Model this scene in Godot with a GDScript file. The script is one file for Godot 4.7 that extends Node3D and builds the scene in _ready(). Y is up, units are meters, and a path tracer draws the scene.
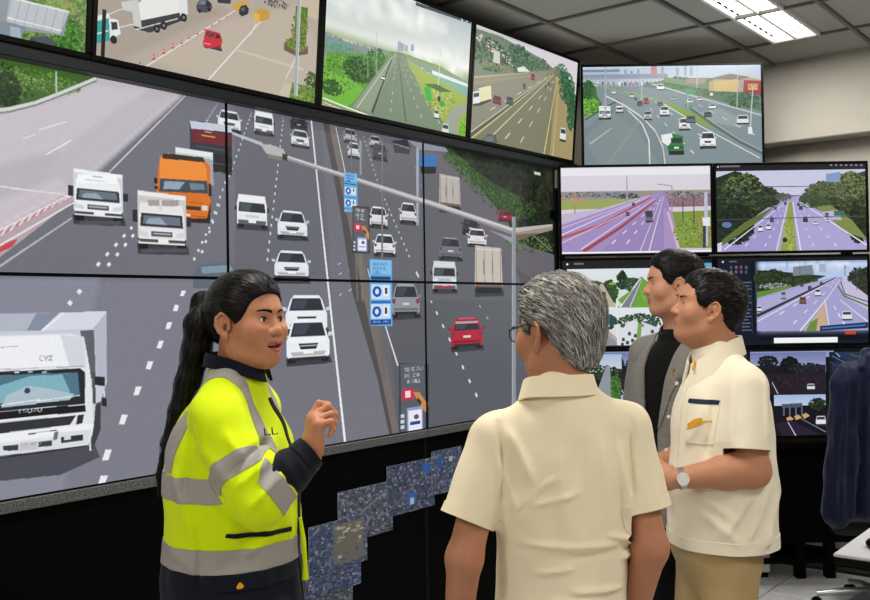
extends Node3D
# A traffic control room: a video wall and displays, four people talking in front of it. Units are metres, y is up.
# The video wall runs along ALONG; OUT points from it into the room. at(s, y, n) gives a place by those axes.
const TURN := 0.67654
const CEIL := 3.02
const WALL_N := -2.77
const CELL := 0.58
var ALONG := Vector3(sin(TURN), 0, -cos(TURN))
var OUT := Vector3(cos(TURN), 0, sin(TURN))
var wall_basis := Basis(Vector3(sin(TURN), 0, -cos(TURN)), Vector3.UP, Vector3(cos(TURN), 0, sin(TURN)))
var used := {}
var rng := RandomNumberGenerator.new()

func _ready() -> void:
	rng.seed = 7
	set_camera_and_light()
	make_materials()
	build_room()
	build_ceiling_lights()
	build_video_wall()
	build_displays()
	build_monitors()
	build_console_corner()
	build_people()

func set_camera_and_light() -> void:
	var cam := Camera3D.new()
	cam.name = "camera"
	add_child(cam)
	cam.position = Vector3(0, 1.565, 0)
	cam.rotation_degrees = Vector3(0.558, 0, -0.865)
	cam.fov = 35.2
	cam.near = 0.05
	cam.far = 60.0
	cam.current = true
	var we := WorldEnvironment.new()
	we.name = "environment"
	var e := Environment.new()
	e.background_mode = Environment.BG_COLOR
	e.background_color = Color(0, 0, 0)
	e.tonemap_mode = Environment.TONE_MAPPER_LINEAR
	e.tonemap_exposure = 1.0
	e.sdfgi_enabled = true
	e.ssao_enabled = true
	e.ssil_enabled = true
	we.environment = e
	add_child(we)

# ---------------------------------------------------------------- helpers
func at(s: float, y: float, n: float) -> Vector3:
	return ALONG * s + OUT * n + Vector3(0, y, 0)

func numbered(called: String) -> String:
	var k: int = used.get(called, 0)
	used[called] = k + 1
	return called if k == 0 else "%s_%03d" % [called, k]

func tag(o: Node, label: String, category: String, group := "") -> void:
	o.set_meta("label", label)
	o.set_meta("category", category)
	if group:
		o.set_meta("group", group)

func thing(called: String, label: String, category: String, where: Vector3, b := Basis(), group := "") -> Node3D:
	var o := Node3D.new()
	o.name = numbered(called)
	add_child(o, true)
	o.transform = Transform3D(b, where)
	tag(o, label, category, group)
	return o

func structure(called: String, mesh: Mesh, m: Material, t := Transform3D()) -> MeshInstance3D:
	var o := MeshInstance3D.new()
	o.name = called
	o.mesh = mesh
	o.material_override = m
	o.transform = t
	add_child(o, true)
	o.set_meta("kind", "structure")
	return o

func part(called: String, mesh: Mesh, m: Material, parent: Node, where := Vector3.ZERO, b := Basis()) -> MeshInstance3D:
	var o := MeshInstance3D.new()
	o.name = called
	o.mesh = mesh
	o.material_override = m
	o.transform = Transform3D(b, where)
	parent.add_child(o, true)
	return o

func st_new() -> SurfaceTool:
	var st := SurfaceTool.new()
	st.begin(Mesh.PRIMITIVE_TRIANGLES)
	return st

func tri(st: SurfaceTool, a: Vector3, b: Vector3, c: Vector3, n: Vector3) -> void:
	var list := [a, b, c] if (b - a).cross(c - a).dot(n) < 0.0 else [a, c, b]
	for v in list:
		st.set_normal(n)
		st.add_vertex(v)

func quad(st: SurfaceTool, a: Vector3, b: Vector3, c: Vector3, d: Vector3, n: Vector3) -> void:
	tri(st, a, b, c, n)
	tri(st, a, c, d, n)

# a box with chamfered edges
func add_box(st: SurfaceTool, mid: Vector3, size: Vector3, bevel := 0.004, b := Basis()) -> void:
	var h := size * 0.5
	var e := minf(bevel, minf(h.x, minf(h.y, h.z)) * 0.9)
	var pick := func(sx: float, sy: float, sz: float, face: int) -> Vector3:
		var q := Vector3(sx * (h.x - e), sy * (h.y - e), sz * (h.z - e))
		q[face] = [sx * h.x, sy * h.y, sz * h.z][face]
		return mid + b * q
	for f in 3:
		for sg in [-1.0, 1.0]:
			var n := Vector3.ZERO
			n[f] = sg
			var cs := []
			for uv in [[-1.0, -1.0], [1.0, -1.0], [1.0, 1.0], [-1.0, 1.0]]:
				var q := Vector3.ZERO
				q[f] = sg
				q[(f + 1) % 3] = uv[0]
				q[(f + 2) % 3] = uv[1]
				cs.append(pick.call(q.x, q.y, q.z, f))
			quad(st, cs[0], cs[1], cs[2], cs[3], b * n)
	if e < 0.0004:
		return
	for f in 3:
		var g := (f + 1) % 3
		var k := (f + 2) % 3
		for s1 in [-1.0, 1.0]:
			for s2 in [-1.0, 1.0]:
				var n := Vector3.ZERO
				n[f] = s1
				n[g] = s2
				var cs := []
				for w in [[-1.0, f], [1.0, f], [1.0, g], [-1.0, g]]:
					var q := Vector3.ZERO
					q[f] = s1
					q[g] = s2
					q[k] = w[0]
					cs.append(pick.call(q.x, q.y, q.z, w[1]))
				quad(st, cs[0], cs[1], cs[2], cs[3], b * n.normalized())
	for sx in [-1.0, 1.0]:
		for sy in [-1.0, 1.0]:
			for sz in [-1.0, 1.0]:
				tri(st, pick.call(sx, sy, sz, 0), pick.call(sx, sy, sz, 1), pick.call(sx, sy, sz, 2), b * Vector3(sx, sy, sz).normalized())

func box(size: Vector3, bevel := 0.004) -> ArrayMesh:
	var st := st_new()
	add_box(st, Vector3.ZERO, size, bevel)
	return st.commit()

# a flat panel in the xy plane facing +z, uv 0..1 over the given part of the texture
func panel_quad(w: float, h: float, u0 := 0.0, v0 := 0.0, u1 := 1.0, v1 := 1.0) -> ArrayMesh:
	var st := st_new()
	var c := [[-0.5, 0.5, u0, v0], [0.5, 0.5, u1, v0], [0.5, -0.5, u1, v1], [-0.5, 0.5, u0, v0], [0.5, -0.5, u1, v1], [-0.5, -0.5, u0, v1]]
	for q in c:
		st.set_normal(Vector3(0, 0, 1))
		st.set_uv(Vector2(q[2], q[3]))
		st.add_vertex(Vector3(q[0] * w, q[1] * h, 0))
	return st.commit()

# a frame of four bars round an opening of w x h
func frame_mesh(w: float, h: float, bar: float, deep: float, bevel := 0.002, bottom := -1.0) -> ArrayMesh:
	var st := st_new()
	var bb := bar if bottom < 0.0 else bottom
	add_box(st, Vector3(0, h * 0.5 + bar * 0.5, 0), Vector3(w + 2 * bar, bar, deep), bevel)
	add_box(st, Vector3(0, -h * 0.5 - bb * 0.5, 0), Vector3(w + 2 * bar, bb, deep), bevel)
	add_box(st, Vector3(-w * 0.5 - bar * 0.5, 0, 0), Vector3(bar, h, deep), bevel)
	add_box(st, Vector3(w * 0.5 + bar * 0.5, 0, 0), Vector3(bar, h, deep), bevel)
	return st.commit()

# a round tube through points; radii may differ
func add_tube(st: SurfaceTool, pts: Array, radii: Array, sides := 10, caps := true) -> void:
	var rings := []
	var prev := Vector3.ZERO
	for i in pts.size():
		var d: Vector3 = (pts[mini(i + 1, pts.size() - 1)] - pts[maxi(i - 1, 0)]).normalized()
		var u := prev - d * prev.dot(d)
		if u.length() < 0.1:
			u = d.cross(Vector3.UP if absf(d.y) < 0.9 else Vector3.RIGHT)
		u = u.normalized()
		prev = u
		var w := d.cross(u)
		var ring := []
		for k in sides:
			var a := TAU * k / sides
			ring.append([pts[i] + (u * cos(a) + w * sin(a)) * radii[mini(i, radii.size() - 1)], u * cos(a) + w * sin(a)])
		rings.append(ring)
	for i in pts.size() - 1:
		for k in sides:
			var l := (k + 1) % sides
			smooth_quad(st, rings[i][k], rings[i][l], rings[i + 1][l], rings[i + 1][k])
	if caps:
		for e in [0, pts.size() - 1]:
			var d: Vector3 = (pts[0] - pts[1]).normalized() if e == 0 else (pts[e] - pts[e - 1]).normalized()
			for k in sides:
				tri(st, pts[e], rings[e][k][0], rings[e][(k + 1) % sides][0], d)

func smooth_tri(st: SurfaceTool, a: Array, b: Array, c: Array) -> void:
	var n: Vector3 = a[1] + b[1] + c[1]
	var list := [a, b, c] if (b[0] - a[0]).cross(c[0] - a[0]).dot(n) < 0.0 else [a, c, b]
	for v in list:
		st.set_normal(v[1])
		st.add_vertex(v[0])

func smooth_quad(st: SurfaceTool, a: Array, b: Array, c: Array, d: Array) -> void:
	smooth_tri(st, a, b, c)
	smooth_tri(st, a, c, d)

# ---------------------------------------------------------------- materials
var M := {}

func mat(c: Color, rough := 0.7, metal := 0.0, spec := 0.5) -> StandardMaterial3D:
	var m := StandardMaterial3D.new()
	m.albedo_color = c
	m.roughness = rough
	m.metallic = metal
	m.metallic_specular = spec
	return m

func speckle(seed_: int, freq: float, lo: Color, hi: Color, size := 256) -> ImageTexture:
	var fn := FastNoiseLite.new()
	fn.seed = seed_
	fn.noise_type = FastNoiseLite.TYPE_SIMPLEX
	fn.frequency = freq
	fn.fractal_octaves = 4
	var im := Image.create_empty(size, size, false, Image.FORMAT_RGB8)
	var src := fn.get_seamless_image(size, size)
	for y in size:
		for x in size:
			im.set_pixel(x, y, lo.lerp(hi, src.get_pixel(x, y).r))
	return ImageTexture.create_from_image(im)

func grained(c: Color, amount: float, freq: float, scale: float, rough := 0.8, world := true) -> StandardMaterial3D:
	var m := mat(Color.WHITE, rough)
	m.albedo_texture = speckle(int(freq * 1000) + int(scale * 10), freq, c.darkened(amount), c.lightened(amount * 0.6))
	m.uv1_triplanar = true
	m.uv1_world_triplanar = world
	m.uv1_scale = Vector3.ONE * scale
	return m

# woven cloth: fine thread texture, optional relief
func cloth(c: Color, amount := 0.06, scale := 9.0, rough := 0.9, sheen := 0.2, weave := 0.5) -> StandardMaterial3D:
	var n := 128
	var im := Image.create_empty(n, n, false, Image.FORMAT_RGB8)
	var r := RandomNumberGenerator.new()
	r.seed = int(c.r * 999 + c.b * 77)
	var rows := PackedFloat32Array()
	var cols := PackedFloat32Array()
	for i in n:
		rows.append(r.randf_range(-1, 1))
		cols.append(r.randf_range(-1, 1))
	for y in n:
		for x in n:
			var v := (rows[y] * 0.3 + cols[x] * 0.3) * amount + ((1.0 if (x + y) % 2 == 0 else -1.0) * amount * weave)
			im.set_pixel(x, y, Color(c.r * (1 + v), c.g * (1 + v), c.b * (1 + v)))
	var m := mat(Color.WHITE, rough, 0.0, 0.3)
	m.albedo_texture = ImageTexture.create_from_image(im)
	m.uv1_triplanar = true
	m.uv1_scale = Vector3.ONE * scale * 1.6
	if sheen > 0.0:
		m.rim_enabled = true
		m.rim = sheen
		m.rim_tint = 0.6
	return m

func make_materials() -> void:
	M.wall = grained(Color(0.71, 0.69, 0.65), 0.03, 0.03, 0.7, 0.9)
	M.ceiling = grained(Color(0.70, 0.69, 0.67), 0.10, 0.16, 3.0, 0.95)
	M.bar = mat(Color(0.42, 0.41, 0.40), 0.6)
	M.bar_bright = mat(Color(0.8, 0.8, 0.78), 0.35, 0.6)
	M.floor_tile = grained(Color(0.82, 0.82, 0.82), 0.04, 0.05, 1.5, 0.45)
	M.floor_gap = mat(Color(0.12, 0.12, 0.12), 0.9)
	M.black = mat(Color(0.02, 0.02, 0.022), 0.6, 0.0, 0.2)
	M.black_gloss = mat(Color(0.015, 0.015, 0.017), 0.4, 0.0, 0.2)
	M.black_panel = mat(Color(0.015, 0.015, 0.017), 0.6, 0.0, 0.15)
	M.slate = mat(Color(0.10, 0.115, 0.125), 0.55, 0.0, 0.25)
	M.granite = grained(Color(0.17, 0.17, 0.167), 1.0, 0.16, 4.0, 0.45)
	M.aluminium = mat(Color(0.72, 0.73, 0.74), 0.35, 0.8)
	M.white_plastic = mat(Color(0.85, 0.85, 0.84), 0.4)
	M.desk_top = mat(Color(0.86, 0.86, 0.87), 0.35)
	M.dark_plastic = mat(Color(0.06, 0.06, 0.064), 0.5, 0.0, 0.25)
	M.chair_cloth = grained(Color(0.055, 0.056, 0.06), 0.3, 0.3, 6.0, 0.9)
	M.jacket_navy = cloth(Color(0.05, 0.078, 0.20), 0.05, 7.0, 0.6, 0.25)
	M.led = mat(Color(0.9, 0.9, 0.9), 0.5)

# ---------------------------------------------------------------- the room
func build_room() -> void:
	var mid_s := 1.3
	var mid_n := 0.29
	var f := structure("floor", box(Vector3(9.4, 0.1, 7.2), 0.0), M.floor_gap, Transform3D(wall_basis, at(mid_s, -0.078, mid_n)))
	var tm := box(Vector3(0.594, 0.026, 0.594), 0.003)
	for i in 15:
		for j in 11:
			part("floor_tile", tm, M.floor_tile, f, Vector3((5.45 - 0.6 * i) - mid_s, 0.065, (-2.74 + 0.6 * j) - mid_n))
	structure("wall_left", box(Vector3(9.4, 3.3, 0.15), 0.0), M.wall, Transform3D(wall_basis, at(mid_s, 1.6, -3.2)))
	structure("wall_right", box(Vector3(9.4, 3.3, 0.15), 0.0), M.wall, Transform3D(wall_basis, at(mid_s, 1.6, 3.72)))
	structure("wall_back", box(Vector3(0.15, 3.3, 7.2), 0.0), M.wall, Transform3D(wall_basis, at(5.99, 1.6, mid_n)))
	structure("wall_front", box(Vector3(0.15, 3.3, 7.2), 0.0), M.wall, Transform3D(wall_basis, at(-3.3, 1.6, mid_n)))
	structure("trim_1", box(Vector3(0.17, 0.5, 6.9), 0.006), M.wall, Transform3D(wall_basis, at(5.842, 2.79, mid_n)))
	structure("baseboard_back", box(Vector3(0.02, 0.1, 6.9), 0.004), M.black, Transform3D(wall_basis, at(5.9, 0.05, mid_n)))
	# the suspended ceiling: a slab, tiles laid in a grid of bars
	var c := structure("ceiling", box(Vector3(9.4, 0.1, 7.2), 0.0), M.black, Transform3D(wall_basis, at(mid_s, CEIL + 0.16, mid_n)))
	var base := at(mid_s, CEIL + 0.16, mid_n)
	var tile := box(Vector3(CELL - 0.022, 0.016, CELL - 0.022), 0.003)
	var filler := box(Vector3(CELL - 0.022, 0.016, 0.135), 0.003)
	for k in range(-1, 16):
		for j in range(-2, 10):
			var s := 4.99 - CELL * k
			var n := -1.675 + CELL * j
			var q := at(s, CEIL + 0.010, n) - base
			var l := Vector3(q.dot(ALONG), q.y, q.dot(OUT))
			if is_light_cell(k, j):
				part("ceiling_tile", filler, M.ceiling, c, l + Vector3(0, 0, -0.207))
				part("ceiling_tile", filler, M.ceiling, c, l + Vector3(0, 0, 0.207))
			else:
				part("ceiling_tile", tile, M.ceiling, c, l)
	for j in range(-2, 11):
		var n := -1.965 + CELL * j
		part("grid_bar", box(Vector3(9.2, 0.02, 0.020), 0.002), M.bar, c, Vector3(0, CEIL - 0.002 - base.y, n - mid_n))
	for k in range(-1, 17):
		part("grid_bar", box(Vector3(0.018, 0.018, 6.9), 0.002), M.bar, c, Vector3(5.28 - CELL * k - mid_s, CEIL - 0.001 - base.y, 0))

func is_light_cell(k: int, j: int) -> bool:
	return k in [0, 1, 5, 6, 10, 11] and j in [0, 4]

func build_ceiling_lights() -> void:
	var glow := mat(Color(0.95, 0.95, 0.95), 0.6)
	glow.emission_enabled = true
	glow.emission = Color(1.0, 0.985, 0.96)
	glow.emission_energy_multiplier = 5.0
	var where := {0: "near the back wall", 5: "over the middle of the room", 10: "toward the rear of the room"}
	var side := {0: "in the video wall row", 4: "in the middle row"}
	for k in [0, 5, 10]:
		for j in [0, 4]:
			var s: float = 4.99 - CELL * k - CELL * 0.5
			var n: float = -1.675 + CELL * j
			var p := at(s, CEIL, n)
			var t := thing("ceiling_light", "twin strip ceiling light %s, %s" % [where[k], side[j]], "ceiling light", p, wall_basis, "twin strip ceiling lights")
			part("frame", frame_mesh(1.13, 0.226, 0.018, 0.03, 0.003), M.white_plastic, t, Vector3(0, 0.004, 0), Basis(Vector3.RIGHT, PI / 2))
			part("housing", box(Vector3(1.15, 0.02, 0.25), 0.002), M.white_plastic, t, Vector3(0, 0.05, 0))
			part("divider", box(Vector3(1.13, 0.03, 0.014), 0.003), M.white_plastic, t, Vector3(0, 0.006, 0))
			for e in [-1, 1]:
				part("light_strip", box(Vector3(1.125, 0.006, 0.1), 0.001), glow, t, Vector3(0, 0.028, e * 0.058))
				var st := st_new()
				for i in 14:
					add_box(st, Vector3(-0.525 + i * 0.0808, 0.016, e * 0.058), Vector3(0.004, 0.016, 0.1), 0.0)
				part("louvre", st.commit(), M.white_plastic, t)
			var a := AreaLight3D.new()
			a.name = "tube_light"
			a.area_size = Vector2(1.1, 0.2)
			a.light_color = Color(1.0, 0.985, 0.96)
			a.light_energy = LAMP
			a.area_range = 14.0
			a.shadow_enabled = true
			t.add_child(a)
			a.transform = Transform3D(Basis(Vector3.RIGHT, -PI / 2), Vector3(0, -0.014, 0))

const LAMP := 3.1

# ---------------------------------------------------------------- screens
func screen_material(im: Image, gain := 1.0) -> StandardMaterial3D:
	var m := mat(Color(0.012, 0.012, 0.014), 0.35, 0.0, 0.35)
	m.emission_enabled = true
	m.emission_texture = ImageTexture.create_from_image(im)
	m.emission_energy_multiplier = gain
	m.texture_repeat = false
	return m

# the light a screen throws into the room: as large as its picture, in the picture's mean colour
func screen_light(t: Node3D, im: Image, part_of: Rect2i, w: float, h: float, mid: Vector3) -> void:
	var one := im.get_region(part_of)
	one.resize(1, 1, Image.INTERPOLATE_LANCZOS)
	var c := one.get_pixel(0, 0)
	var lin := c.srgb_to_linear()
	var lum := maxf(0.02, maxf(lin.r, maxf(lin.g, lin.b)))
	var a := AreaLight3D.new()
	a.name = "screen_light"
	a.area_size = Vector2(w * 0.98, h * 0.98)
	a.light_color = Color(lin.r / lum, lin.g / lum, lin.b / lum).linear_to_srgb()
	a.light_energy = lum * w * h / PI
	a.area_range = 14.0
	a.shadow_enabled = true
	t.add_child(a)
	a.transform = Transform3D(Basis(Vector3.UP, PI), mid + Vector3(0, 0, 0.012))

func build_video_wall() -> void:
	var im := paint_wall()
	var look := screen_material(im)
	var s0 := 1.095
	var pw := 1.141
	var ph := 0.677
	var top := 2.367
	var words := [
		["upper left panel of the video wall showing white and orange trucks", "upper middle panel of the video wall showing the lamp arm and white vans", "upper right panel of the video wall showing dark trees beside the road"],
		["lower left panel of the video wall showing a large white truck cab", "lower middle panel of the video wall showing blue roadside banners", "lower right panel of the video wall showing a small red car"]]
	for r in 2:
		for c in 3:
			var t := thing("video_wall_panel", words[r][c], "display panel", at(s0 + pw * (c + 0.5), top - ph * (r + 1), WALL_N), wall_basis, "panels of the video wall")
			var e := 0.005
			part("screen", panel_quad(pw - 2 * e, ph - 2 * e, c / 3.0, r / 2.0, (c + 1) / 3.0, (r + 1) / 2.0), look, t, Vector3(0, ph * 0.5, 0.0))
			screen_light(t, im, Rect2i(c * im.get_width() / 3, r * im.get_height() / 2, im.get_width() / 3, im.get_height() / 2), pw, ph, Vector3(0, ph * 0.5, 0))
			part("bezel", frame_mesh(pw - 2 * e - 0.001, ph - 2 * e - 0.001, e, 0.02, 0.001), M.black_gloss, t, Vector3(0, ph * 0.5, -0.007))
			part("back_cover", box(Vector3(pw - 0.02, ph - 0.02, 0.08), 0.006), M.dark_plastic, t, Vector3(0, ph * 0.5, -0.06))
	# the plinth under the wall, its stone strip and the band over the picture
	var words2 := ["black plinth panel at the left under the video wall", "black plinth panel in the middle under the video wall, with map sheets", "black plinth panel at the right under the video wall"]
	for c in 3:
		var t := thing("plinth_panel", words2[c], "panel", at(s0 + pw * (c + 0.5), 0, WALL_N - 0.012), wall_basis, "plinth panels under the video wall")
		part("board", box(Vector3(pw - 0.022, 0.972, 0.03), 0.003), M.black_panel, t, Vector3(0, 0.486, -0.015))
		for e in [-1, 1]:
			part("edge_strip", box(Vector3(0.008, 0.972, 0.034), 0.002), M.dark_plastic, t, Vector3(e * (pw * 0.5 - 0.006), 0.486, -0.014))
	for c in 3:
		var st := part("dummy", box(Vector3(pw - 0.004, 0.036, 0.05), 0.003), M.granite, self, at(s0 + pw * (c + 0.5), 0.994, WALL_N - 0.017), wall_basis)
		st.name = numbered("stone_strip")
		tag(st, ["speckled grey stone strip under the lower left screen panel", "speckled grey stone strip under the lower middle screen panel", "speckled grey stone strip under the lower right screen panel"][c], "strip", "stone strips under the video wall")
	structure("trim_2", box(Vector3(3.62, 0.042, 0.05), 0.003), M.slate, Transform3D(wall_basis, at(s0 + 1.79, 2.354, WALL_N + 0.027)))
	var strip := part("edge_trim", box(Vector3(0.012, 1.40, 0.06), 0.002), M.aluminium, self, at(s0 + 3 * pw + 0.012, 1.69, WALL_N - 0.02), wall_basis)
	tag(strip, "thin metal trim along the right end of the video wall", "trim")
	build_map_sheets()

func build_map_sheets() -> void:
	var spots := [[3.411, 0.903, 3.64, 0.70], [3.10, 0.877, 3.43, 0.654], [2.797, 0.812, 3.137, 0.594], [2.625, 0.70, 2.966, 0.50], [2.60, 0.57, 2.927, 0.41], [2.57, 0.491, 2.877, 0.331]]
	var words := ["uppermost aerial map sheet, half hidden by the man in cream", "aerial map sheet with blue roofs, second from the top", "aerial map sheet with the curving road, third from the top", "aerial map sheet with the pale yard of buildings, fourth from the top", "aerial map sheet second from the bottom, beside the woman's jacket", "lowest aerial map sheet with a green patch, beside the woman"]
	var tones := [Color(0.24, 0.30, 0.44), Color(0.22, 0.27, 0.40), Color(0.29, 0.32, 0.40), Color(0.23, 0.29, 0.44), Color(0.22, 0.28, 0.44), Color(0.27, 0.30, 0.36)]
	for i in spots.size():
		var q: Array = spots[i]
		var w: float = q[2] - q[0]
		var h: float = q[1] - q[3]
		var m := mat(Color.WHITE, 0.7)
		m.albedo_texture = ImageTexture.create_from_image(paint_map(i, tones[i]))
		var t := thing("map_sheet", words[i], "map", at(q[0] + w * 0.5, q[3], WALL_N - 0.0086 + 0.0022 * ((5 - i) % 3)), wall_basis, "aerial map sheets on the plinth")
		part("print", panel_quad(w, h), m, t, Vector3(0, h * 0.5, 0.0016))
		part("paper", box(Vector3(w, h, 0.0012), 0.0), M.white_plastic, t, Vector3(0, h * 0.5, 0.0008))

func display(called: String, label: String, w: float, h: float, bar: float, where: Vector3, b: Basis, im: Image, group: String, gain := 1.0) -> Node3D:
	var t := thing(called, label, "display" if called == "wall_display" else "monitor", where, b, group)
	part("screen", panel_quad(w - 2 * bar, h - 2 * bar), screen_material(im, gain), t, Vector3(0, h * 0.5, 0.001))
	screen_light(t, im, Rect2i(Vector2i.ZERO, im.get_size()), w - 2 * bar, h - 2 * bar, Vector3(0, h * 0.5, 0))
	part("frame", frame_mesh(w - 2 * bar, h - 2 * bar, bar, 0.02, 0.002), M.black_gloss, t, Vector3(0, h * 0.5, -0.004))
	part("back_cover", box(Vector3(w - 0.03, h - 0.03, 0.05), 0.008), M.dark_plastic, t, Vector3(0, h * 0.5, -0.036))
	part("mount", box(Vector3(0.2, 0.2, 0.06), 0.004), M.black, t, Vector3(0, h * 0.5, -0.09))
	return t

func build_displays() -> void:
	var up := (Vector3.UP * 0.5705 + OUT * 0.05).normalized()
	var b := Basis(ALONG, up, ALONG.cross(up))
	var words := ["wall display at the far left top corner showing a roof and shrubs", "upper wall display showing a red car, cones and a white tanker truck", "upper wall display showing a green highway under a cloudy sky", "upper wall display showing a wide olive grey highway and hillside houses"]
	var ims := [paint_roof(), paint_toll(), paint_green_road(), paint_hill_road()]
	for i in 4:
		display("wall_display", words[i], 0.995, 0.578, 0.018, at(1.155 + 0.997 * i, 2.372, WALL_N + 0.055), b, ims[i], "displays over the video wall")
	display("wall_display", "wall display facing the camera showing a toll plaza and green truck", 1.0, 0.585, 0.013, Vector3(1.316, 2.306, -5.17), Basis(), paint_plaza(), "displays over the video wall")

func build_monitors() -> void:
	var ims := [paint_violet_bridge(), paint_tree_road(), paint_quad_view(), paint_ramp_view(), paint_dim_view(false), paint_dim_view(true)]
	var words := ["monitor showing a violet bridge road with red kerbs", "monitor showing a tree lined highway with a green median", "monitor showing four road pictures, behind the man in the grey jacket", "monitor showing a curved highway beside a list of text", "monitor lowest in its column, half hidden behind the men", "monitor with dark evening pictures above the hanging navy jacket"]
	var k := 0
	for r in 3:
		for c in 2:
			display("monitor", words[k], 0.834, 0.493, 0.014, Vector3(1.092 + 0.838 * c, [1.838, 1.336, 0.842][r], -5.1 + 0.0 * r), Basis(), ims[k], "stacked monitors on the steel rack")
			k += 1
	var t := thing("monitor_rack", "black steel rack on the console desk behind the stacked monitors", "rack", Vector3(1.5, 0.8075, -5.275))
	for x in [-0.80, 0.0, 0.80]:
		part("post", box(Vector3(0.05, 1.42, 0.05), 0.004), M.black, t, Vector3(x, 0.71, 0))
	for y in [0.25, 0.75, 1.27]:
		part("rail", box(Vector3(1.75, 0.05, 0.024), 0.004), M.black, t, Vector3(0.0, y, 0.038))

# ---------------------------------------------------------------- the corner under and beside the monitors
func build_console_corner() -> void:
	var t := thing("console_desk", "black skirted console desk standing under the stacked monitors", "desk", Vector3(1.5, 0, -5.42))
	part("worktop", box(Vector3(1.72, 0.035, 0.5), 0.004), M.black, t, Vector3(0.10, 0.79, 0.02))
	part("skirt_panel", box(Vector3(1.68, 0.52, 0.02), 0.003), M.black_panel, t, Vector3(0.10, 0.51, 0.2))
	for x in [-0.68, 0.56, 0.73]:
		part("leg", box(Vector3(0.055, 0.78, 0.055), 0.004), M.black, t, Vector3(x, 0.39, 0.0))
	part("foot_rail", box(Vector3(1.4, 0.03, 0.05), 0.004), M.black, t, Vector3(0.03, 0.10, 0.0))
	var pc := thing("computer_case", "white computer case on the floor under the console desk", "computer", Vector3(1.80, 0, -5.62))
	part("case", box(Vector3(0.19, 0.36, 0.40), 0.008), M.white_plastic, pc, Vector3(0, 0.21, 0))
	part("plinth", box(Vector3(0.17, 0.03, 0.38), 0.004), M.black, pc, Vector3(0, 0.015, 0))
	part("drive_slot", box(Vector3(0.14, 0.012, 0.006), 0.002), M.dark_plastic, pc, Vector3(0, 0.34, 0.201))
	# the white desk at the right edge
	var d := thing("white_desk", "white topped desk with dark edge at the lower right", "desk", at(3.255, 0, -0.945), wall_basis)
	part("desk_top", box(Vector3(1.4, 0.012, 0.7), 0.003), M.desk_top, d, Vector3(0.7, 0.734, 0.35))
	part("edge", box(Vector3(1.396, 0.024, 0.696), 0.003), M.dark_plastic, d, Vector3(0.7, 0.716, 0.35))
	for x in [0.09, 1.31]:
		for z in [0.3, 0.64]:
			part("leg", box(Vector3(0.05, 0.704, 0.04), 0.004), M.dark_plastic, d, Vector3(x, 0.352, z))
	var mouse := thing("computer_mouse", "black computer mouse on the white desk", "mouse", Vector3(1.475, 0.7425, -3.165), Basis(Vector3.UP, 0.4))
	var f := Field.new()
	f.ball(Vector3(0, 0.012, 0), Vector3(0.033, 0.024, 0.055), 0.004)
	part("shell", to_mesh(f.mesh(0.004)), M.black_gloss, mouse)
	part("wheel", box(Vector3(0.007, 0.012, 0.016), 0.002), M.dark_plastic, mouse, Vector3(0, 0.033, 0.032))
	# chairs
	var c1 := office_chair("office_chair", "black office chair with a navy jacket over its back", Vector3(2.22, 0, -4.80), 2.9, 1.22, false)
	office_chair("office_chair", "dark office chair at the near side of the white desk", at(2.94, 0, -0.50), -0.75, 0.96)
	build_jacket()

func office_chair(called: String, label: String, where: Vector3, turn: float, back_top: float, arms := true) -> Node3D:
	var t := thing(called, label, "chair", where, Basis(Vector3.UP, turn), "office chairs")
	var f := Field.new()
	f.slab(Vector3(0, 0.46, 0), Vector3(0.24, 0.035, 0.23), 0.03)
	part("seat", to_mesh(f.mesh(0.014)), M.chair_cloth, t)
	f = Field.new()
	var mid := (0.56 + back_top) * 0.5
	f.slab(Vector3(0, mid, -0.25), Vector3(0.21, (back_top - 0.56) * 0.5, 0.025), 0.03, Basis(Vector3.RIGHT, -0.09))
	part("backrest", to_mesh(f.mesh(0.014)), M.chair_cloth, t)
	var st := st_new()
	add_tube(st, [Vector3(0, 0.42, -0.1), Vector3(0, 0.44, -0.25), Vector3(0, 0.70, -0.28)], [0.02, 0.02, 0.018], 8)
	part("back_bar", st.commit(), M.dark_plastic, t)
	st = st_new()
	add_tube(st, [Vector3(0, 0.08, 0), Vector3(0, 0.3, 0), Vector3(0, 0.43, 0)], [0.028, 0.028, 0.02], 12)
	part("column", st.commit(), M.dark_plastic, t)
	for s in [-1, 1] if arms else []:
		st = st_new()
		add_tube(st, [Vector3(s * 0.2, 0.44, 0.02), Vector3(s * 0.29, 0.46, 0.02), Vector3(s * 0.29, 0.65, 0.0)], [0.014], 8)
		part("arm_bar", st.commit(), M.dark_plastic, t)
		f = Field.new()
		f.slab(Vector3(s * 0.29, 0.668, 0.0), Vector3(0.038, 0.014, 0.13), 0.012)
		part("armrest", to_mesh(f.mesh(0.008)), M.dark_plastic, t)
	for k in 5:
		var a := TAU * k / 5.0 + 0.3
		var o := Vector3(sin(a), 0, cos(a))
		st = st_new()
		add_tube(st, [Vector3(0, 0.10, 0), o * 0.15 + Vector3(0, 0.095, 0), o * 0.29 + Vector3(0, 0.075, 0)], [0.026, 0.022, 0.014], 8)
		part("base_arm", st.commit(), M.aluminium, t)
		st = st_new()
		var side := Vector3(o.z, 0, -o.x)
		add_tube(st, [o * 0.29 + side * 0.022 + Vector3(0, 0.028, 0), o * 0.29 - side * 0.022 + Vector3(0, 0.028, 0)], [0.028], 12)
		part("caster", st.commit(), M.black, t)
	return t

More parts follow.
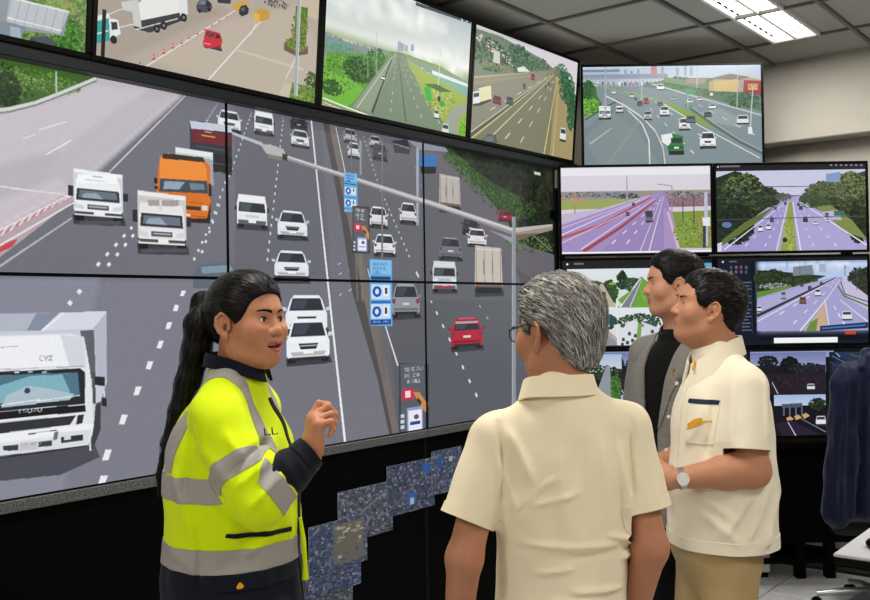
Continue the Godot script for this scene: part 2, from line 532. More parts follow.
func build_jacket() -> void:
	var t := thing("hanging_jacket", "navy blue jacket draped over the office chair by the monitors", "jacket", Vector3(2.22, 0.46, -4.80), Basis(Vector3.UP, 2.9 + PI))
	var f := Field.new()
	# its frame: z toward the viewer, the chair back lies at z = 0.25
	f.cone(Vector3(-0.16, 0.77, 0.30), Vector3(0.17, 0.77, 0.30), 0.055, 0.055, 0.05)
	f.cone(Vector3(-0.06, 0.80, 0.30), Vector3(-0.20, 0.72, 0.31), 0.05, 0.05, 0.04)
	f.cone(Vector3(0.06, 0.80, 0.30), Vector3(0.21, 0.72, 0.31), 0.05, 0.05, 0.04)
	f.slab(Vector3(0.0, 0.44, 0.315), Vector3(0.22, 0.36, 0.035), 0.03)
	f.cone(Vector3(-0.195, 0.71, 0.32), Vector3(-0.245, 0.10, 0.345), 0.062, 0.068, 0.04)
	f.cone(Vector3(0.205, 0.71, 0.32), Vector3(0.245, 0.10, 0.345), 0.062, 0.068, 0.04)
	f.cone(Vector3(-0.06, 0.83, 0.30), Vector3(0.06, 0.83, 0.30), 0.05, 0.05, 0.04)
	for k in 9:
		var x := -0.24 + k * 0.06
		f.fold(Vector3(x * 0.8, 0.80, 0.3), Vector3(x, 0.08, 0.3), Vector3(0, 0, 1), 0.014, 0.030 if k % 2 == 0 else 0.018)
	f.rough(5, 12.0, 0.016, Vector3(1, 0.35, 1))
	part("body", to_mesh(f.mesh(0.012)), M.jacket_navy, t)
	f = Field.new()
	f.cone(Vector3(-0.09, 0.865, 0.30), Vector3(0.09, 0.865, 0.30), 0.024, 0.024, 0.02)
	f.cone(Vector3(-0.09, 0.865, 0.30), Vector3(-0.12, 0.80, 0.36), 0.022, 0.018, 0.02)
	f.cone(Vector3(0.09, 0.865, 0.30), Vector3(0.12, 0.80, 0.36), 0.022, 0.018, 0.02)
	part("collar", to_mesh(f.mesh(0.009)), M.jacket_navy, t)

# ---------------------------------------------------------------- what the screens show (drawn in each screen's own pixels)
var cv: Image
var prng := RandomNumberGenerator.new()

func canvas(w: int, h: int, c: String, seed_ := 1) -> void:
	cv = Image.create_empty(w, h, false, Image.FORMAT_RGB8)
	cv.fill(Color(c))
	prng.seed = seed_

func ply(p: Array, c: String) -> void:
	fill_poly(p, Color(c))

func fill_poly(p: Array, col: Color) -> void:
	var n := p.size() >> 1
	var lo := 1e9
	var hi := -1e9
	for i in n:
		lo = minf(lo, p[i * 2 + 1])
		hi = maxf(hi, p[i * 2 + 1])
	var y0 := maxi(0, int(floor(lo)))
	var y1 := mini(cv.get_height() - 1, int(ceil(hi)))
	for y in range(y0, y1 + 1):
		var yc := y + 0.5
		var xs := []
		for i in n:
			var j := (i + 1) % n
			var ya: float = p[i * 2 + 1]
			var yb: float = p[j * 2 + 1]
			if (ya <= yc) != (yb <= yc):
				xs.append(p[i * 2] + (yc - ya) / (yb - ya) * (p[j * 2] - p[i * 2]))
		xs.sort()
		for k in range(0, xs.size() - 1, 2):
			var a := int(round(xs[k]))
			var b := int(round(xs[k + 1]))
			if b > a:
				cv.fill_rect(Rect2i(a, y, b - a, 1), col)

func rct(x: float, y: float, w: float, h: float, c: String) -> void:
	cv.fill_rect(Rect2i(int(round(x)), int(round(y)), maxi(1, int(round(w))), maxi(1, int(round(h)))), Color(c))

func ln(x0: float, y0: float, x1: float, y1: float, w0: float, w1: float, c: String) -> void:
	var d := Vector2(x1 - x0, y1 - y0).normalized().orthogonal() * 0.5
	ply([x0 + d.x * w0, y0 + d.y * w0, x1 + d.x * w1, y1 + d.y * w1, x1 - d.x * w1, y1 - d.y * w1, x0 - d.x * w0, y0 - d.y * w0], c)

# dashes along a line; they grow from w0 to w1, spacing by the power p
func dsh(x0: float, y0: float, x1: float, y1: float, n: int, w0: float, w1: float, fill: float, p: float, c: String) -> void:
	for i in n:
		var a := pow(float(i) / n, p)
		var b := lerpf(a, pow(float(i + 1) / n, p), fill)
		ln(lerpf(x0, x1, a), lerpf(y0, y1, a), lerpf(x0, x1, b), lerpf(y0, y1, b), lerpf(w0, w1, a), lerpf(w0, w1, b), c)

func grd(x: float, y: float, w: float, h: float, c0: String, c1: String) -> void:
	var a := Color(c0)
	var b := Color(c1)
	for i in int(h):
		cv.fill_rect(Rect2i(int(x), int(y) + i, int(w), 1), a.lerp(b, i / maxf(1.0, h - 1)))

# leaves: many small lumps inside an ellipse
func blob(x: float, y: float, rx: float, ry: float, n: int, s0: float, s1: float, cs: Array) -> void:
	for i in n:
		var a := prng.randf() * TAU
		var r := sqrt(prng.randf())
		var px := x + cos(a) * r * rx
		var py := y + sin(a) * r * ry
		var s := prng.randf_range(s0, s1)
		var col := Color(cs[prng.randi() % cs.size()])
		var q := []
		for k in 6:
			var t := TAU * k / 6.0 + a
			q.append(px + cos(t) * s * prng.randf_range(0.7, 1.2))
			q.append(py + sin(t) * s * prng.randf_range(0.5, 0.95))
		fill_poly(q, col)

# far houses: small blocks with a lighter roof edge, scattered along a slanting strip
func roofs(x0: float, y0: float, x1: float, y1: float, n: int, k: float, cs: Array) -> void:
	for i in n:
		var f := prng.randf()
		var w := prng.randf_range(1.2, 5.0) * k
		var h := prng.randf_range(0.8, 2.4) * k
		var x := lerpf(x0, x1, f)
		var y := lerpf(y0, y1, clampf(f * 0.55 + prng.randf() * 0.45, 0.0, 1.0))
		var c := Color(cs[prng.randi() % cs.size()])
		cv.fill_rect(Rect2i(int(x), int(y), int(w), int(h)), c)
		cv.fill_rect(Rect2i(int(x), int(y), int(w), maxi(1, int(h * 0.35))), c.lightened(0.25))

func ell(x: float, y: float, rx: float, ry: float, c: String) -> void:
	var q := []
	for k in 16:
		q.append(x + cos(TAU * k / 16) * rx)
		q.append(y + sin(TAU * k / 16) * ry)
	ply(q, c)

# fine grain and a soft look, as a camera's picture has
func finish(amount := 0.05, soft := true) -> Image:
	var w := cv.get_width()
	var h := cv.get_height()
	if soft:
		cv.resize(int(w * 0.6), int(h * 0.6), Image.INTERPOLATE_BILINEAR)
		cv.resize(w, h, Image.INTERPOLATE_CUBIC)
	var t := 128
	var nz := Image.create_empty(t, t, false, Image.FORMAT_RGBA8)
	for y in t:
		for x in t:
			var v := prng.randf()
			nz.set_pixel(x, y, Color(1, 1, 1, v * amount) if prng.randf() > 0.5 else Color(0, 0, 0, v * amount))
	cv.convert(Image.FORMAT_RGBA8)
	for y in range(0, h, t):
		for x in range(0, w, t):
			cv.blend_rect(nz, Rect2i(0, 0, t, t), Vector2i(x, y))
	cv.convert(Image.FORMAT_RGB8)
	return cv

# blends what is drawn so far into soft tones
func smear(k: int) -> void:
	var w := cv.get_width()
	var h := cv.get_height()
	cv.resize(maxi(4, w / k), maxi(4, h / k), Image.INTERPOLATE_LANCZOS)
	cv.resize(w, h, Image.INTERPOLATE_CUBIC)

# a figure given in shares of a box
func U(b: Array, p: Array, c: String) -> void:
	var q := []
	for i in range(0, p.size(), 2):
		q.append(b[0] + p[i] * b[2])
		q.append(b[1] + p[i + 1] * b[3])
	ply(q, c)

func car(kind: String, x: float, y: float, w: float, h: float, c: String) -> void:
	var b := [x, y, w, h]
	var body := Color(c)
	var dark := "#" + body.darkened(0.25).to_html(false)
	var mid := "#" + body.darkened(0.12).to_html(false)
	var pale := "#" + body.lightened(0.25).to_html(false)
	U(b, [-0.02, 0.9, 1.02, 0.9, 1.06, 1.06, 0.0, 1.08], "#3a3b42")
	match kind:
		"front", "rear":
			U(b, [0.03, 0.7, 0.2, 0.7, 0.2, 1, 0.03, 1], "#17171a")
			U(b, [0.8, 0.7, 0.97, 0.7, 0.97, 1, 0.8, 1], "#17171a")
			U(b, [0.2, 0.0, 0.8, 0.0, 0.88, 0.12, 0.96, 0.4, 1, 0.5, 1, 0.84, 0.94, 0.92, 0.06, 0.92, 0, 0.84, 0, 0.5, 0.04, 0.4, 0.12, 0.12], c)
			U(b, [-0.07, 0.3, 0.03, 0.32, 0.03, 0.42, -0.07, 0.4], mid)
			U(b, [0.97, 0.32, 1.07, 0.3, 1.07, 0.4, 0.97, 0.42], mid)
			U(b, [0.17, 0.09, 0.83, 0.09, 0.91, 0.4, 0.09, 0.4], "#2b2f38")
			U(b, [0.2, 0.11, 0.55, 0.11, 0.42, 0.36, 0.14, 0.36], "#3d4552")
			U(b, [0.24, 0.015, 0.76, 0.015, 0.78, 0.06, 0.22, 0.06], pale)
			if kind == "front":
				U(b, [0.1, 0.42, 0.9, 0.42, 0.94, 0.54, 0.06, 0.54], pale)
				U(b, [0.27, 0.57, 0.73, 0.57, 0.68, 0.7, 0.32, 0.7], "#26282d")
				U(b, [0.3, 0.61, 0.7, 0.61, 0.69, 0.63, 0.31, 0.63], "#a9adb3")
				U(b, [0.03, 0.54, 0.24, 0.58, 0.22, 0.66, 0.04, 0.62], "#e9edf2")
				U(b, [0.97, 0.54, 0.76, 0.58, 0.78, 0.66, 0.96, 0.62], "#e9edf2")
				U(b, [0.08, 0.76, 0.92, 0.76, 0.86, 0.86, 0.14, 0.86], dark)
				U(b, [0.38, 0.74, 0.62, 0.74, 0.62, 0.81, 0.38, 0.81], "#f2f2f0")
				U(b, [0.05, 0.88, 0.95, 0.88, 0.93, 0.96, 0.07, 0.96], "#2a2b30")
			else:
				U(b, [0.02, 0.46, 0.13, 0.46, 0.11, 0.6, 0.02, 0.58], "#84303a")
				U(b, [0.98, 0.46, 0.87, 0.46, 0.89, 0.6, 0.98, 0.58], "#84303a")
				U(b, [0.38, 0.57, 0.62, 0.57, 0.62, 0.64, 0.38, 0.64], "#cfd0d0")
				U(b, [0.06, 0.72, 0.94, 0.72, 0.94, 0.8, 0.06, 0.8], dark)
				U(b, [0.08, 0.84, 0.92, 0.84, 0.9, 0.92, 0.1, 0.92], "#26272c")
		"van":
			U(b, [0.04, 0.75, 0.2, 0.75, 0.2, 1, 0.04, 1], "#17171a")
			U(b, [0.8, 0.75, 0.96, 0.75, 0.96, 1, 0.8, 1], "#17171a")
			U(b, [0.06, 0.0, 0.94, 0.0, 1, 0.3, 1, 0.9, 0, 0.9, 0, 0.3], c)
			U(b, [0.08, 0.02, 0.92, 0.02, 0.93, 0.2, 0.07, 0.2], pale)
			U(b, [0.08, 0.24, 0.92, 0.24, 0.95, 0.52, 0.05, 0.52], "#2b3038")
			U(b, [0.12, 0.27, 0.5, 0.27, 0.42, 0.49, 0.1, 0.49], "#48525d")
			U(b, [-0.08, 0.36, 0.0, 0.36, 0.0, 0.5, -0.08, 0.5], "#33353a")
			U(b, [1.0, 0.36, 1.08, 0.36, 1.08, 0.5, 1.0, 0.5], "#33353a")
			U(b, [0.26, 0.62, 0.74, 0.62, 0.74, 0.7, 0.26, 0.7], mid)
			U(b, [0.03, 0.62, 0.2, 0.62, 0.2, 0.72, 0.03, 0.72], "#dfe5ea")
			U(b, [0.8, 0.62, 0.97, 0.62, 0.97, 0.72, 0.8, 0.72], "#dfe5ea")
			U(b, [0.03, 0.78, 0.97, 0.78, 0.95, 0.9, 0.05, 0.9], "#5a5d63")
			U(b, [0.38, 0.78, 0.62, 0.78, 0.62, 0.86, 0.38, 0.86], "#efefec")
		"truck":
			U(b, [0.02, 0.8, 0.2, 0.8, 0.2, 1, 0.02, 1], "#141417")
			U(b, [0.8, 0.8, 0.98, 0.8, 0.98, 1, 0.8, 1], "#141417")
			U(b, [0.0, 0.0, 1.0, 0.02, 1.0, 0.8, 0.0, 0.8], mid)
			U(b, [0.02, 0.01, 0.98, 0.03, 0.98, 0.1, 0.02, 0.08], pale)
			U(b, [0.05, 0.2, 0.92, 0.2, 0.95, 0.36, 0.97, 0.9, 0.02, 0.9, 0.03, 0.36], c)
			U(b, [0.07, 0.38, 0.91, 0.38, 0.93, 0.6, 0.05, 0.6], "#2d3138")
			U(b, [0.12, 0.41, 0.86, 0.41, 0.88, 0.55, 0.1, 0.55], "#65717e")
			U(b, [0.2, 0.47, 0.45, 0.44, 0.6, 0.56, 0.16, 0.56], "#93a2ae")
			U(b, [-0.1, 0.34, 0.0, 0.34, 0.0, 0.54, -0.1, 0.54], "#2a2b2f")
			U(b, [1.0, 0.4, 1.1, 0.4, 1.1, 0.56, 1.0, 0.56], "#2a2b2f")
			U(b, [0.27, 0.68, 0.7, 0.68, 0.7, 0.77, 0.27, 0.77], "#53565c")
			U(b, [0.3, 0.71, 0.67, 0.71, 0.67, 0.73, 0.3, 0.73], "#c9ccd0")
			U(b, [0.03, 0.68, 0.2, 0.7, 0.2, 0.78, 0.03, 0.76], "#cfd6db")
			U(b, [0.96, 0.68, 0.79, 0.7, 0.79, 0.78, 0.96, 0.76], "#cfd6db")
			U(b, [0.03, 0.82, 0.97, 0.82, 0.97, 0.87, 0.03, 0.87], "#4b4d52")
			U(b, [0.4, 0.81, 0.62, 0.81, 0.62, 0.88, 0.4, 0.88], "#efefec")
		"box":
			U(b, [0.03, 0.8, 0.97, 0.8, 0.95, 1, 0.05, 1], "#1d1e22")
			U(b, [0.03, 0.0, 0.97, 0.02, 1.0, 0.84, 0.0, 0.84], c)
			for k in 4:
				U(b, [0.05 + k * 0.29, 0.03, 0.075 + k * 0.29, 0.03, 0.075 + k * 0.29, 0.82, 0.05 + k * 0.29, 0.82], dark)
			U(b, [0.06, 0.06, 0.94, 0.06, 0.94, 0.09, 0.06, 0.09], pale)
			U(b, [0.3, 0.3, 0.34, 0.3, 0.34, 0.62, 0.3, 0.62], "#777a78")
			U(b, [0.62, 0.3, 0.66, 0.3, 0.66, 0.62, 0.62, 0.62], "#777a78")
			U(b, [0.02, 0.8, 0.98, 0.8, 0.98, 0.86, 0.02, 0.86], "#6a6460")
			U(b, [0.05, 0.81, 0.16, 0.81, 0.16, 0.85, 0.05, 0.85], "#b3382c")
			U(b, [0.84, 0.81, 0.95, 0.81, 0.95, 0.85, 0.84, 0.85], "#b3382c")
		"dot":
			U(b, [0.1, 0.0, 0.9, 0.0, 1, 0.5, 1, 0.9, 0, 0.9, 0, 0.5], c)
			U(b, [0.14, 0.1, 0.86, 0.1, 0.92, 0.42, 0.08, 0.42], "#39404a")

const GLYPHS := {"0": "0e11110e", "A": "0e11111f1111", "B": "1e111e11111e", "C": "0f10101010100f", "D": "1e1111111e", "E": "1f10101e10101f", "F": "1f101e101010", "G": "0f10131111110f", "H": "11111f111111", "I": "0e0404040e", "L": "10101010101f", "M": "111b15111111", "N": "111915131111", "O": "0e111111110e", "P": "1e11111e1010", "Q": "0e1111150d", "R": "1e11111e1411", "S": "0f100e01011e", "T": "1f040404040404", "U": "1111111111110e", "V": "111111110a04", "W": "111111151b11", "X": "110a04040a11", "Y": "11110a040404", "Z": "1f020404081f", "1": "040c0404040e", "2": "0e1102040810", "7": "1f0102040808", "5": "1f101e01011e", "8": "0e110e11110e", "!": "0404040004"}

# small lettering from five-wide glyph rows
func txt(s: String, x: float, y: float, high: float, c: String, wide := 0.0) -> void:
	var cell := (wide if wide > 0.0 else high * 0.62) / 6.0
	for ch in s:
		if GLYPHS.has(ch):
			var g: String = GLYPHS[ch]
			var rows := g.length() / 2
			for r in rows:
				var bits := g.substr(r * 2, 2).hex_to_int()
				for k in 5:
					if bits & (16 >> k):
						rct(x + k * cell, y + r * high / rows, cell * 1.05, high / rows, c)
		x += cell * 6.0

func paint_wall() -> Image:
	canvas(2048, 810, "#686a74", 3)
	grd(0, 0, 2048, 810, "#6a6b75", "#74757f")
	ply([989, -38, 1053, 253, 1147, 531, 1251, 840, 2063, 939, 2099, -220], "#63656b")
	ply([1200, 401, 1251, 840, 2061, 988, 2079, 422], "#5a5c63")
	ply([173, 416, 682, 404, 674, 934, 168, 842], "#7b7c89")
	ply([6, 410, 370, 405, 282, 862, 2, 811], "#868796")
	ply([689, -12, 972, -23, 997, 404, 682, 402], "#65666f")
	ply([-6, 9, 369, 4, 577, 14, 319, 248, 174, 332, -10, 435], "#b9b3bb")
	ply([-7, 157, 176, 116, 291, 72, 369, 24, 488, 21, 290, 170, -8, 272], "#c6c0c6")
	ply([290, 170, 441, 51, 557, 26, 351, 213, 211, 298], "#bdb7bf")
	ply([-9, 370, 174, 273, 289, 223, 319, 248, 174, 332, -10, 435], "#c8bfc8")
	smear(10)
	ply([577, 16, 706, -6, 699, 402, -9, 409, -10, 445, 70, 394, 174, 338, 321, 254], "#6e6f7a")
	ply([-6, -24, 369, -11, 369, 22, 291, 66, 242, 91, 176, 112, -7, 190], "#41602c")
	blob(185, 60, 59, 36, 330, 1.8, 5.6, ["#2d4a1f", "#395a25", "#4a7030", "#1f3817", "#5c8438"])
	blob(255, 44, 78, 20, 528, 1.1, 3.7, ["#547c2e", "#639038", "#456b27", "#3a5c22", "#76a046"])
	blob(187, 70, 26, 32, 264, 1.8, 5.6, ["#1d3516", "#27421b", "#16290f"])
	ln(140, 121, 194, 105, 6.0, 6.1, "#cfd4d2")
	ln(194, 105, 241, 87, 6.1, 6.3, "#cfd4d2")
	ln(241, 87, 287, 63, 6.3, 6.4, "#cfd4d2")
	ln(287, 63, 368, 18, 6.4, 6.6, "#cfd4d2")
	ln(140, 126, 194, 111, 2.6, 2.7, "#7a7a70")
	ln(194, 111, 241, 92, 2.7, 2.8, "#7a7a70")
	ln(241, 92, 287, 68, 2.8, 2.8, "#7a7a70")
	ln(287, 68, 368, 23, 2.8, 2.9, "#7a7a70")
	ln(283, 20, 283, 65, 3.0, 3.0, "#b9bfba")
	ln(248, 137, 304, 113, 1.9, 1.9, "#efe9ee")
	ln(261, 182, 314, 147, 2.2, 2.3, "#efe9ee")
	ln(216, 158, 242, 146, 1.8, 1.8, "#e4dee3")
	ln(174, 250, 321, 255, 3.9, 2.3, "#ddd7dc")
	ln(577, 18, 394, 200, 2.1, 2.8, "#d6d2d6")
	ply([322, 246, 174, 327, 70, 387, 69, 445, 173, 377, 321, 260], "#b7a2aa")
	ln(317, 250, 305, 259, 2.3, 4.2, "#e4d8dc")
	ln(309, 254, 296, 263, 1.7, 3.0, "#c0707a")
	ln(308, 255, 296, 264, 2.3, 4.2, "#e4d8dc")
	ln(300, 259, 288, 268, 1.7, 3.0, "#c0707a")
	ln(296, 261, 284, 271, 2.3, 4.1, "#e4d8dc")
	ln(288, 266, 276, 276, 1.7, 3.0, "#c0707a")
	ln(283, 268, 270, 280, 2.3, 4.1, "#e4d8dc")
	ln(275, 273, 262, 284, 1.7, 3.0, "#c0707a")
	ln(268, 276, 255, 289, 2.2, 4.1, "#e4d8dc")
	ln(260, 281, 247, 293, 1.7, 3.0, "#c0707a")
	ln(253, 284, 240, 298, 2.2, 4.0, "#e4d8dc")
	ln(245, 289, 232, 303, 1.7, 2.9, "#c0707a")
	ln(237, 293, 224, 308, 2.2, 4.0, "#e4d8dc")
	ln(230, 297, 216, 312, 1.6, 2.9, "#c0707a")
	ln(221, 302, 208, 318, 2.2, 4.0, "#e4d8dc")
	ln(214, 306, 200, 322, 1.6, 2.9, "#c0707a")
	ln(205, 311, 191, 329, 2.2, 4.0, "#e4d8dc")
	ln(197, 315, 183, 333, 1.6, 2.9, "#c0707a")
	ln(188, 320, 174, 339, 2.2, 3.9, "#e4d8dc")
	ln(180, 324, 167, 343, 1.6, 2.8, "#c0707a")
	ln(171, 329, 157, 350, 2.1, 3.9, "#e4d8dc")
	ln(164, 333, 149, 353, 1.6, 2.8, "#c0707a")
	ln(154, 338, 139, 360, 2.1, 3.9, "#e4d8dc")
	ln(147, 342, 132, 364, 1.6, 2.8, "#c0707a")
	ln(136, 348, 122, 371, 2.1, 3.8, "#e4d8dc")
	ln(129, 351, 115, 375, 1.6, 2.8, "#c0707a")
	ln(119, 357, 104, 382, 2.1, 3.8, "#e4d8dc")
	ln(112, 361, 97, 386, 1.6, 2.8, "#c0707a")
	ln(102, 366, 87, 393, 2.1, 3.8, "#e4d8dc")
	ln(95, 370, 80, 396, 1.5, 2.7, "#c0707a")
	ply([173, 355, 205, 343, 195, 358, 155, 377, 103, 403, 103, 379], "#c44a55")
	ln(321, 246, 69, 387, 2.7, 4.1, "#e4dce0")
	ln(321, 265, 69, 420, 3.1, 4.4, "#e6dfe2")
	ln(312, 298, 68, 465, 3.0, 5.1, "#b9b3b6")
	dsh(663, 21, 630, 67, 9, 2.9, 4.6, 0.36, 1.10, "#d6d7dc")
	dsh(753, 27, 637, 296, 19, 3.0, 4.6, 0.36, 1.30, "#d6d7dc")
	dsh(850, 24, 792, 379, 22, 3.1, 4.8, 0.36, 1.30, "#d6d7dc")
	dsh(444, 307, 350, 403, 5, 5.6, 7.3, 0.30, 1.10, "#e6e6ea")
	dsh(463, 306, 374, 403, 5, 5.3, 7.0, 0.30, 1.10, "#e6e6ea")
	dsh(329, 430, 290, 474, 2, 8.4, 9.0, 0.30, 1.00, "#e8e8ec")
	dsh(665, 244, 607, 371, 6, 4.4, 6.0, 0.28, 1.10, "#e2e2e7")
	dsh(637, 296, 586, 384, 5, 4.8, 6.4, 0.28, 1.10, "#e2e2e7")
	ply([557, 442, 562, 430, 573, 430, 567, 442], "#ececf0")
	ply([539, 473, 544, 460, 555, 461, 550, 474], "#ececf0")
	ply([520, 511, 525, 497, 537, 497, 531, 511], "#ececf0")
	ply([498, 550, 504, 535, 516, 535, 509, 551], "#ececf0")
	ply([471, 592, 477, 576, 490, 577, 483, 593], "#ececf0")
	ply([442, 643, 448, 626, 462, 627, 454, 644], "#ececf0")
	ply([408, 699, 415, 680, 429, 681, 421, 700], "#ececf0")
	ply([370, 766, 378, 745, 392, 747, 384, 767], "#ececf0")
	ply([359, 817, 367, 795, 383, 797, 373, 819], "#ececf0")
	ln(940, 10, 972, 274, 4.4, 5.4, "#e8e8ea")
	ln(972, 274, 1043, 815, 5.4, 8.4, "#ececee")
	ln(1025, 368, 1036, 363, 2.5, 2.5, "#c9cad0")
	ln(1029, 393, 1039, 388, 2.5, 2.5, "#c9cad0")
	ln(1064, 382, 1075, 377, 2.5, 2.5, "#c9cad0")
	ln(1063, 428, 1074, 423, 2.5, 2.5, "#c9cad0")
	ln(1028, 440, 1038, 435, 2.5, 2.5, "#c9cad0")
	ply([978, 8, 1005, 6, 1068, 226, 1127, 428, 1198, 664, 1243, 826, 1215, 828, 1167, 661, 1075, 428, 1036, 229], "#4f4c4c")
	ply([998, 4, 1016, 4, 1082, 236, 1149, 443, 1207, 633, 1247, 805, 1227, 824, 1176, 636, 1112, 428, 1057, 227], "#756c67")
	ln(1025, 20, 1059, 139, 2.5, 3.3, "#dcdcde")
	ln(1201, 521, 1249, 629, 4.2, 5.9, "#e4e4e6")
	ln(1135, 376, 1164, 453, 3.6, 3.9, "#d4d4d6")
	dsh(1127, 31, 1200, 190, 13, 2.6, 4.0, 0.36, 1.10, "#cdced2")
	dsh(1204, 187, 1311, 350, 11, 3.7, 5.2, 0.36, 1.10, "#d2d3d6")
	dsh(1331, 379, 1386, 453, 2, 6.6, 7.2, 0.40, 1.00, "#dadbde")
	dsh(1386, 451, 1624, 775, 8, 5.6, 8.9, 0.26, 1.10, "#dddee1")
	dsh(1334, 86, 1417, 274, 7, 2.5, 3.4, 0.25, 1.10, "#a2a4a8")
	dsh(1417, 274, 1692, 539, 8, 3.4, 5.2, 0.22, 1.10, "#a9abaf")
	ln(1432, 53, 1560, 161, 3.4, 4.4, "#d2cfc8")
	ply([1429, -26, 1469, 26, 1652, 130, 1734, 184, 1853, 284, 1989, 298, 2082, 308, 2078, 455, 1795, 361, 1649, 220, 1496, 98, 1406, 34], "#6b6462")
	ply([1734, 184, 1853, 284, 2082, 308, 2078, 455, 1877, 455, 1801, 336], "#57555a")
	ply([1444, -56, 1465, 27, 1652, 124, 1745, 184, 1842, 275, 2082, 314, 2097, -152], "#1b2119")
	blob(1763, 89, 306, 106, 1364, 4.7, 15.4, ["#12170f", "#1a2316", "#0d110b", "#222c1a", "#161c12", "#263019"])
	ply([1456, 16, 1498, 17, 1583, 59, 1694, 96, 1846, 126, 1868, 181, 1820, 241, 1750, 186, 1652, 127, 1469, 32], "#2c4622")
	blob(1930, 212, 167, 78, 352, 3.2, 10.0, ["#1c2716", "#141b10", "#2a3820"])
	ply([1399, -49, 1447, 0, 1469, 29, 1652, 130, 1734, 184, 1842, 278, 2082, 311, 2078, 455, 1757, 331, 1579, 225, 1439, 126, 1375, 38], "#66626a")
	ply([1375, 38, 1439, 126, 1579, 225, 1757, 331, 1865, 455, 1343, 454], "#606268")
	blob(1496, 45, 42, 17, 154, 1.7, 5.0, ["#2f4a24", "#3d5e2c", "#4c7334", "#27401d"])
	blob(1534, 61, 48, 20, 154, 1.8, 5.1, ["#2f4a24", "#3d5e2c", "#4c7334", "#27401d"])
	blob(1582, 86, 54, 24, 154, 1.8, 5.1, ["#2f4a24", "#3d5e2c", "#4c7334", "#27401d"])
	blob(1641, 112, 66, 30, 154, 1.8, 5.2, ["#2f4a24", "#3d5e2c", "#4c7334", "#27401d"])
	blob(1708, 140, 80, 37, 154, 1.8, 5.3, ["#2f4a24", "#3d5e2c", "#4c7334", "#27401d"])
	blob(1778, 162, 88, 41, 154, 1.9, 5.4, ["#2f4a24", "#3d5e2c", "#4c7334", "#27401d"])
	blob(1850, 163, 86, 38, 154, 1.9, 5.5, ["#2f4a24", "#3d5e2c", "#4c7334", "#27401d"])
	blob(1899, 275, 152, 29, 264, 1.9, 6.0, ["#44612f", "#54743a", "#32482a", "#6a7f4c"])
	ln(1866, 225, 2038, 295, 5.1, 5.3, "#6d7568")
	ln(1998, -38, 1998, -25, 13.2, 13.2, "#ccd0cb")
	rct(1933, 37, 38, 10, "#c4c7c0")
	ell(1916, 13, 5.9, 3.2, "#7a3a30")
	car("front", 663, 32, 58, 46, "#dfe1e6")
	car("van", 761, 19, 58, 52, "#e6e7ea")
	car("rear", 872, 16, 55, 28, "#2c2d31")
	car("front", 874, 45, 58, 41, "#d0d3d8")
	car("rear", 1053, 18, 47, 35, "#a8abb0")
	car("rear", 1067, 51, 45, 40, "#d3d6da")
	car("rear", 1149, 23, 44, 31, "#b3b6ba")
	car("rear", 1160, 41, 58, 44, "#47484d")
	ply([1240, 27, 1302, 16, 1314, 39, 1310, 56, 1248, 58], "#33343a")
	ln(1244, 34, 1310, 39, 3.2, 3.3, "#8a8c92")
	ply([1353, 49, 1426, 43, 1422, 77, 1352, 85], "#2f6fb4")
	ply([1356, 84, 1422, 77, 1417, 97, 1360, 103], "#1c1d22")
	ln(1356, 67, 1422, 59, 1.7, 1.7, "#2a5f9c")
	car("rear", 1145, 210, 70, 55, "#dcdee2")
	car("rear", 1266, 190, 71, 57, "#d8dade")
	car("rear", 1161, 282, 84, 57, "#e2e4e7")
	car("box", 1432, 95, 101, 103, "#b6b0a8")
	car("rear", 1539, 215, 83, 47, "#3b3539")
	car("rear", 1565, 243, 95, 53, "#dcdee1")
	car("rear", 1428, 276, 107, 65, "#6f7279")
	car("van", 1397, 346, 110, 82, "#c9cdd2")
	rct(1409, 411, 77, 7, "#a03034")
	car("box", 1597, 294, 145, 138, "#c4bcb0")
	car("rear", 1725, 177, 73, 34, "#a31c2c")
	car("rear", 1228, 407, 116, 91, "#8e9196")
	car("rear", 1477, 503, 155, 94, "#b32138")
	rct(1499, 514, 111, 8, "#d98d96")
	ln(1081, 17, 1079, 129, 4.1, 4.1, "#6d6c70")
	ln(1199, 27, 1192, 343, 5.8, 7.4, "#77726f")
	ln(1115, 43, 1114, 133, 7.7, 7.7, "#8d92a0")
	ln(1346, 29, 1341, 250, 12.2, 12.1, "#a3aab8")
	ln(1351, 29, 1346, 250, 3.3, 3.3, "#767c8a")
	ply([1290, 13, 1460, 13, 1479, 28, 1353, 37], "#8f93a0")
	ln(687, 79, 785, 95, 5.8, 8.3, "#b9bcc4")
	ply([776, 95, 809, 92, 849, 98, 858, 117, 839, 124, 803, 121, 788, 107], "#b4b4b2")
	ply([797, 115, 855, 117, 839, 126, 803, 124], "#7c7a76")
	ply([846, 109, 868, 111, 864, 126, 845, 123], "#34332f")
	ln(861, 117, 1437, 189, 10.9, 15.9, "#b1afb0")
	ln(1437, 189, 1809, 241, 15.9, 20.1, "#b5b3b2")
	ln(861, 120, 1808, 246, 2.8, 5.0, "#7d7c80")
	ln(861, 114, 1809, 235, 2.1, 3.8, "#d6d5d6")
	ply([1804, 233, 2041, 204, 2041, 223, 1808, 270], "#9a8b80")
	ply([1804, 230, 2041, 203, 2041, 211, 1809, 245], "#b9b6b2")
	ply([1809, 251, 1960, 237, 1808, 276], "#6f5f52")
	ln(1813, 194, 1794, 859, 16.4, 18.6, "#8e9098")
	ln(1802, 195, 1783, 858, 3.8, 4.3, "#b3b5bc")
	ply([1669, 243, 1803, 261, 1802, 280, 1732, 258], "#9097a6")
	ln(1086, 230, 1096, 453, 6.6, 7.1, "#6b6a6d")
	ln(1109, 335, 1114, 453, 7.2, 7.7, "#7a7472")
	ln(1180, 516, 1194, 663, 12.0, 13.1, "#6e6765")
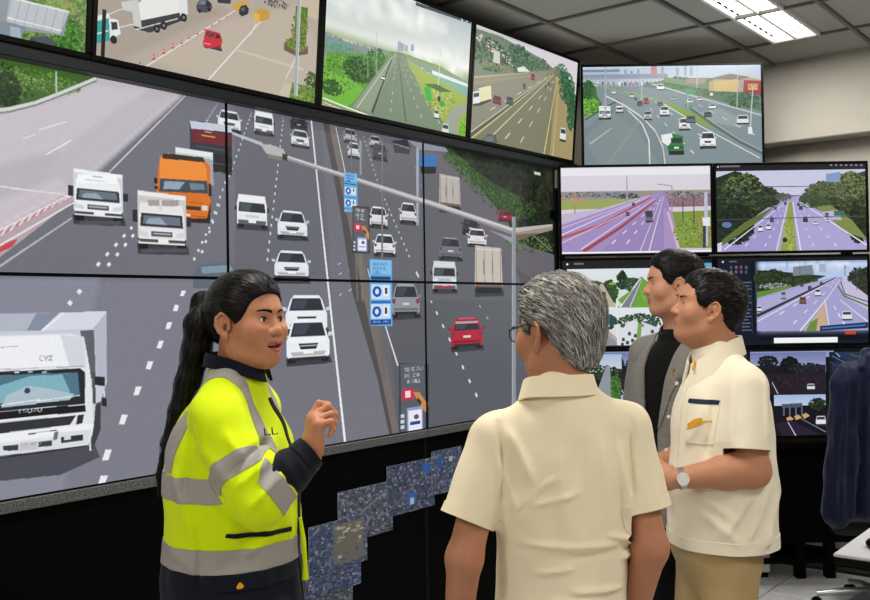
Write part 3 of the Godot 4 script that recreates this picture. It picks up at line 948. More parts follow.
	ply([1052, 132, 1101, 130, 1101, 231, 1051, 233], "#5fa7dc")
	rct(1054, 134, 44, 18, "#7fbde8")
	txt("MAINTAIN", 1059, 136, 5.0, "#1d4fa0", 4.1)
	txt("PRIVATE", 1059, 143, 5.0, "#1d4fa0", 4.1)
	txt("LANE", 1059, 150, 5.0, "#1d4fa0", 4.1)
	rct(1054, 159, 43, 2, "#1f3f70")
	rct(1054, 168, 42, 20, "#c6dcf0")
	rct(1053, 199, 42, 19, "#c6dcf0")
	ell(1067, 178, 9.8, 8.6, "#1b49a8")
	ell(1067, 178, 4.4, 4.6, "#d6e6f4")
	rct(1081, 168, 11, 14, "#eef2f6")
	rct(1084, 170, 5, 9, "#3c4654")
	ell(1066, 209, 9.8, 8.6, "#1b49a8")
	ell(1066, 209, 4.4, 4.5, "#d6e6f4")
	rct(1080, 200, 11, 14, "#eef2f6")
	rct(1083, 202, 5, 9, "#3c4654")
	rct(1053, 194, 43, 0, "#2a63b4")
	rct(1052, 224, 45, 3, "#1c3f92")
	txt("DRIVE SAFE", 1056, 225, 3.0, "#dfe9f6", 3.6)
	ply([1081, 215, 1146, 213, 1145, 336, 1080, 337], "#3f4149")
	rct(1084, 218, 56, 112, "#595c64")
	txt("YOUR ARE", 1093, 222, 7.3, "#e6e6e8", 4.0)
	txt("ONE TAP", 1093, 234, 7.3, "#e6e6e8", 4.5)
	txt("A CALL", 1099, 244, 6.1, "#e6e6e8", 5.2)
	ply([1087, 260, 1116, 258, 1115, 277, 1086, 282], "#c2354a")
	rct(1094, 264, 12, 10, "#efd9da")
	ply([1112, 265, 1127, 264, 1143, 283, 1142, 300, 1128, 290], "#c98b4e")
	ply([1123, 274, 1132, 281, 1129, 288, 1120, 279], "#3a2f2a")
	rct(1097, 294, 37, 37, "#8f9cc4")
	rct(1100, 299, 31, 30, "#e8e9f4")
	ell(1119, 308, 5.9, 4.3, "#6c4a58")
	rct(1104, 318, 23, 2, "#2c418c")
	rct(1083, 306, 8, 5, "#c3cde0")
	rct(1082, 316, 8, 5, "#c3cde0")
	rct(1082, 325, 8, 5, "#c3cde0")
	ply([1143, 350, 1231, 350, 1229, 522, 1141, 518], "#5fa7dc")
	rct(1145, 352, 82, 37, "#7fbde8")
	txt("MAINTAIN", 1156, 358, 8.4, "#1d4fa0", 7.3)
	txt("PRIVATE", 1156, 370, 8.4, "#1d4fa0", 7.3)
	txt("LANE", 1156, 381, 8.4, "#1d4fa0", 7.3)
	rct(1147, 395, 77, 9, "#1f3f70")
	rct(1147, 410, 76, 40, "#c6dcf0")
	rct(1146, 462, 76, 39, "#c6dcf0")
	ell(1170, 429, 17.4, 14.4, "#1b49a8")
	ell(1170, 429, 7.8, 7.6, "#d6e6f4")
	rct(1195, 415, 20, 25, "#eef2f6")
	rct(1201, 418, 10, 17, "#3c4654")
	ell(1168, 482, 17.4, 14.4, "#1b49a8")
	ell(1168, 482, 7.8, 7.6, "#d6e6f4")
	rct(1194, 468, 20, 25, "#eef2f6")
	rct(1199, 471, 10, 17, "#3c4654")
	rct(1146, 454, 77, 6, "#2a63b4")
	rct(1143, 503, 80, 13, "#1c3f92")
	txt("DRIVE SAFE", 1152, 506, 5.0, "#dfe9f6", 6.4)
	ply([1253, 622, 1374, 631, 1371, 823, 1250, 808], "#3f4149")
	rct(1259, 627, 103, 187, "#595c64")
	txt("YOU RE ONLY", 1276, 636, 11.3, "#e6e6e8", 7.3)
	txt("ONE SCAN", 1276, 653, 11.3, "#e6e6e8", 8.2)
	txt("A CALL", 1287, 670, 9.4, "#e6e6e8", 9.5)
	ply([1264, 692, 1317, 696, 1316, 724, 1263, 725], "#c2354a")
	rct(1277, 700, 23, 18, "#efd9da")
	ply([1311, 705, 1337, 707, 1369, 740, 1365, 767, 1340, 747], "#c98b4e")
	ply([1330, 722, 1346, 734, 1342, 746, 1325, 729], "#3a2f2a")
	rct(1283, 747, 68, 67, "#8f9cc4")
	rct(1289, 755, 57, 55, "#e8e9f4")
	ell(1323, 774, 10.9, 6.7, "#6c4a58")
	rct(1296, 786, 43, 9, "#2c418c")
	rct(1257, 762, 16, 10, "#c3cde0")
	rct(1256, 777, 16, 10, "#c3cde0")
	rct(1256, 792, 16, 10, "#c3cde0")
	car("van", 707, 216, 88, 75, "#e9eaee")
	car("front", 827, 243, 95, 67, "#dde1e8")
	car("front", 816, 339, 109, 68, "#dfe3ea")
	car("front", 848, 439, 138, 92, "#e6eaef")
	car("front", 850, 497, 142, 104, "#edf0f4")
	ply([592, 401, 608, 380, 688, 373, 716, 390, 716, 422, 591, 425], "#5d6875")
	ply([613, 384, 686, 378, 699, 393, 615, 399], "#7f93a6")
	ply([588, 68, 671, 66, 696, 72, 694, 178, 588, 155], "#3a3338")
	ply([588, 69, 693, 65, 696, 80, 591, 86], "#c4c9d8")
	ply([594, 86, 693, 85, 690, 112, 596, 115], "#6d1f2c")
	rct(619, 95, 37, 3, "#d2903e")
	rct(627, 87, 18, 1, "#ead6d4")
	ply([588, 116, 690, 112, 689, 139, 588, 138], "#2c3038")
	rct(601, 121, 80, 3, "#4b5560")
	ply([646, 131, 695, 136, 695, 169, 648, 174], "#232226")
	rct(650, 154, 41, 0, "#77757a")
	ply([550, 131, 649, 131, 648, 183, 550, 170], "#c9ced6")
	ply([550, 131, 649, 131, 646, 142, 552, 142], "#e4e8ec")
	ply([601, 145, 648, 148, 650, 204, 623, 207], "#9ea4aa")
	ply([509, 226, 642, 227, 638, 288, 513, 291], "#26211f")
	ply([511, 155, 535, 146, 619, 147, 640, 162, 641, 242, 630, 278, 513, 285, 500, 241], "#d86f22")
	ply([513, 157, 611, 151, 629, 163, 632, 195, 510, 201], "#ee8c34")
	ply([520, 148, 622, 145, 627, 155, 518, 159], "#2f2620")
	ply([512, 202, 632, 196, 634, 223, 509, 229], "#3c4854")
	ply([522, 206, 574, 203, 559, 221, 519, 223], "#8fa3b1")
	ply([584, 204, 623, 203, 626, 215, 589, 219], "#6e808c")
	rct(523, 245, 99, -2, "#8c4310")
	rct(533, 254, 81, 8, "#3a2c24")
	rct(513, 256, 16, 13, "#d9d6cc")
	rct(617, 250, 15, 11, "#d9d6cc")
	rct(513, 274, 116, 2, "#a64e16")
	rct(560, 271, 27, 5, "#e2ddd2")
	rct(497, 202, 8, 11, "#232327")
	rct(498, 218, 8, 7, "#232327")
	rct(635, 201, 8, 27, "#232327")
	car("truck", 316, 201, 108, 100, "#eceef1")
	ply([326, 211, 408, 207, 414, 222, 322, 229], "#f6f7f9")
	rct(340, 220, 44, 0, "#9fb0c8")
	rct(357, 212, 21, 2, "#8fb4d4")
	car("truck", 457, 231, 119, 121, "#e6e4e4")
	ply([481, 249, 558, 244, 556, 257, 483, 261], "#a49c96")
	rct(509, 246, 6, 24, "#d8d2cc")
	ln(329, 306, 419, 301, 7.7, 8.0, "#4d4e58")
	ln(464, 355, 577, 350, 8.1, 8.5, "#4d4e58")
	ply([-12, 728, 355, 734, 366, 758, 283, 781, -12, 766], "#4a4b55")
	ply([-10, 476, 384, 472, 383, 612, 349, 702, -12, 666], "#c9ccd8")
	ply([-10, 473, 257, 474, 227, 507, -10, 503], "#b2b7c6")
	ply([257, 474, 384, 473, 354, 506, 239, 507], "#d5d9e4")
	ply([239, 474, 286, 473, 246, 507, 220, 506], "#868da0")
	ln(294, 474, 250, 507, 2.6, 3.3, "#eef0f6")
	ply([354, 506, 384, 474, 383, 608, 363, 622], "#b4b8c6")
	ply([327, 509, 356, 508, 359, 607, 338, 598], "#5c606a")
	ply([-10, 513, 306, 514, 335, 521, 347, 587, 354, 703, 340, 734, -12, 721], "#e3e5ea")
	ply([-10, 517, 302, 516, 333, 523, 336, 578, -11, 572], "#eff0f3")
	ply([286, 516, 335, 521, 338, 582, 305, 580], "#d3d6dd")
	ply([-11, 575, 326, 582, 336, 590, 335, 651, -11, 648], "#23262c")
	ply([-11, 580, 321, 589, 325, 635, -11, 630], "#4f7385")
	ply([135, 612, 226, 590, 289, 591, 305, 626, 152, 638], "#7fb0c0")
	ply([181, 623, 219, 608, 253, 614, 313, 630, 304, 641, 170, 644], "#aebfcb")
	ln(170, 639, 245, 635, 1.8, 1.8, "#e8eef2")
	ln(237, 638, 325, 634, 1.8, 1.9, "#dfe8ee")
	ell(220, 617, 5.7, 5.4, "#39444e")
	ply([-11, 648, 335, 653, 337, 666, -12, 663], "#17181c")
	txt("ISUZU", 201, 651, 6.5, "#cfd3da", 9.6)
	ply([-12, 669, 316, 672, 304, 688, -12, 692], "#303237")
	ply([320, 672, 333, 672, 329, 688, 316, 689], "#2c2e34")
	ply([-12, 692, 354, 691, 353, 706, -12, 707], "#f0f1f4")
	ply([-12, 710, 264, 711, 276, 701, 349, 702, 340, 732, -12, 728], "#dadce2")
	ply([173, 713, 202, 714, 202, 724, 175, 722], "#3b3e46")
	ply([240, 714, 267, 714, 267, 724, 240, 723], "#3b3e46")
	ply([204, 711, 238, 712, 238, 727, 204, 726], "#c4c6cc")
	txt("C2 N70", 208, 713, 6.1, "#8f9299", 6.3)
	ply([285, 710, 330, 710, 330, 721, 285, 721], "#2f3238")
	rct(291, 710, 14, 7, "#cfd6dc")
	ply([272, 699, 280, 698, 277, 713, 269, 714], "#6b6e76")
	ln(133, 734, 340, 733, 2.4, 2.7, "#2c2e34")
	ln(221, 697, 277, 696, 1.5, 1.5, "#2c2e34")
	txt("CYZ", 244, 554, 9.2, "#9a9da6", 8.9)
	ln(171, 535, 204, 534, 1.4, 1.4, "#a8abb4")
	ln(135, 574, 334, 578, 1.2, 1.3, "#9fa3ae")
	rct(196, 580, 9, 3, "#cfd3da")
	rct(222, 581, 9, 3, "#cfd3da")
	rct(249, 583, 9, 3, "#cfd3da")
	ply([355, 599, 378, 602, 378, 620, 357, 616], "#26272c")
	ply([351, 591, 357, 591, 358, 653, 352, 652], "#4a4d55")
	ply([371, 642, 382, 645, 382, 661, 371, 658], "#26272c")
	ply([358, 653, 369, 650, 368, 704, 353, 737, 347, 732, 354, 691], "#3c3e45")
	ln(344, 713, 346, 743, 2.7, 3.1, "#eef0f2")
	rct(375, 629, 4, 12, "#dddddd")
	return finish(0.05, true)

func paint_roof() -> Image:
	canvas(720, 424, "#5f7a44", 11)
	blob(630, 365, 144, 94, 880, 2.3, 7.3, ["#4f7a30", "#3c6426", "#6b9a40", "#7fae4c", "#8a8f60"])
	blob(675, 392, 35, 43, 352, 1.8, 5.9, ["#3c7a22", "#2f651b", "#4f9430", "#245216"])
	blob(663, 324, 34, 19, 176, 1.8, 4.4, ["#8aa552", "#a09a60", "#6c8a3c"])
	ply([385, 316, 540, 334, 676, 335, 666, 395, 388, 422], "#8d949c")
	ply([536, 337, 676, 335, 656, 393, 528, 394], "#b9bfc4")
	ln(535, 337, 676, 335, 4.5, 4.8, "#dde1e2")
	ln(540, 338, 528, 398, 1.8, 1.8, "#9aa1a8")
	ln(560, 338, 548, 398, 1.8, 1.8, "#9aa1a8")
	ln(581, 338, 569, 397, 1.8, 1.8, "#9aa1a8")
	ln(602, 338, 590, 397, 1.9, 1.8, "#9aa1a8")
	ln(624, 337, 612, 397, 1.9, 1.9, "#9aa1a8")
	ln(646, 337, 633, 397, 1.9, 1.9, "#9aa1a8")
	ln(668, 337, 655, 397, 1.9, 1.9, "#9aa1a8")
	ln(532, 383, 660, 384, 3.2, 3.3, "#e3e6e6")
	ply([388, 418, 533, 393, 579, 394, 561, 423, 389, 452], "#7f8a93")
	ply([389, 444, 543, 427, 539, 437, 390, 465], "#6f7a5a")
	ply([571, 442, 589, 415, 627, 404, 662, 434, 663, 448, 562, 450], "#33363f")
	ply([589, 415, 627, 404, 662, 439, 618, 434], "#474b55")
	ply([538, 401, 561, 400, 566, 436, 539, 433], "#9fb0bd")
	return finish(0.06, true)

func paint_toll() -> Image:
	canvas(720, 424, "#a89c8e", 12)
	grd(0, 0, 720, 424, "#9a9086", "#b9ab9b")
	ply([-4, 387, 293, 214, 804, 54, 829, 427, -1, 461], "#b3a89b")
	ply([150, 406, 394, 244, 644, 140, 743, 286, 751, 421, 370, 428], "#bdb0a1")
	ply([-7, 290, 201, 224, 392, 217, 65, 423, -1, 446], "#a99d90")
	smear(16)
	ln(-2, 337, 73, 289, 1.9, 2.0, "#e8e2da")
	ln(35, 353, 105, 322, 2.0, 2.5, "#e9e3da")
	ln(133, 429, 426, 202, 3.6, 2.8, "#e6dfd5")
	ln(329, 426, 505, 218, 3.8, 2.8, "#efe9e0")
	ln(484, 234, 464, 273, 2.3, 2.3, "#e8e2d8")
	ln(418, 322, 671, 330, 6.1, 9.0, "#cbbfb0")
	ln(603, 370, 652, 273, 2.7, 3.0, "#e7e0d6")
	ply([636, 127, 764, 95, 767, 138, 711, 170, 646, 161], "#c9b8a2")
	ply([629, 147, 676, 141, 675, 257, 599, 285, 593, 262, 627, 237], "#5a7430")
	blob(648, 214, 31, 65, 286, 1.8, 5.5, ["#5e7a32", "#46601f", "#7d9444", "#8e8d4a"])
	ply([590, 269, 653, 274, 683, 255, 685, 279, 638, 295, 591, 287], "#6d5a46")
	blob(636, 262, 43, 18, 132, 1.8, 4.4, ["#6f8a36", "#8a9a45", "#4f6b26"])
	ply([589, 441, 602, 409, 643, 384, 748, 371, 752, 439], "#6a8a3e")
	blob(668, 403, 71, 27, 352, 2.3, 6.5, ["#6d8c3f", "#57752f", "#8aa651", "#47602a"])
	ply([569, 439, 597, 383, 628, 381, 615, 437], "#c8bba9")
	blob(705, 354, 28, 24, 132, 1.8, 5.6, ["#3c5424", "#5a7833", "#2d421c"])
	ln(640, 111, 643, 414, 10.6, 12.6, "#a2a9ad")
	ln(646, 109, 649, 413, 2.9, 3.6, "#d0d4d4")
	ply([475, 202, 503, 184, 533, 188, 530, 209, 495, 226, 477, 225], "#c79a3e")
	ply([475, 202, 497, 203, 495, 226, 477, 225], "#e0b552")
	ply([398, 201, 446, 176, 453, 191, 413, 215], "#d2a045")
	blob(553, 157, 52, 14, 132, 1.4, 4.3, ["#3a3c44", "#7a4a3c", "#52647c", "#8d8a80"])
	ply([115, 433, 121, 414, 128, 430], "#d14b3a")
	ln(117, 424, 125, 423, 2.3, 1.5, "#f3e4dc")
	ply([154, 404, 160, 387, 166, 402], "#d14b3a")
	ln(156, 397, 163, 395, 2.3, 1.5, "#f3e4dc")
	ply([184, 383, 189, 366, 195, 381], "#d14b3a")
	ln(185, 376, 192, 374, 2.3, 1.6, "#f3e4dc")
	ply([211, 363, 215, 348, 221, 361], "#d14b3a")
	ln(212, 356, 218, 355, 2.4, 1.6, "#f3e4dc")
	ply([237, 345, 241, 330, 246, 342], "#d14b3a")
	ln(238, 338, 243, 337, 2.4, 1.6, "#f3e4dc")
	ply([261, 326, 265, 313, 270, 324], "#d14b3a")
	ln(263, 320, 268, 319, 2.4, 1.6, "#f3e4dc")
	ply([285, 309, 289, 297, 294, 307], "#d14b3a")
	ln(287, 303, 291, 302, 2.4, 1.6, "#f3e4dc")
	ply([309, 292, 313, 280, 317, 290], "#d14b3a")
	ln(310, 286, 315, 285, 2.4, 1.6, "#f3e4dc")
	ply([333, 275, 336, 264, 340, 273], "#d14b3a")
	ln(333, 270, 338, 269, 2.4, 1.6, "#f3e4dc")
	ply([356, 258, 359, 248, 362, 256], "#d14b3a")
	ln(356, 253, 360, 252, 2.5, 1.6, "#f3e4dc")
	ply([379, 241, 381, 232, 385, 240], "#d14b3a")
	ln(379, 237, 383, 236, 2.5, 1.6, "#f3e4dc")
	ply([401, 224, 404, 217, 407, 223], "#d14b3a")
	ln(402, 221, 405, 220, 2.5, 1.7, "#f3e4dc")
	ply([424, 208, 426, 201, 429, 207], "#d14b3a")
	ln(424, 205, 427, 204, 2.5, 1.7, "#f3e4dc")
	car("dot", 311, 288, 58, 46, "#c9313a")
	ell(321, 333, 7.1, 6.5, "#1c1a1c")
	ell(357, 321, 7.2, 7.1, "#1c1a1c")
	ply([307, 325, 317, 307, 330, 292, 356, 288, 368, 298, 372, 311, 361, 324, 335, 336, 312, 337], "#c92f3a")
	ply([321, 307, 330, 295, 349, 291, 340, 305], "#5a3a40")
	ply([351, 292, 361, 294, 366, 301, 347, 307], "#3a2a2e")
	ln(311, 326, 334, 326, 2.2, 2.2, "#f0c8c0")
	ply([282, 233, 290, 217, 315, 206, 332, 215, 333, 229, 314, 244, 285, 246], "#4a4b54")
	ply([288, 226, 297, 216, 312, 210, 310, 223], "#7c828c")
	ply([316, 211, 329, 216, 323, 228, 313, 225], "#2a2c32")
	ell(294, 244, 5.1, 4.8, "#1a1a1c")
	ell(324, 233, 5.2, 4.9, "#1a1a1c")
	ply([423, 209, 429, 197, 446, 189, 457, 198, 455, 213, 434, 225, 424, 220], "#2f3036")
	ply([429, 202, 443, 196, 444, 207, 430, 212], "#5c6068")
	ply([344, 190, 397, 177, 392, 200, 352, 207], "#3b3c42")
	ply([106, 274, 142, 232, 224, 210, 245, 253, 227, 273, 117, 320], "#e7e6e2")
	ply([100, 319, 242, 259, 246, 279, 146, 336, 100, 334], "#3a3a3e")
	ply([89, 266, 109, 261, 123, 329, 100, 329], "#c9cac6")
	ply([228, 217, 253, 219, 258, 260, 233, 272], "#dfe0de")
	ln(106, 337, 227, 280, 3.0, 3.1, "#d8d8d4")
	ell(166, 321, 9.3, 10.8, "#1b1b1e")
	ell(166, 321, 3.8, 4.6, "#77787c")
	ell(186, 308, 9.5, 10.9, "#1b1b1e")
	ell(186, 308, 3.8, 4.7, "#77787c")
	ell(245, 273, 9.8, 11.1, "#1b1b1e")
	ell(245, 273, 4.0, 4.7, "#77787c")
	ply([-6, 339, 31, 320, 36, 379, -3, 397], "#2f9a94")
	ply([-6, 329, 31, 313, 34, 324, -5, 343], "#dfe3e0")
	ply([31, 325, 56, 324, 65, 357, 36, 379], "#e2e6e6")
	ply([37, 334, 53, 330, 56, 347, 40, 353], "#2f353c")
	ell(46, 376, 9.2, 10.4, "#1c1c1f")
	ln(-1, 372, 32, 356, 2.9, 3.0, "#e8f0ee")
	ply([62, 278, 92, 265, 93, 295, 68, 296], "#c8cacc")
	rct(13, 307, 10, 124, "#121214")
	return finish(0.05, true)

func paint_green_road() -> Image:
	canvas(720, 424, "#9ab07c", 13)
	grd(0, 0, 720, 190, "#b9c6c8", "#dfe3da")
	blob(333, 54, 245, 46, 132, 6.6, 22.5, ["#eef0ea", "#e2e6e2", "#d2dadb", "#f6f6f0"])
	blob(101, 89, 130, 31, 66, 6.2, 17.4, ["#dfe4e2", "#eceee8"])
	blob(553, 172, 164, 49, 66, 5.3, 19.6, ["#e4e8e2", "#f0f1ea"])
	smear(26)
	ply([-12, 194, 65, 202, 247, 201, 344, 188, 555, 193, 731, 226, 753, 469, 6, 470], "#7f9a52")
	ply([-12, 194, 87, 203, 275, 195, 277, 215, -6, 279], "#7f948c")
	ply([364, 197, 501, 204, 719, 220, 724, 279, 506, 267, 366, 217], "#7d9a8c")
	roofs(-2, 201, 266, 203, 150, 3.0, ["#9aa6a4", "#c0c6c2", "#a87a68", "#76888a", "#b0b6b0", "#64806f", "#d4d8d2"])
	roofs(386, 213, 721, 249, 110, 3.4, ["#9fb0aa", "#6f9684", "#c9d0cb", "#86a496", "#57806e", "#dfe4df"])
	ply([23, 211, 119, 216, 111, 236, 16, 237], "#6f9c94")
	ply([476, 230, 720, 235, 723, 272, 507, 274], "#7fb09a")
	ply([513, 216, 719, 228, 720, 239, 514, 230], "#e2e8e4")
	rct(331, 153, 17, 33, "#9aa6b4")
	rct(346, 156, 17, 26, "#9aa6b4")
	rct(396, 149, 17, 23, "#9aa6b4")
	rct(366, 159, 16, 20, "#9aa6b4")
	ply([13, 257, 320, 206, 123, 413, 14, 394], "#5f9a2c")
	ply([8, 314, 117, 318, 201, 348, 101, 417, 6, 407], "#6fb436")
	blob(64, 318, 77, 62, 396, 1.9, 5.8, ["#6aa836", "#54892a", "#7fbf40", "#41701f"])
	blob(159, 284, 72, 42, 528, 2.4, 7.1, ["#2a5a20", "#1f4718", "#386e28", "#17380f"])
	blob(41, 363, 42, 25, 220, 2.3, 5.8, ["#2f6224", "#22501a"])
	blob(235, 236, 47, 39, 198, 2.0, 6.0, ["#3a6f2c", "#2c5a22"])
	blob(89, 240, 104, 19, 198, 1.6, 3.9, ["#3f7a3a", "#65946c"])
	ply([305, 196, 354, 189, 722, 391, 734, 464, 123, 413], "#6f8168")
	ply([309, 195, 344, 194, 663, 466, 124, 420], "#788a72")
	ply([314, 197, 334, 196, 224, 414, 132, 409], "#8b9a80")
	ln(314, 200, 224, 413, 3.3, 9.8, "#3d4638")
	ln(334, 196, 391, 418, 2.7, 7.5, "#56624f")
	ln(319, 199, 154, 408, 2.0, 4.5, "#c4ccb4")
	dsh(325, 218, 311, 416, 9, 1.7, 4.0, 0.40, 1.50, "#c9d2bb")
	dsh(346, 221, 485, 411, 9, 1.7, 4.2, 0.40, 1.50, "#c4cdb6")
	dsh(356, 219, 595, 416, 9, 1.7, 4.3, 0.40, 1.50, "#bcc6ae")
	ln(354, 198, 679, 448, 2.0, 5.1, "#b8c2a4")
	ply([375, 202, 503, 232, 724, 279, 741, 471, 679, 449, 478, 314], "#9db04c")
	blob(564, 313, 88, 57, 308, 2.1, 6.6, ["#a9bb54", "#8ca23e", "#c0c668", "#7d9638"])
	ply([725, 294, 634, 331, 604, 379, 631, 426, 681, 464, 716, 466, 670, 406, 683, 352, 728, 330], "#9aa293")
	blob(711, 407, 29, 51, 176, 2.2, 5.9, ["#5fae2a", "#4a9420", "#73c238"])
	ply([475, 286, 506, 267, 521, 321, 495, 332], "#2fae3a")
	ln(555, 100, 550, 308, 3.1, 4.9, "#cdd3cf")
	ln(228, 145, 238, 282, 2.3, 2.9, "#aab4b0")
	ln(193, 245, 197, 303, 2.3, 2.9, "#aab4b0")
	ell(559, 310, 8.8, 10.6, "#26301e")
	ell(577, 325, 16.6, 10.7, "#3fa04a")
	car("dot", 536, 351, 27, 31, "#dfe3dc")
	car("dot", 584, 393, 39, 43, "#dfe3dc")
	car("dot", 258, 280, 19, 16, "#e4e8e2")
	car("dot", 317, 296, 14, 10, "#9aa396")
	ply([474, 272, 538, 261, 629, 273, 563, 285], "#3f6a2c")
	ln(5, 401, 101, 413, 4.9, 5.1, "#eceee0")
	ln(101, 413, 287, 433, 5.1, 5.3, "#eceee0")
	ln(287, 433, 394, 452, 5.3, 5.5, "#eceee0")
	ln(6, 413, 101, 426, 3.7, 3.8, "#dfe1d0")
	ln(101, 426, 288, 447, 3.8, 4.0, "#dfe1d0")
	ln(288, 447, 395, 466, 4.0, 4.1, "#dfe1d0")
	ln(6, 410, 101, 423, 3.1, 3.2, "#7f8474")
	ln(101, 423, 288, 443, 3.2, 3.3, "#7f8474")
	ln(288, 443, 384, 460, 3.3, 3.4, "#7f8474")
	ply([3, 417, 102, 426, 324, 456, 5, 458], "#b5a684")
	ln(10, 403, 10, 416, 2.2, 2.2, "#8e9382")
	ln(27, 406, 27, 418, 2.2, 2.2, "#8e9382")
	ln(44, 408, 45, 421, 2.2, 2.2, "#8e9382")
	ln(61, 411, 62, 423, 2.2, 2.2, "#8e9382")
	ln(79, 413, 80, 426, 2.2, 2.2, "#8e9382")
	ln(96, 416, 97, 429, 2.2, 2.2, "#8e9382")
	ln(114, 419, 115, 431, 2.2, 2.2, "#8e9382")
	ln(132, 421, 133, 434, 2.2, 2.2, "#8e9382")
	ln(151, 424, 151, 437, 2.2, 2.2, "#8e9382")
	ln(169, 427, 170, 439, 2.3, 2.3, "#8e9382")
	ln(187, 429, 188, 442, 2.3, 2.3, "#8e9382")
	ln(206, 432, 207, 445, 2.3, 2.3, "#8e9382")
	ln(225, 435, 226, 448, 2.3, 2.3, "#8e9382")
	ln(244, 438, 245, 451, 2.3, 2.3, "#8e9382")
	ln(264, 440, 265, 454, 2.3, 2.3, "#8e9382")
	ln(283, 443, 284, 457, 2.3, 2.3, "#8e9382")
	ln(303, 446, 304, 460, 2.3, 2.3, "#8e9382")
	ln(323, 449, 324, 463, 2.4, 2.4, "#8e9382")
	ln(411, 8, 717, 0, 11.4, 12.3, "#4c5258")
	ell(664, 3, 5.7, 3.6, "#dfe4e6")
	ell(693, 2, 5.8, 3.6, "#dfe4e6")
	return finish(0.04, true)

func paint_hill_road() -> Image:
	canvas(720, 424, "#7d7f66", 14)
	grd(0, 0, 720, 150, "#d8d3da", "#dcd8d8")
	ply([-36, 7, 151, 10, 431, 37, 586, 73, 590, 115, 440, 126, -20, 189], "#6f7f6a")
	blob(94, 94, 125, 60, 572, 2.8, 9.3, ["#2f5a3a", "#3f6e46", "#24482e", "#56805a", "#1c3a26"])
	blob(291, 73, 95, 55, 440, 2.9, 8.7, ["#3c6a48", "#2c5438", "#4f7c58", "#24462e"])
	blob(433, 69, 72, 32, 198, 2.4, 7.5, ["#4a7050", "#6c8a6e", "#3a5c44"])
	roofs(1, 20, 240, 107, 60, 3.6, ["#c9b8a8", "#d9d2c8", "#a8806c", "#8d8a86", "#b7aca0", "#6c7a72"])
	ply([118, 71, 157, 70, 161, 116, 116, 117], "#cfc9b8")
	ply([274, 109, 321, 92, 365, 107, 283, 123], "#dfe0dc")
	blob(195, 132, 196, 11, 154, 1.9, 4.7, ["#b08a58", "#8c6f4c", "#6d7a5c"])
	ply([-32, 198, 297, 124, 524, 68, 559, 112, -32, 258], "#8f8a72")
	ln(-30, 205, 351, 113, 5.8, 4.0, "#b9a884")
	ln(-29, 227, 366, 123, 4.4, 3.2, "#a1987e")
	ply([552, 46, 600, 54, 722, 291, 731, 443, -20, 465, -34, 243, 439, 118], "#83826a")
	ply([-33, 251, 368, 131, 526, 93, -24, 428], "#8c8a76")
	ply([532, 75, 585, 65, 549, 451, -21, 461, -10, 445], "#7b7a62")
	ply([562, 69, 601, 70, 718, 248, 739, 438, 541, 448], "#a39468")
	ln(525, 84, -11, 426, 4.9, 20.4, "#5d5c4c")
	ln(532, 83, -10, 437, 2.5, 7.4, "#cdbf8c")
	ln(540, 86, 64, 454, 2.5, 6.0, "#d8cc9c")
	ln(-12, 411, 496, 102, 4.4, 2.4, "#cfd0c0")
	ln(570, 76, 495, 449, 3.3, 9.1, "#d6c470")
	ln(585, 73, 564, 449, 2.5, 7.5, "#cdbb6a")
	dsh(557, 95, 166, 448, 7, 2.5, 6.2, 0.35, 1.60, "#dcdccc")
	dsh(564, 94, 287, 449, 7, 2.5, 6.3, 0.35, 1.60, "#d6d6c6")
	dsh(511, 95, 53, 333, 7, 2.5, 4.5, 0.35, 1.50, "#d4d4c8")
	ply([584, 57, 631, 56, 704, 129, 721, 283, 684, 245, 607, 120], "#2c5638")
	blob(646, 121, 63, 67, 352, 2.5, 7.8, ["#2c5a3a", "#3c6e48", "#22482e", "#4a7c56"])
	blob(697, 216, 40, 85, 264, 2.6, 7.9, ["#2f5e3c", "#23492f", "#3f7048"])
	blob(600, 62, 46, 33, 132, 2.1, 6.2, ["#4f7a5c", "#3a6248"])
	ply([6, 281, 115, 247, 117, 266, 50, 296, 8, 303], "#45433e")
	ply([38, 231, 112, 208, 119, 258, 49, 282], "#e6dcb6")
	ply([20, 237, 93, 213, 112, 208, 38, 233], "#f2ead0")
	ply([3, 252, 42, 239, 49, 285, 7, 296], "#e6e8e6")
	ply([7, 257, 40, 247, 41, 262, 8, 271], "#3a4046")
	car("dot", 129, 240, 54, 30, "#8f2f3a")
	car("dot", 216, 230, 46, 29, "#4f5560")
	ply([62, 428, 110, 394, 161, 391, 170, 421, 141, 452, 64, 454], "#55585a")
	ply([86, 409, 142, 398, 150, 416, 87, 428], "#6f7476")
	car("dot", 613, 295, 47, 55, "#e2e4dc")
	car("dot", -22, 344, 23, 44, "#d8dad8")
	car("dot", 374, 111, 28, 23, "#a83a40")
	car("dot", 322, 161, 20, 19, "#5a5a5e")
	car("dot", 500, 125, 14, 12, "#5a5a5e")
	car("dot", 479, 142, 14, 12, "#7a3a3a")
	ln(-11, 12, 729, -10, 7.3, 5.9, "#c9c4cc")
	return finish(0.05, true)

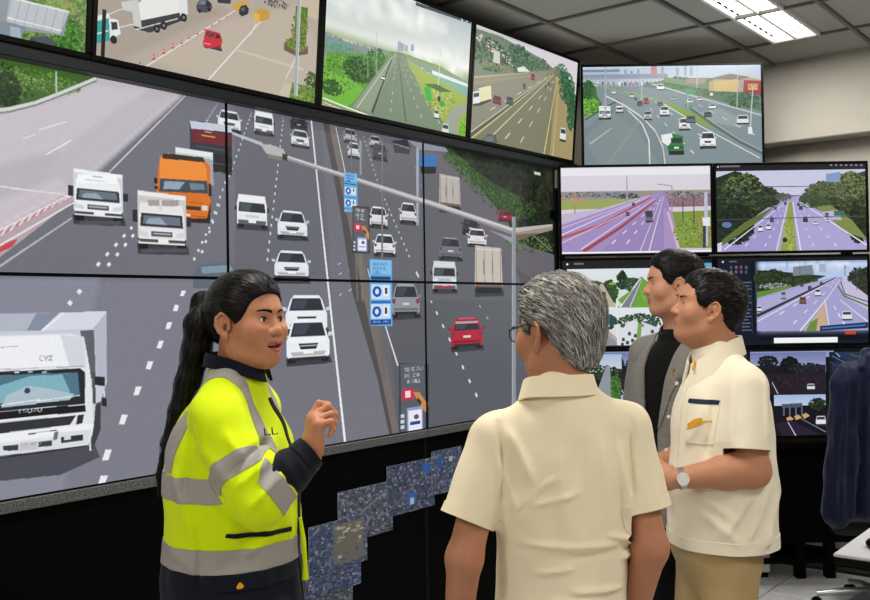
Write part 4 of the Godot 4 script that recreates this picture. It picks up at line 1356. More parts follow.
func paint_plaza() -> Image:
	canvas(800, 460, "#6f7f86", 15)
	grd(0, 0, 800, 120, "#b9c8d8", "#c8d2d8")
	blob(167, 1, 153, 23, 88, 3.4, 9.8, ["#c4d4e0", "#a9bccb", "#d4dee6"])
	smear(26)
	ply([4, 102, 76, 76, 301, 71, 526, 74, 808, 160, 807, 458, -2, 446], "#7f8f94")
	ply([1, 283, 156, 150, 298, 242, 376, 451, -2, 446], "#76868a")
	ply([0, 319, 128, 204, 252, 305, 340, 451, 70, 447], "#7d8c8f")
	rct(0, 12, 165, 70, "#b4c0cc")
	rct(0, 34, 382, 23, "#8b98a8")
	rct(0, 12, 166, 11, "#7d8ba2")
	rct(4, 48, 6, 40, "#a8b2bc")
	rct(22, 48, 6, 40, "#a8b2bc")
	rct(39, 48, 6, 40, "#a8b2bc")
	rct(57, 49, 6, 40, "#a8b2bc")
	rct(74, 49, 6, 40, "#a8b2bc")
	rct(92, 49, 6, 40, "#a8b2bc")
	rct(109, 49, 6, 40, "#a8b2bc")
	rct(127, 50, 6, 40, "#a8b2bc")
	rct(145, 50, 6, 40, "#a8b2bc")
	rct(162, 50, 6, 40, "#a8b2bc")
	rct(180, 50, 6, 40, "#a8b2bc")
	rct(197, 51, 6, 40, "#a8b2bc")
	rct(215, 51, 6, 40, "#a8b2bc")
	rct(232, 51, 6, 40, "#a8b2bc")
	rct(250, 52, 6, 40, "#a8b2bc")
	rct(267, 52, 6, 40, "#a8b2bc")
	rct(285, 52, 6, 40, "#a8b2bc")
	rct(302, 52, 6, 40, "#a8b2bc")
	rct(320, 53, 6, 40, "#a8b2bc")
	rct(338, 53, 6, 40, "#a8b2bc")
	rct(355, 53, 6, 40, "#a8b2bc")
	rct(373, 53, 6, 40, "#a8b2bc")
	rct(8, 66, 8, 18, "#d06a5a")
	rct(34, 66, 8, 18, "#6a86b4")
	rct(59, 67, 8, 18, "#e4e8ea")
	rct(84, 67, 8, 18, "#4f5a66")
	rct(109, 67, 8, 18, "#d06a5a")
	rct(134, 68, 8, 18, "#6a86b4")
	rct(160, 68, 8, 18, "#e4e8ea")
	rct(185, 69, 8, 18, "#4f5a66")
	rct(210, 69, 8, 18, "#d06a5a")
	rct(235, 69, 8, 18, "#6a86b4")
	rct(260, 70, 8, 18, "#e4e8ea")
	rct(286, 70, 8, 18, "#4f5a66")
	rct(311, 71, 8, 18, "#d06a5a")
	rct(336, 71, 8, 18, "#6a86b4")
	rct(185, 14, 13, 27, "#93a3b8")
	rct(212, 19, 13, 22, "#93a3b8")
	rct(243, 11, 12, 31, "#93a3b8")
	rct(315, 7, 12, 36, "#93a3b8")
	rct(352, 3, 12, 40, "#93a3b8")
	rct(419, 9, 12, 36, "#93a3b8")
	rct(455, 0, 12, 45, "#93a3b8")
	rct(482, 5, 12, 40, "#93a3b8")
	rct(307, -5, 26, 50, "#b98a92")
	ply([256, 88, 401, 54, 581, 57, 812, 178, 812, 214, 525, 138], "#5f7a62")
	blob(427, 77, 63, 27, 264, 2.3, 7.3, ["#3c6a3c", "#2f5a32", "#54825a"])
	blob(593, 111, 99, 23, 308, 2.3, 6.7, ["#4a7044", "#3a5c38", "#5f8458"])
	blob(727, 158, 90, 36, 330, 2.7, 7.3, ["#44684a", "#36563c", "#587a5a"])
	ply([365, 49, 580, 84, 580, 111, 364, 72], "#6f8a68")
	ply([567, 75, 644, 40, 743, 55, 805, 69, 805, 88, 696, 122, 566, 116], "#b9a87c")
	ply([563, 61, 662, 38, 752, 55, 706, 68], "#7c7868")
	ply([589, 75, 693, 63, 696, 122, 589, 116], "#d0b97c")
	rct(463, 59, 89, 23, "#a08a84")
	ply([724, 68, 810, 74, 809, 137, 719, 122], "#a03848")
	rct(742, 86, 44, 27, "#d8b860")
	txt("RED", 746, 91, 16.3, "#a03848", 13.5)
	rct(706, 67, 12, 36, "#9a9ea6")
	ply([4, 75, 32, 58, 58, 94, 62, 130, 84, 167, 61, 203, 2, 220], "#3f6e34")
	blob(29, 175, 40, 41, 352, 2.7, 8.4, ["#6fae3a", "#82c048", "#549030", "#3c7426"])
	blob(17, 102, 27, 41, 176, 2.7, 8.4, ["#2c5430", "#3a663a"])
	ln(44, 71, 165, 113, 7.2, 7.2, "#8fa070")
	ln(165, 113, 300, 143, 7.2, 7.2, "#8fa070")
	ln(300, 143, 398, 171, 7.2, 7.2, "#8fa070")
	ply([358, 162, 399, 167, 568, 256, 577, 278, 532, 269, 434, 222], "#7fa04a")
	ply([166, 105, 228, 119, 345, 153, 300, 148], "#8ca864")
	ln(6, 238, 92, 185, 5.4, 5.4, "#3f4a40")
	ln(92, 185, 146, 158, 5.4, 5.4, "#3f4a40")
	ln(155, 149, 218, 205, 7.2, 9.0, "#c4605a")
	ln(102, 131, 173, 168, 5.4, 5.4, "#dfe5e4")
	ln(173, 168, 217, 214, 5.4, 5.4, "#dfe5e4")
	ln(217, 214, 262, 259, 5.4, 5.4, "#dfe5e4")
	ln(262, 259, 292, 332, 5.4, 5.4, "#dfe5e4")
	ln(292, 332, 294, 450, 5.4, 5.4, "#dfe5e4")
	ln(173, 168, 253, 223, 10.8, 10.8, "#c4ccca")
	ln(253, 223, 315, 287, 10.8, 10.8, "#c4ccca")
	ln(315, 287, 350, 360, 10.8, 10.8, "#c4ccca")
	ln(350, 360, 362, 451, 10.8, 10.8, "#c4ccca")
	ln(182, 182, 262, 237, 4.5, 4.5, "#6a7672")
	ln(262, 237, 319, 301, 4.5, 4.5, "#6a7672")
	ln(319, 301, 350, 374, 4.5, 4.5, "#6a7672")
	ln(350, 374, 357, 451, 4.5, 4.5, "#6a7672")
	ln(310, 80, 525, 146, 6.3, 6.3, "#c2cac8")
	ln(525, 146, 811, 232, 6.3, 6.3, "#c2cac8")
	ln(362, 171, 522, 272, 4.1, 4.1, "#dfe4e2")
	ln(522, 272, 789, 421, 4.1, 4.1, "#dfe4e2")
	ln(479, 191, 576, 264, 12.6, 12.6, "#5f6a66")
	ln(576, 264, 701, 347, 12.6, 12.6, "#5f6a66")
	ln(701, 347, 808, 403, 12.6, 12.6, "#5f6a66")
	ln(479, 181, 577, 255, 3.6, 3.6, "#b4bcb8")
	ln(577, 255, 701, 338, 3.6, 3.6, "#b4bcb8")
	ln(701, 338, 808, 394, 3.6, 3.6, "#b4bcb8")
	ply([524, 210, 614, 193, 739, 258, 703, 285, 577, 256], "#93a0a0")
	dsh(255, 142, 520, 426, 8, 2.3, 6.3, 0.35, 1.30, "#d6dddc")
	dsh(300, 143, 610, 382, 8, 2.3, 6.3, 0.35, 1.30, "#d6dddc")
	dsh(479, 154, 809, 340, 6, 2.3, 5.4, 0.35, 1.20, "#cfd6d6")
	ln(26, 346, 126, 276, 9.0, 4.5, "#a9b4b4")
	ln(106, 438, 253, 241, 7.2, 4.5, "#8c988f")
	car("truck", 69, 176, 53, 58, "#eef0f0")
	car("van", 146, 177, 31, 31, "#e2e6e6")
	car("front", 271, 201, 35, 40, "#aab2b4")
	car("dot", 241, 156, 26, 22, "#5d4a56")
	car("dot", 272, 142, 22, 27, "#b43a40")
	car("dot", 331, 161, 26, 18, "#5a6a84")
	car("front", 344, 180, 40, 45, "#e8ecec")
	car("dot", 210, 119, 17, 22, "#ccd2d4")
	car("dot", 228, 142, 13, 9, "#3c4046")
	car("front", 428, 235, 49, 54, "#dfe4e4")
	car("dot", 460, 227, 44, 31, "#5d6770")
	car("front", 521, 300, 71, 72, "#eceeee")
	car("dot", 541, 210, 35, 22, "#4f5a62")
	car("dot", 564, 174, 31, 22, "#e8ecec")
	car("dot", 689, 226, 53, 40, "#dfe4e6")
	car("dot", 332, 80, 31, 27, "#eceeee")
	car("dot", 466, 150, 26, 18, "#e4e8e8")
	car("dot", 511, 141, 22, 18, "#dfe4e4")
	car("dot", 394, 140, 22, 13, "#a8c4d4")
	car("dot", 129, 104, 17, 18, "#e4e8e8")
	ply([347, 315, 396, 303, 446, 317, 449, 398, 381, 402, 373, 361], "#2f7a40")
	ply([347, 311, 396, 303, 400, 334, 377, 361, 351, 343], "#e6eae6")
	rct(391, 325, 49, 23, "#25352c")
	rct(381, 361, 62, 14, "#215a30")
	rct(381, 383, 67, 19, "#1c2420")
	rct(404, 365, 22, 9, "#dfe4de")
	ply([463, 105, 508, 110, 503, 133, 462, 128], "#3f9a6c")
	ply([457, 173, 493, 178, 488, 196, 457, 191], "#3f9a6c")
	ln(102, -4, 98, 203, 6.3, 7.2, "#a2aeb4")
	ln(266, -1, 263, 151, 2.7, 3.6, "#aeb8be")
	ln(514, -7, 512, 101, 3.6, 4.5, "#b4bcc2")
	ln(698, 4, 690, 194, 3.2, 4.1, "#b4bcc2")
	ln(764, 95, 747, 303, 4.1, 5.9, "#c4ccd0")
	ply([739, 281, 757, 281, 758, 313, 738, 312], "#e4e8ea")
	rct(650, 441, 53, 9, "#e8ecee")
	rct(570, 124, 13, 13, "#e4e8e8")
	ln(471, 136, 470, 190, 2.7, 2.7, "#cfd6d6")
	return finish(0.04, true)

func paint_violet_bridge() -> Image:
	canvas(704, 400, "#d8d0e0", 16)
	grd(0, 0, 704, 400, "#d9d5de", "#cfc6d6")
	rct(-12, 4, 735, 34, "#e9e6ee")
	rct(-14, 111, 734, 71, "#9c8f84")
	blob(183, 128, 207, 14, 220, 1.9, 5.8, ["#4f5a78", "#6a7590", "#3c4458", "#7d86a0"])
	blob(560, 138, 160, 19, 264, 1.9, 5.8, ["#4a5568", "#6b6478", "#3a4250", "#8a7f98"])
	blob(315, 144, 57, 19, 132, 2.3, 5.8, ["#3a4a44", "#2c3a38"])
	ply([-15, 153, 372, 145, 277, 199, -16, 214], "#98a35e")
	ply([-16, 214, 135, 202, 64, 233, -16, 241], "#8a9a4e")
	ply([485, 147, 721, 141, 720, 187, 503, 193], "#8f6a78")
	blob(607, 171, 104, 19, 154, 2.3, 5.8, ["#7d5f70", "#5f6a58", "#9a7a84"])
	ply([-16, 195, 720, 187, 720, 215, -16, 218], "#d6ccd6")
	ply([467, 118, 495, 119, 547, 389, 537, 394, -9, 390, -16, 251], "#a08cc0")
	ply([481, 119, 495, 119, 503, 203, 547, 394, 179, 393, 409, 178], "#9784b8")
	ply([-16, 218, 183, 193, 448, 123, -17, 269], "#c0b4d0")
	ply([484, 193, 531, 212, 556, 389, 481, 388], "#a890bc")
	ln(502, 211, 551, 389, 10.2, 13.9, "#d2b8c8")
	ply([-18, 325, 181, 263, 419, 141, 424, 146, 191, 272, -18, 337], "#b5525c")
	ply([90, 387, 275, 274, 443, 155, 445, 160, 289, 281, 113, 392], "#9c4650")
	ln(-17, 318, 419, 136, 5.6, 2.3, "#e4d8e4")
	ln(89, 380, 442, 150, 5.6, 2.3, "#e0d2e0")
	ln(-17, 287, 371, 154, 3.7, 1.9, "#dcd0e4")
	ln(-18, 357, 371, 182, 4.2, 1.9, "#dcd0e4")
	ln(409, 396, 485, 137, 5.6, 1.9, "#e6dced")
	ln(367, 395, 475, 137, 4.2, 1.9, "#ded2e8")
	dsh(466, 155, 202, 384, 7, 1.9, 6.5, 0.40, 1.50, "#e4daec")
	dsh(470, 155, 282, 385, 7, 1.9, 6.5, 0.40, 1.50, "#e4daec")
	ply([522, 212, 720, 206, 717, 382, 556, 380], "#7f9440")
	blob(614, 306, 85, 65, 330, 2.8, 8.1, ["#86a044", "#6f8a34", "#98ad52", "#5d782c"])
	blob(675, 298, 38, 74, 198, 2.8, 8.1, ["#8f8a4c", "#a39a58", "#6d7434"])
	ln(312, 41, 310, 171, 4.7, 5.6, "#a49cb0")
	ln(453, 81, 523, 91, 3.7, 3.7, "#8d869a")
	ln(523, 91, 521, 212, 3.7, 4.6, "#8d869a")
	ln(574, 138, 572, 259, 3.7, 4.6, "#4a4650")
	ln(626, 139, 624, 269, 4.2, 5.1, "#4a4650")
	ln(683, 121, 679, 372, 15.8, 18.6, "#b8bcd4")
	ln(674, 251, 671, 381, 13.9, 13.9, "#3a3c44")
	ply([663, 242, 700, 238, 700, 280, 667, 279], "#e4e4ea")
	ln(65, 117, 64, 214, 3.7, 6.5, "#a5805c")
	blob(74, 149, 33, 23, 88, 1.9, 4.6, ["#b08a5c", "#c4a070"])
	car("dot", 398, 205, 32, 51, "#6a6470")
	ply([394, 206, 427, 206, 432, 234, 399, 234], "#3f3c46")
	car("dot", 304, 209, 18, 18, "#5a5664")
	car("dot", 333, 167, 14, 13, "#4a4654")
	rct(-18, 392, 734, 36, "#f0eef4")
	return finish(0.04, true)

func paint_tree_road() -> Image:
	canvas(704, 400, "#c9c6dc", 17)
	grd(0, 0, 704, 400, "#c6c8e2", "#d4d2e4")
	ply([347, 141, 385, 142, 450, 190, 711, 356, 715, 412, 22, 415, 22, 374, 252, 187], "#a79fd0")
	ply([371, 142, 394, 151, 711, 375, 710, 412, 389, 412], "#aca4d2")
	ply([22, 392, 252, 201, 338, 155, 272, 410, 22, 411], "#a098cc")
	ply([0, 57, 90, 26, 160, 50, 230, 98, 328, 146, 243, 196, 23, 355, -6, 364], "#222d1c")
	ply([394, 151, 466, 101, 561, 75, 717, 31, 711, 365, 627, 299, 450, 194], "#323e26")
	blob(121, 138, 104, 102, 924, 3.5, 11.5, ["#26331f", "#1b2617", "#36462a", "#121a10", "#44552f"])
	blob(90, 277, 85, 93, 660, 3.5, 11.5, ["#18211a", "#101812", "#26331f", "#1d2a1c"])
	blob(243, 153, 57, 46, 308, 2.8, 8.6, ["#2c3a26", "#3c4c30", "#1f2a1c"])
	blob(318, 150, 38, 19, 132, 1.9, 5.8, ["#4a5848", "#5d6a58"])
	blob(535, 144, 123, 65, 660, 3.5, 11.5, ["#39482a", "#4a5a34", "#2a361f", "#5a663c"])
	blob(639, 169, 85, 130, 792, 3.5, 11.5, ["#2c3a22", "#3c4a2c", "#1d2817", "#4e5c36"])
	blob(450, 166, 57, 37, 264, 2.8, 8.6, ["#34432a", "#465636"])
	blob(665, 285, 47, 84, 352, 3.5, 10.4, ["#243019", "#33422a", "#18210f"])
	blob(131, 96, 85, 56, 132, 2.8, 8.6, ["#4f6038", "#5d6c42", "#6d7a4a"])
	blob(631, 103, 85, 65, 198, 2.8, 8.6, ["#5a6a3c", "#6d7848", "#7d8456"])
	blob(517, 120, 94, 37, 132, 2.8, 7.5, ["#66724a", "#566440"])
	ply([519, 46, 585, 38, 584, 85, 518, 84], "#7f9ac4")
	ply([469, 199, 535, 191, 637, 262, 711, 356, 608, 317], "#7d8a4a")
	ply([492, 223, 572, 215, 590, 261, 534, 260], "#b8b2d8")
	rct(553, 218, 51, 24, "#3f6e58")
	ply([23, 346, 133, 264, 276, 192, 204, 256, 22, 374], "#5d7036")
	ell(47, 276, 23.6, 13.9, "#5a78a8")
	ply([342, 174, 356, 174, 375, 411, 295, 410], "#8d9a4a")
	blob(339, 327, 28, 74, 176, 2.3, 6.9, ["#9aa852", "#7d8c3e", "#adb862"])
	ln(337, 173, 276, 409, 4.6, 7.4, "#dcd6c4")
	ln(360, 174, 394, 411, 4.6, 7.4, "#e2dcea")
	dsh(327, 183, 106, 402, 8, 1.9, 6.0, 0.35, 1.50, "#dcd8ee")
	dsh(332, 183, 210, 404, 8, 1.9, 6.0, 0.35, 1.50, "#dcd8ee")
	dsh(374, 183, 464, 408, 8, 1.9, 6.0, 0.35, 1.50, "#dcd8ee")
	dsh(384, 183, 587, 409, 8, 1.9, 6.0, 0.35, 1.50, "#dcd8ee")
	ln(393, 174, 710, 383, 2.8, 6.5, "#e6e2f4")
	ln(318, 182, 31, 392, 2.8, 6.5, "#e2def2")
	car("dot", 193, 278, 23, 32, "#e8e8ee")
	car("dot", 231, 274, 23, 27, "#e8e8ee")
	car("dot", 250, 242, 18, 23, "#4f4a5c")
	car("dot", 406, 244, 23, 23, "#3a3644")
	car("dot", 453, 264, 23, 18, "#e0e0ea")
	car("dot", 270, 196, 14, 13, "#5a5668")
	car("dot", 388, 193, 18, 18, "#4a4658")
	car("dot", 510, 227, 18, 18, "#6a6680")
	car("dot", 318, 173, 14, 13, "#5a5668")
	car("dot", 379, 179, 14, 13, "#4a4658")
	car("dot", 514, 251, 18, 18, "#dcdce6")
	ell(319, 350, 11.3, 11.1, "#2c3020")
	ln(0, 99, 715, 105, 3.3, 3.3, "#4f4c60")
	ln(-1, 150, 715, 142, 3.3, 3.3, "#4f4c60")
	ln(-3, 252, 713, 244, 3.3, 3.3, "#4f4c60")
	rct(-8, -12, 735, 38, "#14161a")
	rct(19, 0, 94, 8, "#6a6e78")
	ell(10, 6, 4.2, 4.2, "#dfe2e8")
	rct(538, 2, 11, 7, "#8a8e98")
	rct(562, 2, 11, 7, "#8a8e98")
	rct(585, 3, 11, 7, "#8a8e98")
	rct(609, 3, 11, 7, "#8a8e98")
	rct(633, 3, 11, 7, "#8a8e98")
	rct(656, 4, 11, 7, "#8a8e98")
	rct(680, 4, 11, 7, "#8a8e98")
	return finish(0.04, true)

func paint_quad_view() -> Image:
	canvas(704, 400, "#12151a", 18)
	rct(22, 33, 686, 362, "#dfe4e6")
	grd(22, 33, 230, 186, "#dfe6ea", "#cfd8d0")
	grd(260, 36, 215, 186, "#dfe6ea", "#cfd8d0")
	grd(19, 223, 232, 175, "#dfe6ea", "#cfd8d0")
	grd(259, 226, 213, 174, "#dfe6ea", "#cfd8d0")
	grd(484, 39, 199, 186, "#dfe6ea", "#cfd8d0")
	grd(480, 230, 199, 174, "#dfe6ea", "#cfd8d0")
	ply([21, 126, 177, 110, 252, 111, 250, 204, 204, 147, 148, 137, 20, 172], "#34502a")
	blob(138, 123, 66, 28, 264, 2.3, 7.5, ["#34532c", "#456a38", "#26401f"])
	blob(223, 147, 38, 56, 264, 2.8, 8.6, ["#2f4a24", "#3f6230", "#203618"])
	ply([177, 110, 191, 110, 250, 217, 146, 216], "#b9ad9a")
	ply([19, 209, 167, 114, 176, 119, 146, 216], "#7d9a4a")
	car("dot", 185, 147, 18, 23, "#3a3a34")
	car("dot", 193, 179, 18, 27, "#26261f")
	rct(219, 105, 35, 9, "#8ab04a")
	blob(280, 92, 24, 42, 176, 2.8, 8.6, ["#1f3626", "#2c4a30", "#142618"])
	blob(336, 116, 47, 32, 264, 2.8, 7.5, ["#2f4a34", "#3f5e40", "#20361f"])
	ply([366, 80, 380, 80, 354, 221, 257, 220], "#7a7f84")
	ln(370, 84, 268, 217, 3.7, 11.1, "#e4e8e8")
	ln(374, 89, 316, 218, 1.9, 4.6, "#dfe4e4")
	ply([258, 185, 336, 131, 365, 94, 279, 204], "#6f9a4a")
	ply([380, 85, 403, 104, 429, 222, 325, 221], "#6aa33a")
	blob(387, 168, 28, 37, 132, 2.3, 5.8, ["#5f9632", "#78b044"])
	blob(192, 286, 61, 37, 352, 2.8, 8.6, ["#2a4a48", "#34584e", "#203a38"])
	ply([18, 321, 155, 295, 252, 375, 252, 398, 16, 395], "#8a8f98")
	ply([169, 286, 252, 361, 252, 384, 164, 304], "#b3a392")
	dsh(173, 313, 124, 396, 3, 3.7, 6.5, 0.40, 1.20, "#e4e8e8")
	blob(361, 288, 104, 37, 330, 2.8, 8.6, ["#2a4a3a", "#3a5e46", "#1f3a2c"])
	ply([305, 288, 343, 279, 380, 317, 360, 400, 256, 398, 267, 334], "#d8dce2")
	ply([352, 289, 371, 298, 360, 400, 341, 400], "#7da04a")
	ply([376, 289, 474, 327, 473, 402, 388, 400], "#d0d4dc")
	car("dot", 275, 361, 14, 15, "#3c3f48")
	car("dot", 294, 375, 14, 15, "#3c3f48")
	car("dot", 318, 366, 14, 15, "#3c3f48")
	car("dot", 304, 334, 14, 15, "#3c3f48")
	car("dot", 332, 344, 14, 15, "#3c3f48")
	car("dot", 412, 326, 14, 15, "#3c3f48")
	car("dot", 431, 340, 14, 15, "#3c3f48")
	car("dot", 407, 359, 14, 15, "#3c3f48")
	car("dot", 322, 390, 14, 15, "#3c3f48")
	car("dot", 270, 384, 14, 15, "#3c3f48")
	car("dot", 341, 385, 14, 15, "#3c3f48")
	rct(4, -4, 710, 43, "#17191e")
	ell(24, 16, 5.7, 5.6, "#dfe4e8")
	rct(55, 10, 46, 9, "#6a707a")
	rct(668, 19, 37, 19, "#59a8c4")
	rct(-2, 396, 710, 36, "#14161a")
	rct(705, 43, 2, 357, "#14161a")
	return finish(0.04, true)

func paint_ramp_view() -> Image:
	canvas(704, 400, "#0c1424", 19)
	rct(-6, -2, 180, 429, "#0d1424")
	grd(186, 9, 516, 337, "#a9bde0", "#b0accf")
	rct(186, 9, 521, 100, "#b4c6e6")
	blob(482, 36, 188, 28, 88, 4.6, 14.4, ["#cfd9ee", "#e0e6f4", "#a3b8e0"])
	smear(20)
	ply([185, 56, 317, 67, 510, 88, 386, 133, 183, 176], "#27361f")
	ply([623, 81, 709, 45, 705, 203, 650, 165], "#2c3428")
	blob(255, 98, 85, 42, 440, 2.8, 8.6, ["#24331f", "#33462a", "#18240f"])
	blob(386, 109, 85, 28, 330, 2.8, 7.5, ["#2c3c26", "#3c5030", "#1f2c1a"])
	blob(660, 118, 47, 65, 308, 2.8, 8.6, ["#2c3428", "#3a4232", "#1d241a"])
	ply([355, 44, 445, 36, 453, 78, 354, 86], "#7d8490")
	rct(477, 32, 32, 37, "#a4b0c4")
	blob(268, 131, 75, 14, 132, 1.9, 5.8, ["#8a94a0", "#b4b8b8", "#5d6a50"])
	ply([183, 158, 339, 132, 367, 142, 183, 195], "#5f8a34")
	ply([552, 94, 585, 94, 677, 202, 704, 295, 703, 342, 180, 339, 183, 186, 387, 128], "#a3a0cc")
	ply([183, 195, 386, 138, 566, 94, 442, 162, 181, 288], "#aaa8d2")
	ply([590, 99, 622, 118, 706, 184, 705, 249, 621, 201, 575, 136], "#c4bcd8")
	ln(556, 98, 181, 269, 5.6, 14.8, "#33363e")
	ln(561, 98, 180, 296, 2.8, 5.6, "#dcdae8")
	ply([498, 218, 508, 200, 510, 339, 401, 342], "#c4a890")
	ln(575, 107, 507, 199, 2.8, 4.6, "#dfdcee")
	ln(507, 199, 382, 341, 4.6, 6.5, "#e4e2f0")
	ln(502, 199, 519, 315, 3.7, 4.6, "#e4e2f0")
	ply([430, 301, 468, 283, 458, 343, 411, 342], "#6a8a3a")
	ln(565, 135, 592, 182, 7.4, 7.4, "#5d7a3c")
	ln(592, 182, 704, 230, 7.4, 7.4, "#5d7a3c")
	ln(579, 117, 597, 173, 4.2, 4.2, "#3a3e3a")
	ln(597, 173, 705, 211, 4.2, 4.2, "#3a3e3a")
	ln(573, 200, 703, 304, 2.8, 5.6, "#e2e0f0")
	dsh(544, 228, 608, 340, 3, 4.6, 8.3, 0.50, 1.10, "#e8e6f4")
	dsh(556, 116, 316, 340, 6, 2.3, 6.5, 0.35, 1.40, "#dedcee")
	dsh(546, 116, 242, 288, 6, 2.3, 6.5, 0.35, 1.40, "#dedcee")
	car("dot", 382, 184, 32, 30, "#8a4a3c")
	car("dot", 456, 148, 28, 32, "#dcdce6")
	car("dot", 581, 252, 47, 41, "#dfe0e2")
	car("dot", 296, 159, 23, 32, "#9aa0aa")
	car("dot", 423, 133, 18, 18, "#4a4a58")
	car("dot", 181, 222, 23, 27, "#dcdce4")
	car("dot", 386, 123, 18, 13, "#5a5a68")
	car("dot", 480, 115, 14, 13, "#4a4a58")
	ln(600, 38, 599, 89, 3.7, 3.7, "#5a6274")
	ln(656, 53, 654, 155, 2.8, 3.7, "#4a5264")
	ln(327, 11, 326, 57, 2.3, 2.3, "#5a6274")
	ln(388, 12, 387, 86, 2.3, 2.3, "#5a6274")
	ply([477, 320, 703, 305, 703, 332, 477, 343], "#16294a")
	ln(486, 331, 693, 318, 8.3, 8.3, "#3f72b0")
	rct(2, -7, 706, 24, "#14171d")
	rct(594, 344, 51, 16, "#c4402c")
	rct(259, 372, 300, 25, "#f2f3f5")
	ell(25, 16, 4.7, 4.6, "#e4e8ee")
	rct(54, 11, 37, 7, "#59606c")
	rct(58, 35, 11, 14, "#4a5568")
	rct(82, 35, 11, 14, "#5f6c80")
	rct(105, 35, 11, 14, "#b04040")
	rct(129, 36, 11, 14, "#3f6a8c")
	rct(58, 56, 11, 14, "#5f6c80")
	rct(81, 56, 11, 14, "#b04040")
	rct(105, 56, 11, 14, "#3f6a8c")
	rct(128, 57, 11, 14, "#4a5568")
	rct(113, 110, 42, 6, "#5c6880")
	rct(113, 126, 37, 6, "#5c6880")
	rct(113, 141, 46, 6, "#5c6880")
	rct(112, 157, 32, 6, "#5c6880")
	rct(112, 173, 42, 6, "#5c6880")
	rct(112, 189, 37, 6, "#5c6880")
	rct(111, 204, 46, 6, "#5c6880")
	rct(111, 220, 32, 6, "#5c6880")
	rct(111, 236, 42, 6, "#5c6880")
	rct(111, 252, 37, 6, "#5c6880")
	rct(110, 268, 46, 6, "#5c6880")
	rct(110, 283, 32, 6, "#5c6880")
	rct(110, 299, 42, 6, "#5c6880")
	rct(109, 315, 37, 6, "#5c6880")
	rct(109, 331, 46, 6, "#5c6880")
	rct(156, 101, 4, 250, "#29334a")
	return finish(0.03, true)

func paint_dim0() -> Image:
	canvas(704, 400, "#0a0b10", 24)
	rct(152, 0, 394, 29, "#8f98c4")
	grd(152, 4, 356, 93, "#6f78a8", "#a7abcc")
	rct(151, 64, 355, 134, "#1b1520")
	blob(236, 56, 47, 37, 264, 2.8, 8.6, ["#16181c", "#0e1014", "#20242a"])
	blob(339, 62, 42, 37, 264, 2.8, 8.6, ["#14171a", "#0c0f12"])
	blob(414, 77, 85, 23, 264, 2.8, 6.9, ["#15171c", "#22252c", "#30333c"])
	ply([198, 107, 508, 98, 507, 200, 243, 196], "#241c28")
	blob(361, 141, 122, 28, 132, 2.8, 8.6, ["#2a2028", "#1b161e", "#352a30"])
	ln(253, 140, 280, 196, 3.7, 5.6, "#b4b4c0")
	car("dot", 417, 152, 37, 27, "#dcdce6")
	grd(261, 200, 243, 63, "#a4b8dc", "#c0cce4")
	rct(261, 251, 246, 142, "#17131c")
	ply([299, 243, 393, 240, 393, 258, 298, 261], "#4c5464")
	rct(303, 256, 8, 41, "#5a6474")
	rct(331, 257, 8, 41, "#5a6474")
	rct(359, 257, 8, 41, "#5a6474")
	rct(387, 257, 8, 41, "#5a6474")
	ply([316, 308, 335, 299, 354, 313, 326, 326], "#c9a070")
	ply([354, 301, 373, 292, 392, 306, 363, 320], "#c9a070")
	ply([392, 294, 411, 285, 430, 299, 401, 313], "#c9a070")
	blob(468, 245, 42, 28, 198, 2.3, 6.9, ["#1f2a1c", "#2c3a24", "#131a10"])
	ply([269, 335, 335, 317, 475, 384, 296, 391], "#2a2030")
	ln(325, 326, 362, 391, 4.2, 5.6, "#c4c0cc")
	ln(382, 308, 503, 375, 3.2, 4.6, "#8f8690")
	car("dot", 457, 301, 47, 41, "#e2e2ea")
	rct(258, 390, 253, 17, "#c4c8d0")
	rct(524, 5, 176, 410, "#141a2c")
	ply([538, 5, 708, 8, 706, 101, 604, 44], "#24324e")
	ln(537, 24, 705, 109, 4.6, 4.6, "#5d7294")
	ln(528, 51, 658, 127, 3.7, 3.7, "#3a4c6c")
	ln(557, 10, 575, 29, 4.6, 4.6, "#a9bcd8")
	ln(622, 15, 707, 45, 3.7, 3.7, "#6a6448")
	ln(537, 61, 603, 34, 2.3, 2.3, "#33456a")
	ln(537, 68, 603, 43, 2.3, 2.3, "#33456a")
	ln(537, 75, 603, 52, 2.3, 2.3, "#33456a")
	ln(536, 83, 603, 62, 2.3, 2.3, "#33456a")
	ln(536, 90, 603, 71, 2.3, 2.3, "#33456a")
	ln(536, 98, 602, 80, 2.3, 2.3, "#33456a")
	ln(536, 105, 602, 89, 2.3, 2.3, "#33456a")
	ln(536, 112, 602, 99, 2.3, 2.3, "#33456a")
	ln(536, 120, 602, 108, 2.3, 2.3, "#33456a")
	grd(10, 11, 262, 82, "#a8bcd4", "#cfd8e0")
	blob(131, 92, 141, 32, 352, 2.8, 8.6, ["#233a22", "#31502c", "#182a16"])
	ply([198, 65, 217, 66, 224, 223, 139, 222], "#8f949c")
	blob(243, 177, 24, 74, 220, 2.8, 8.6, ["#3c6a2c", "#4f8038", "#2c5220"])
	blob(121, 175, 28, 65, 176, 2.8, 8.6, ["#466e34", "#5d8a44"])
	return finish(0.05, true)

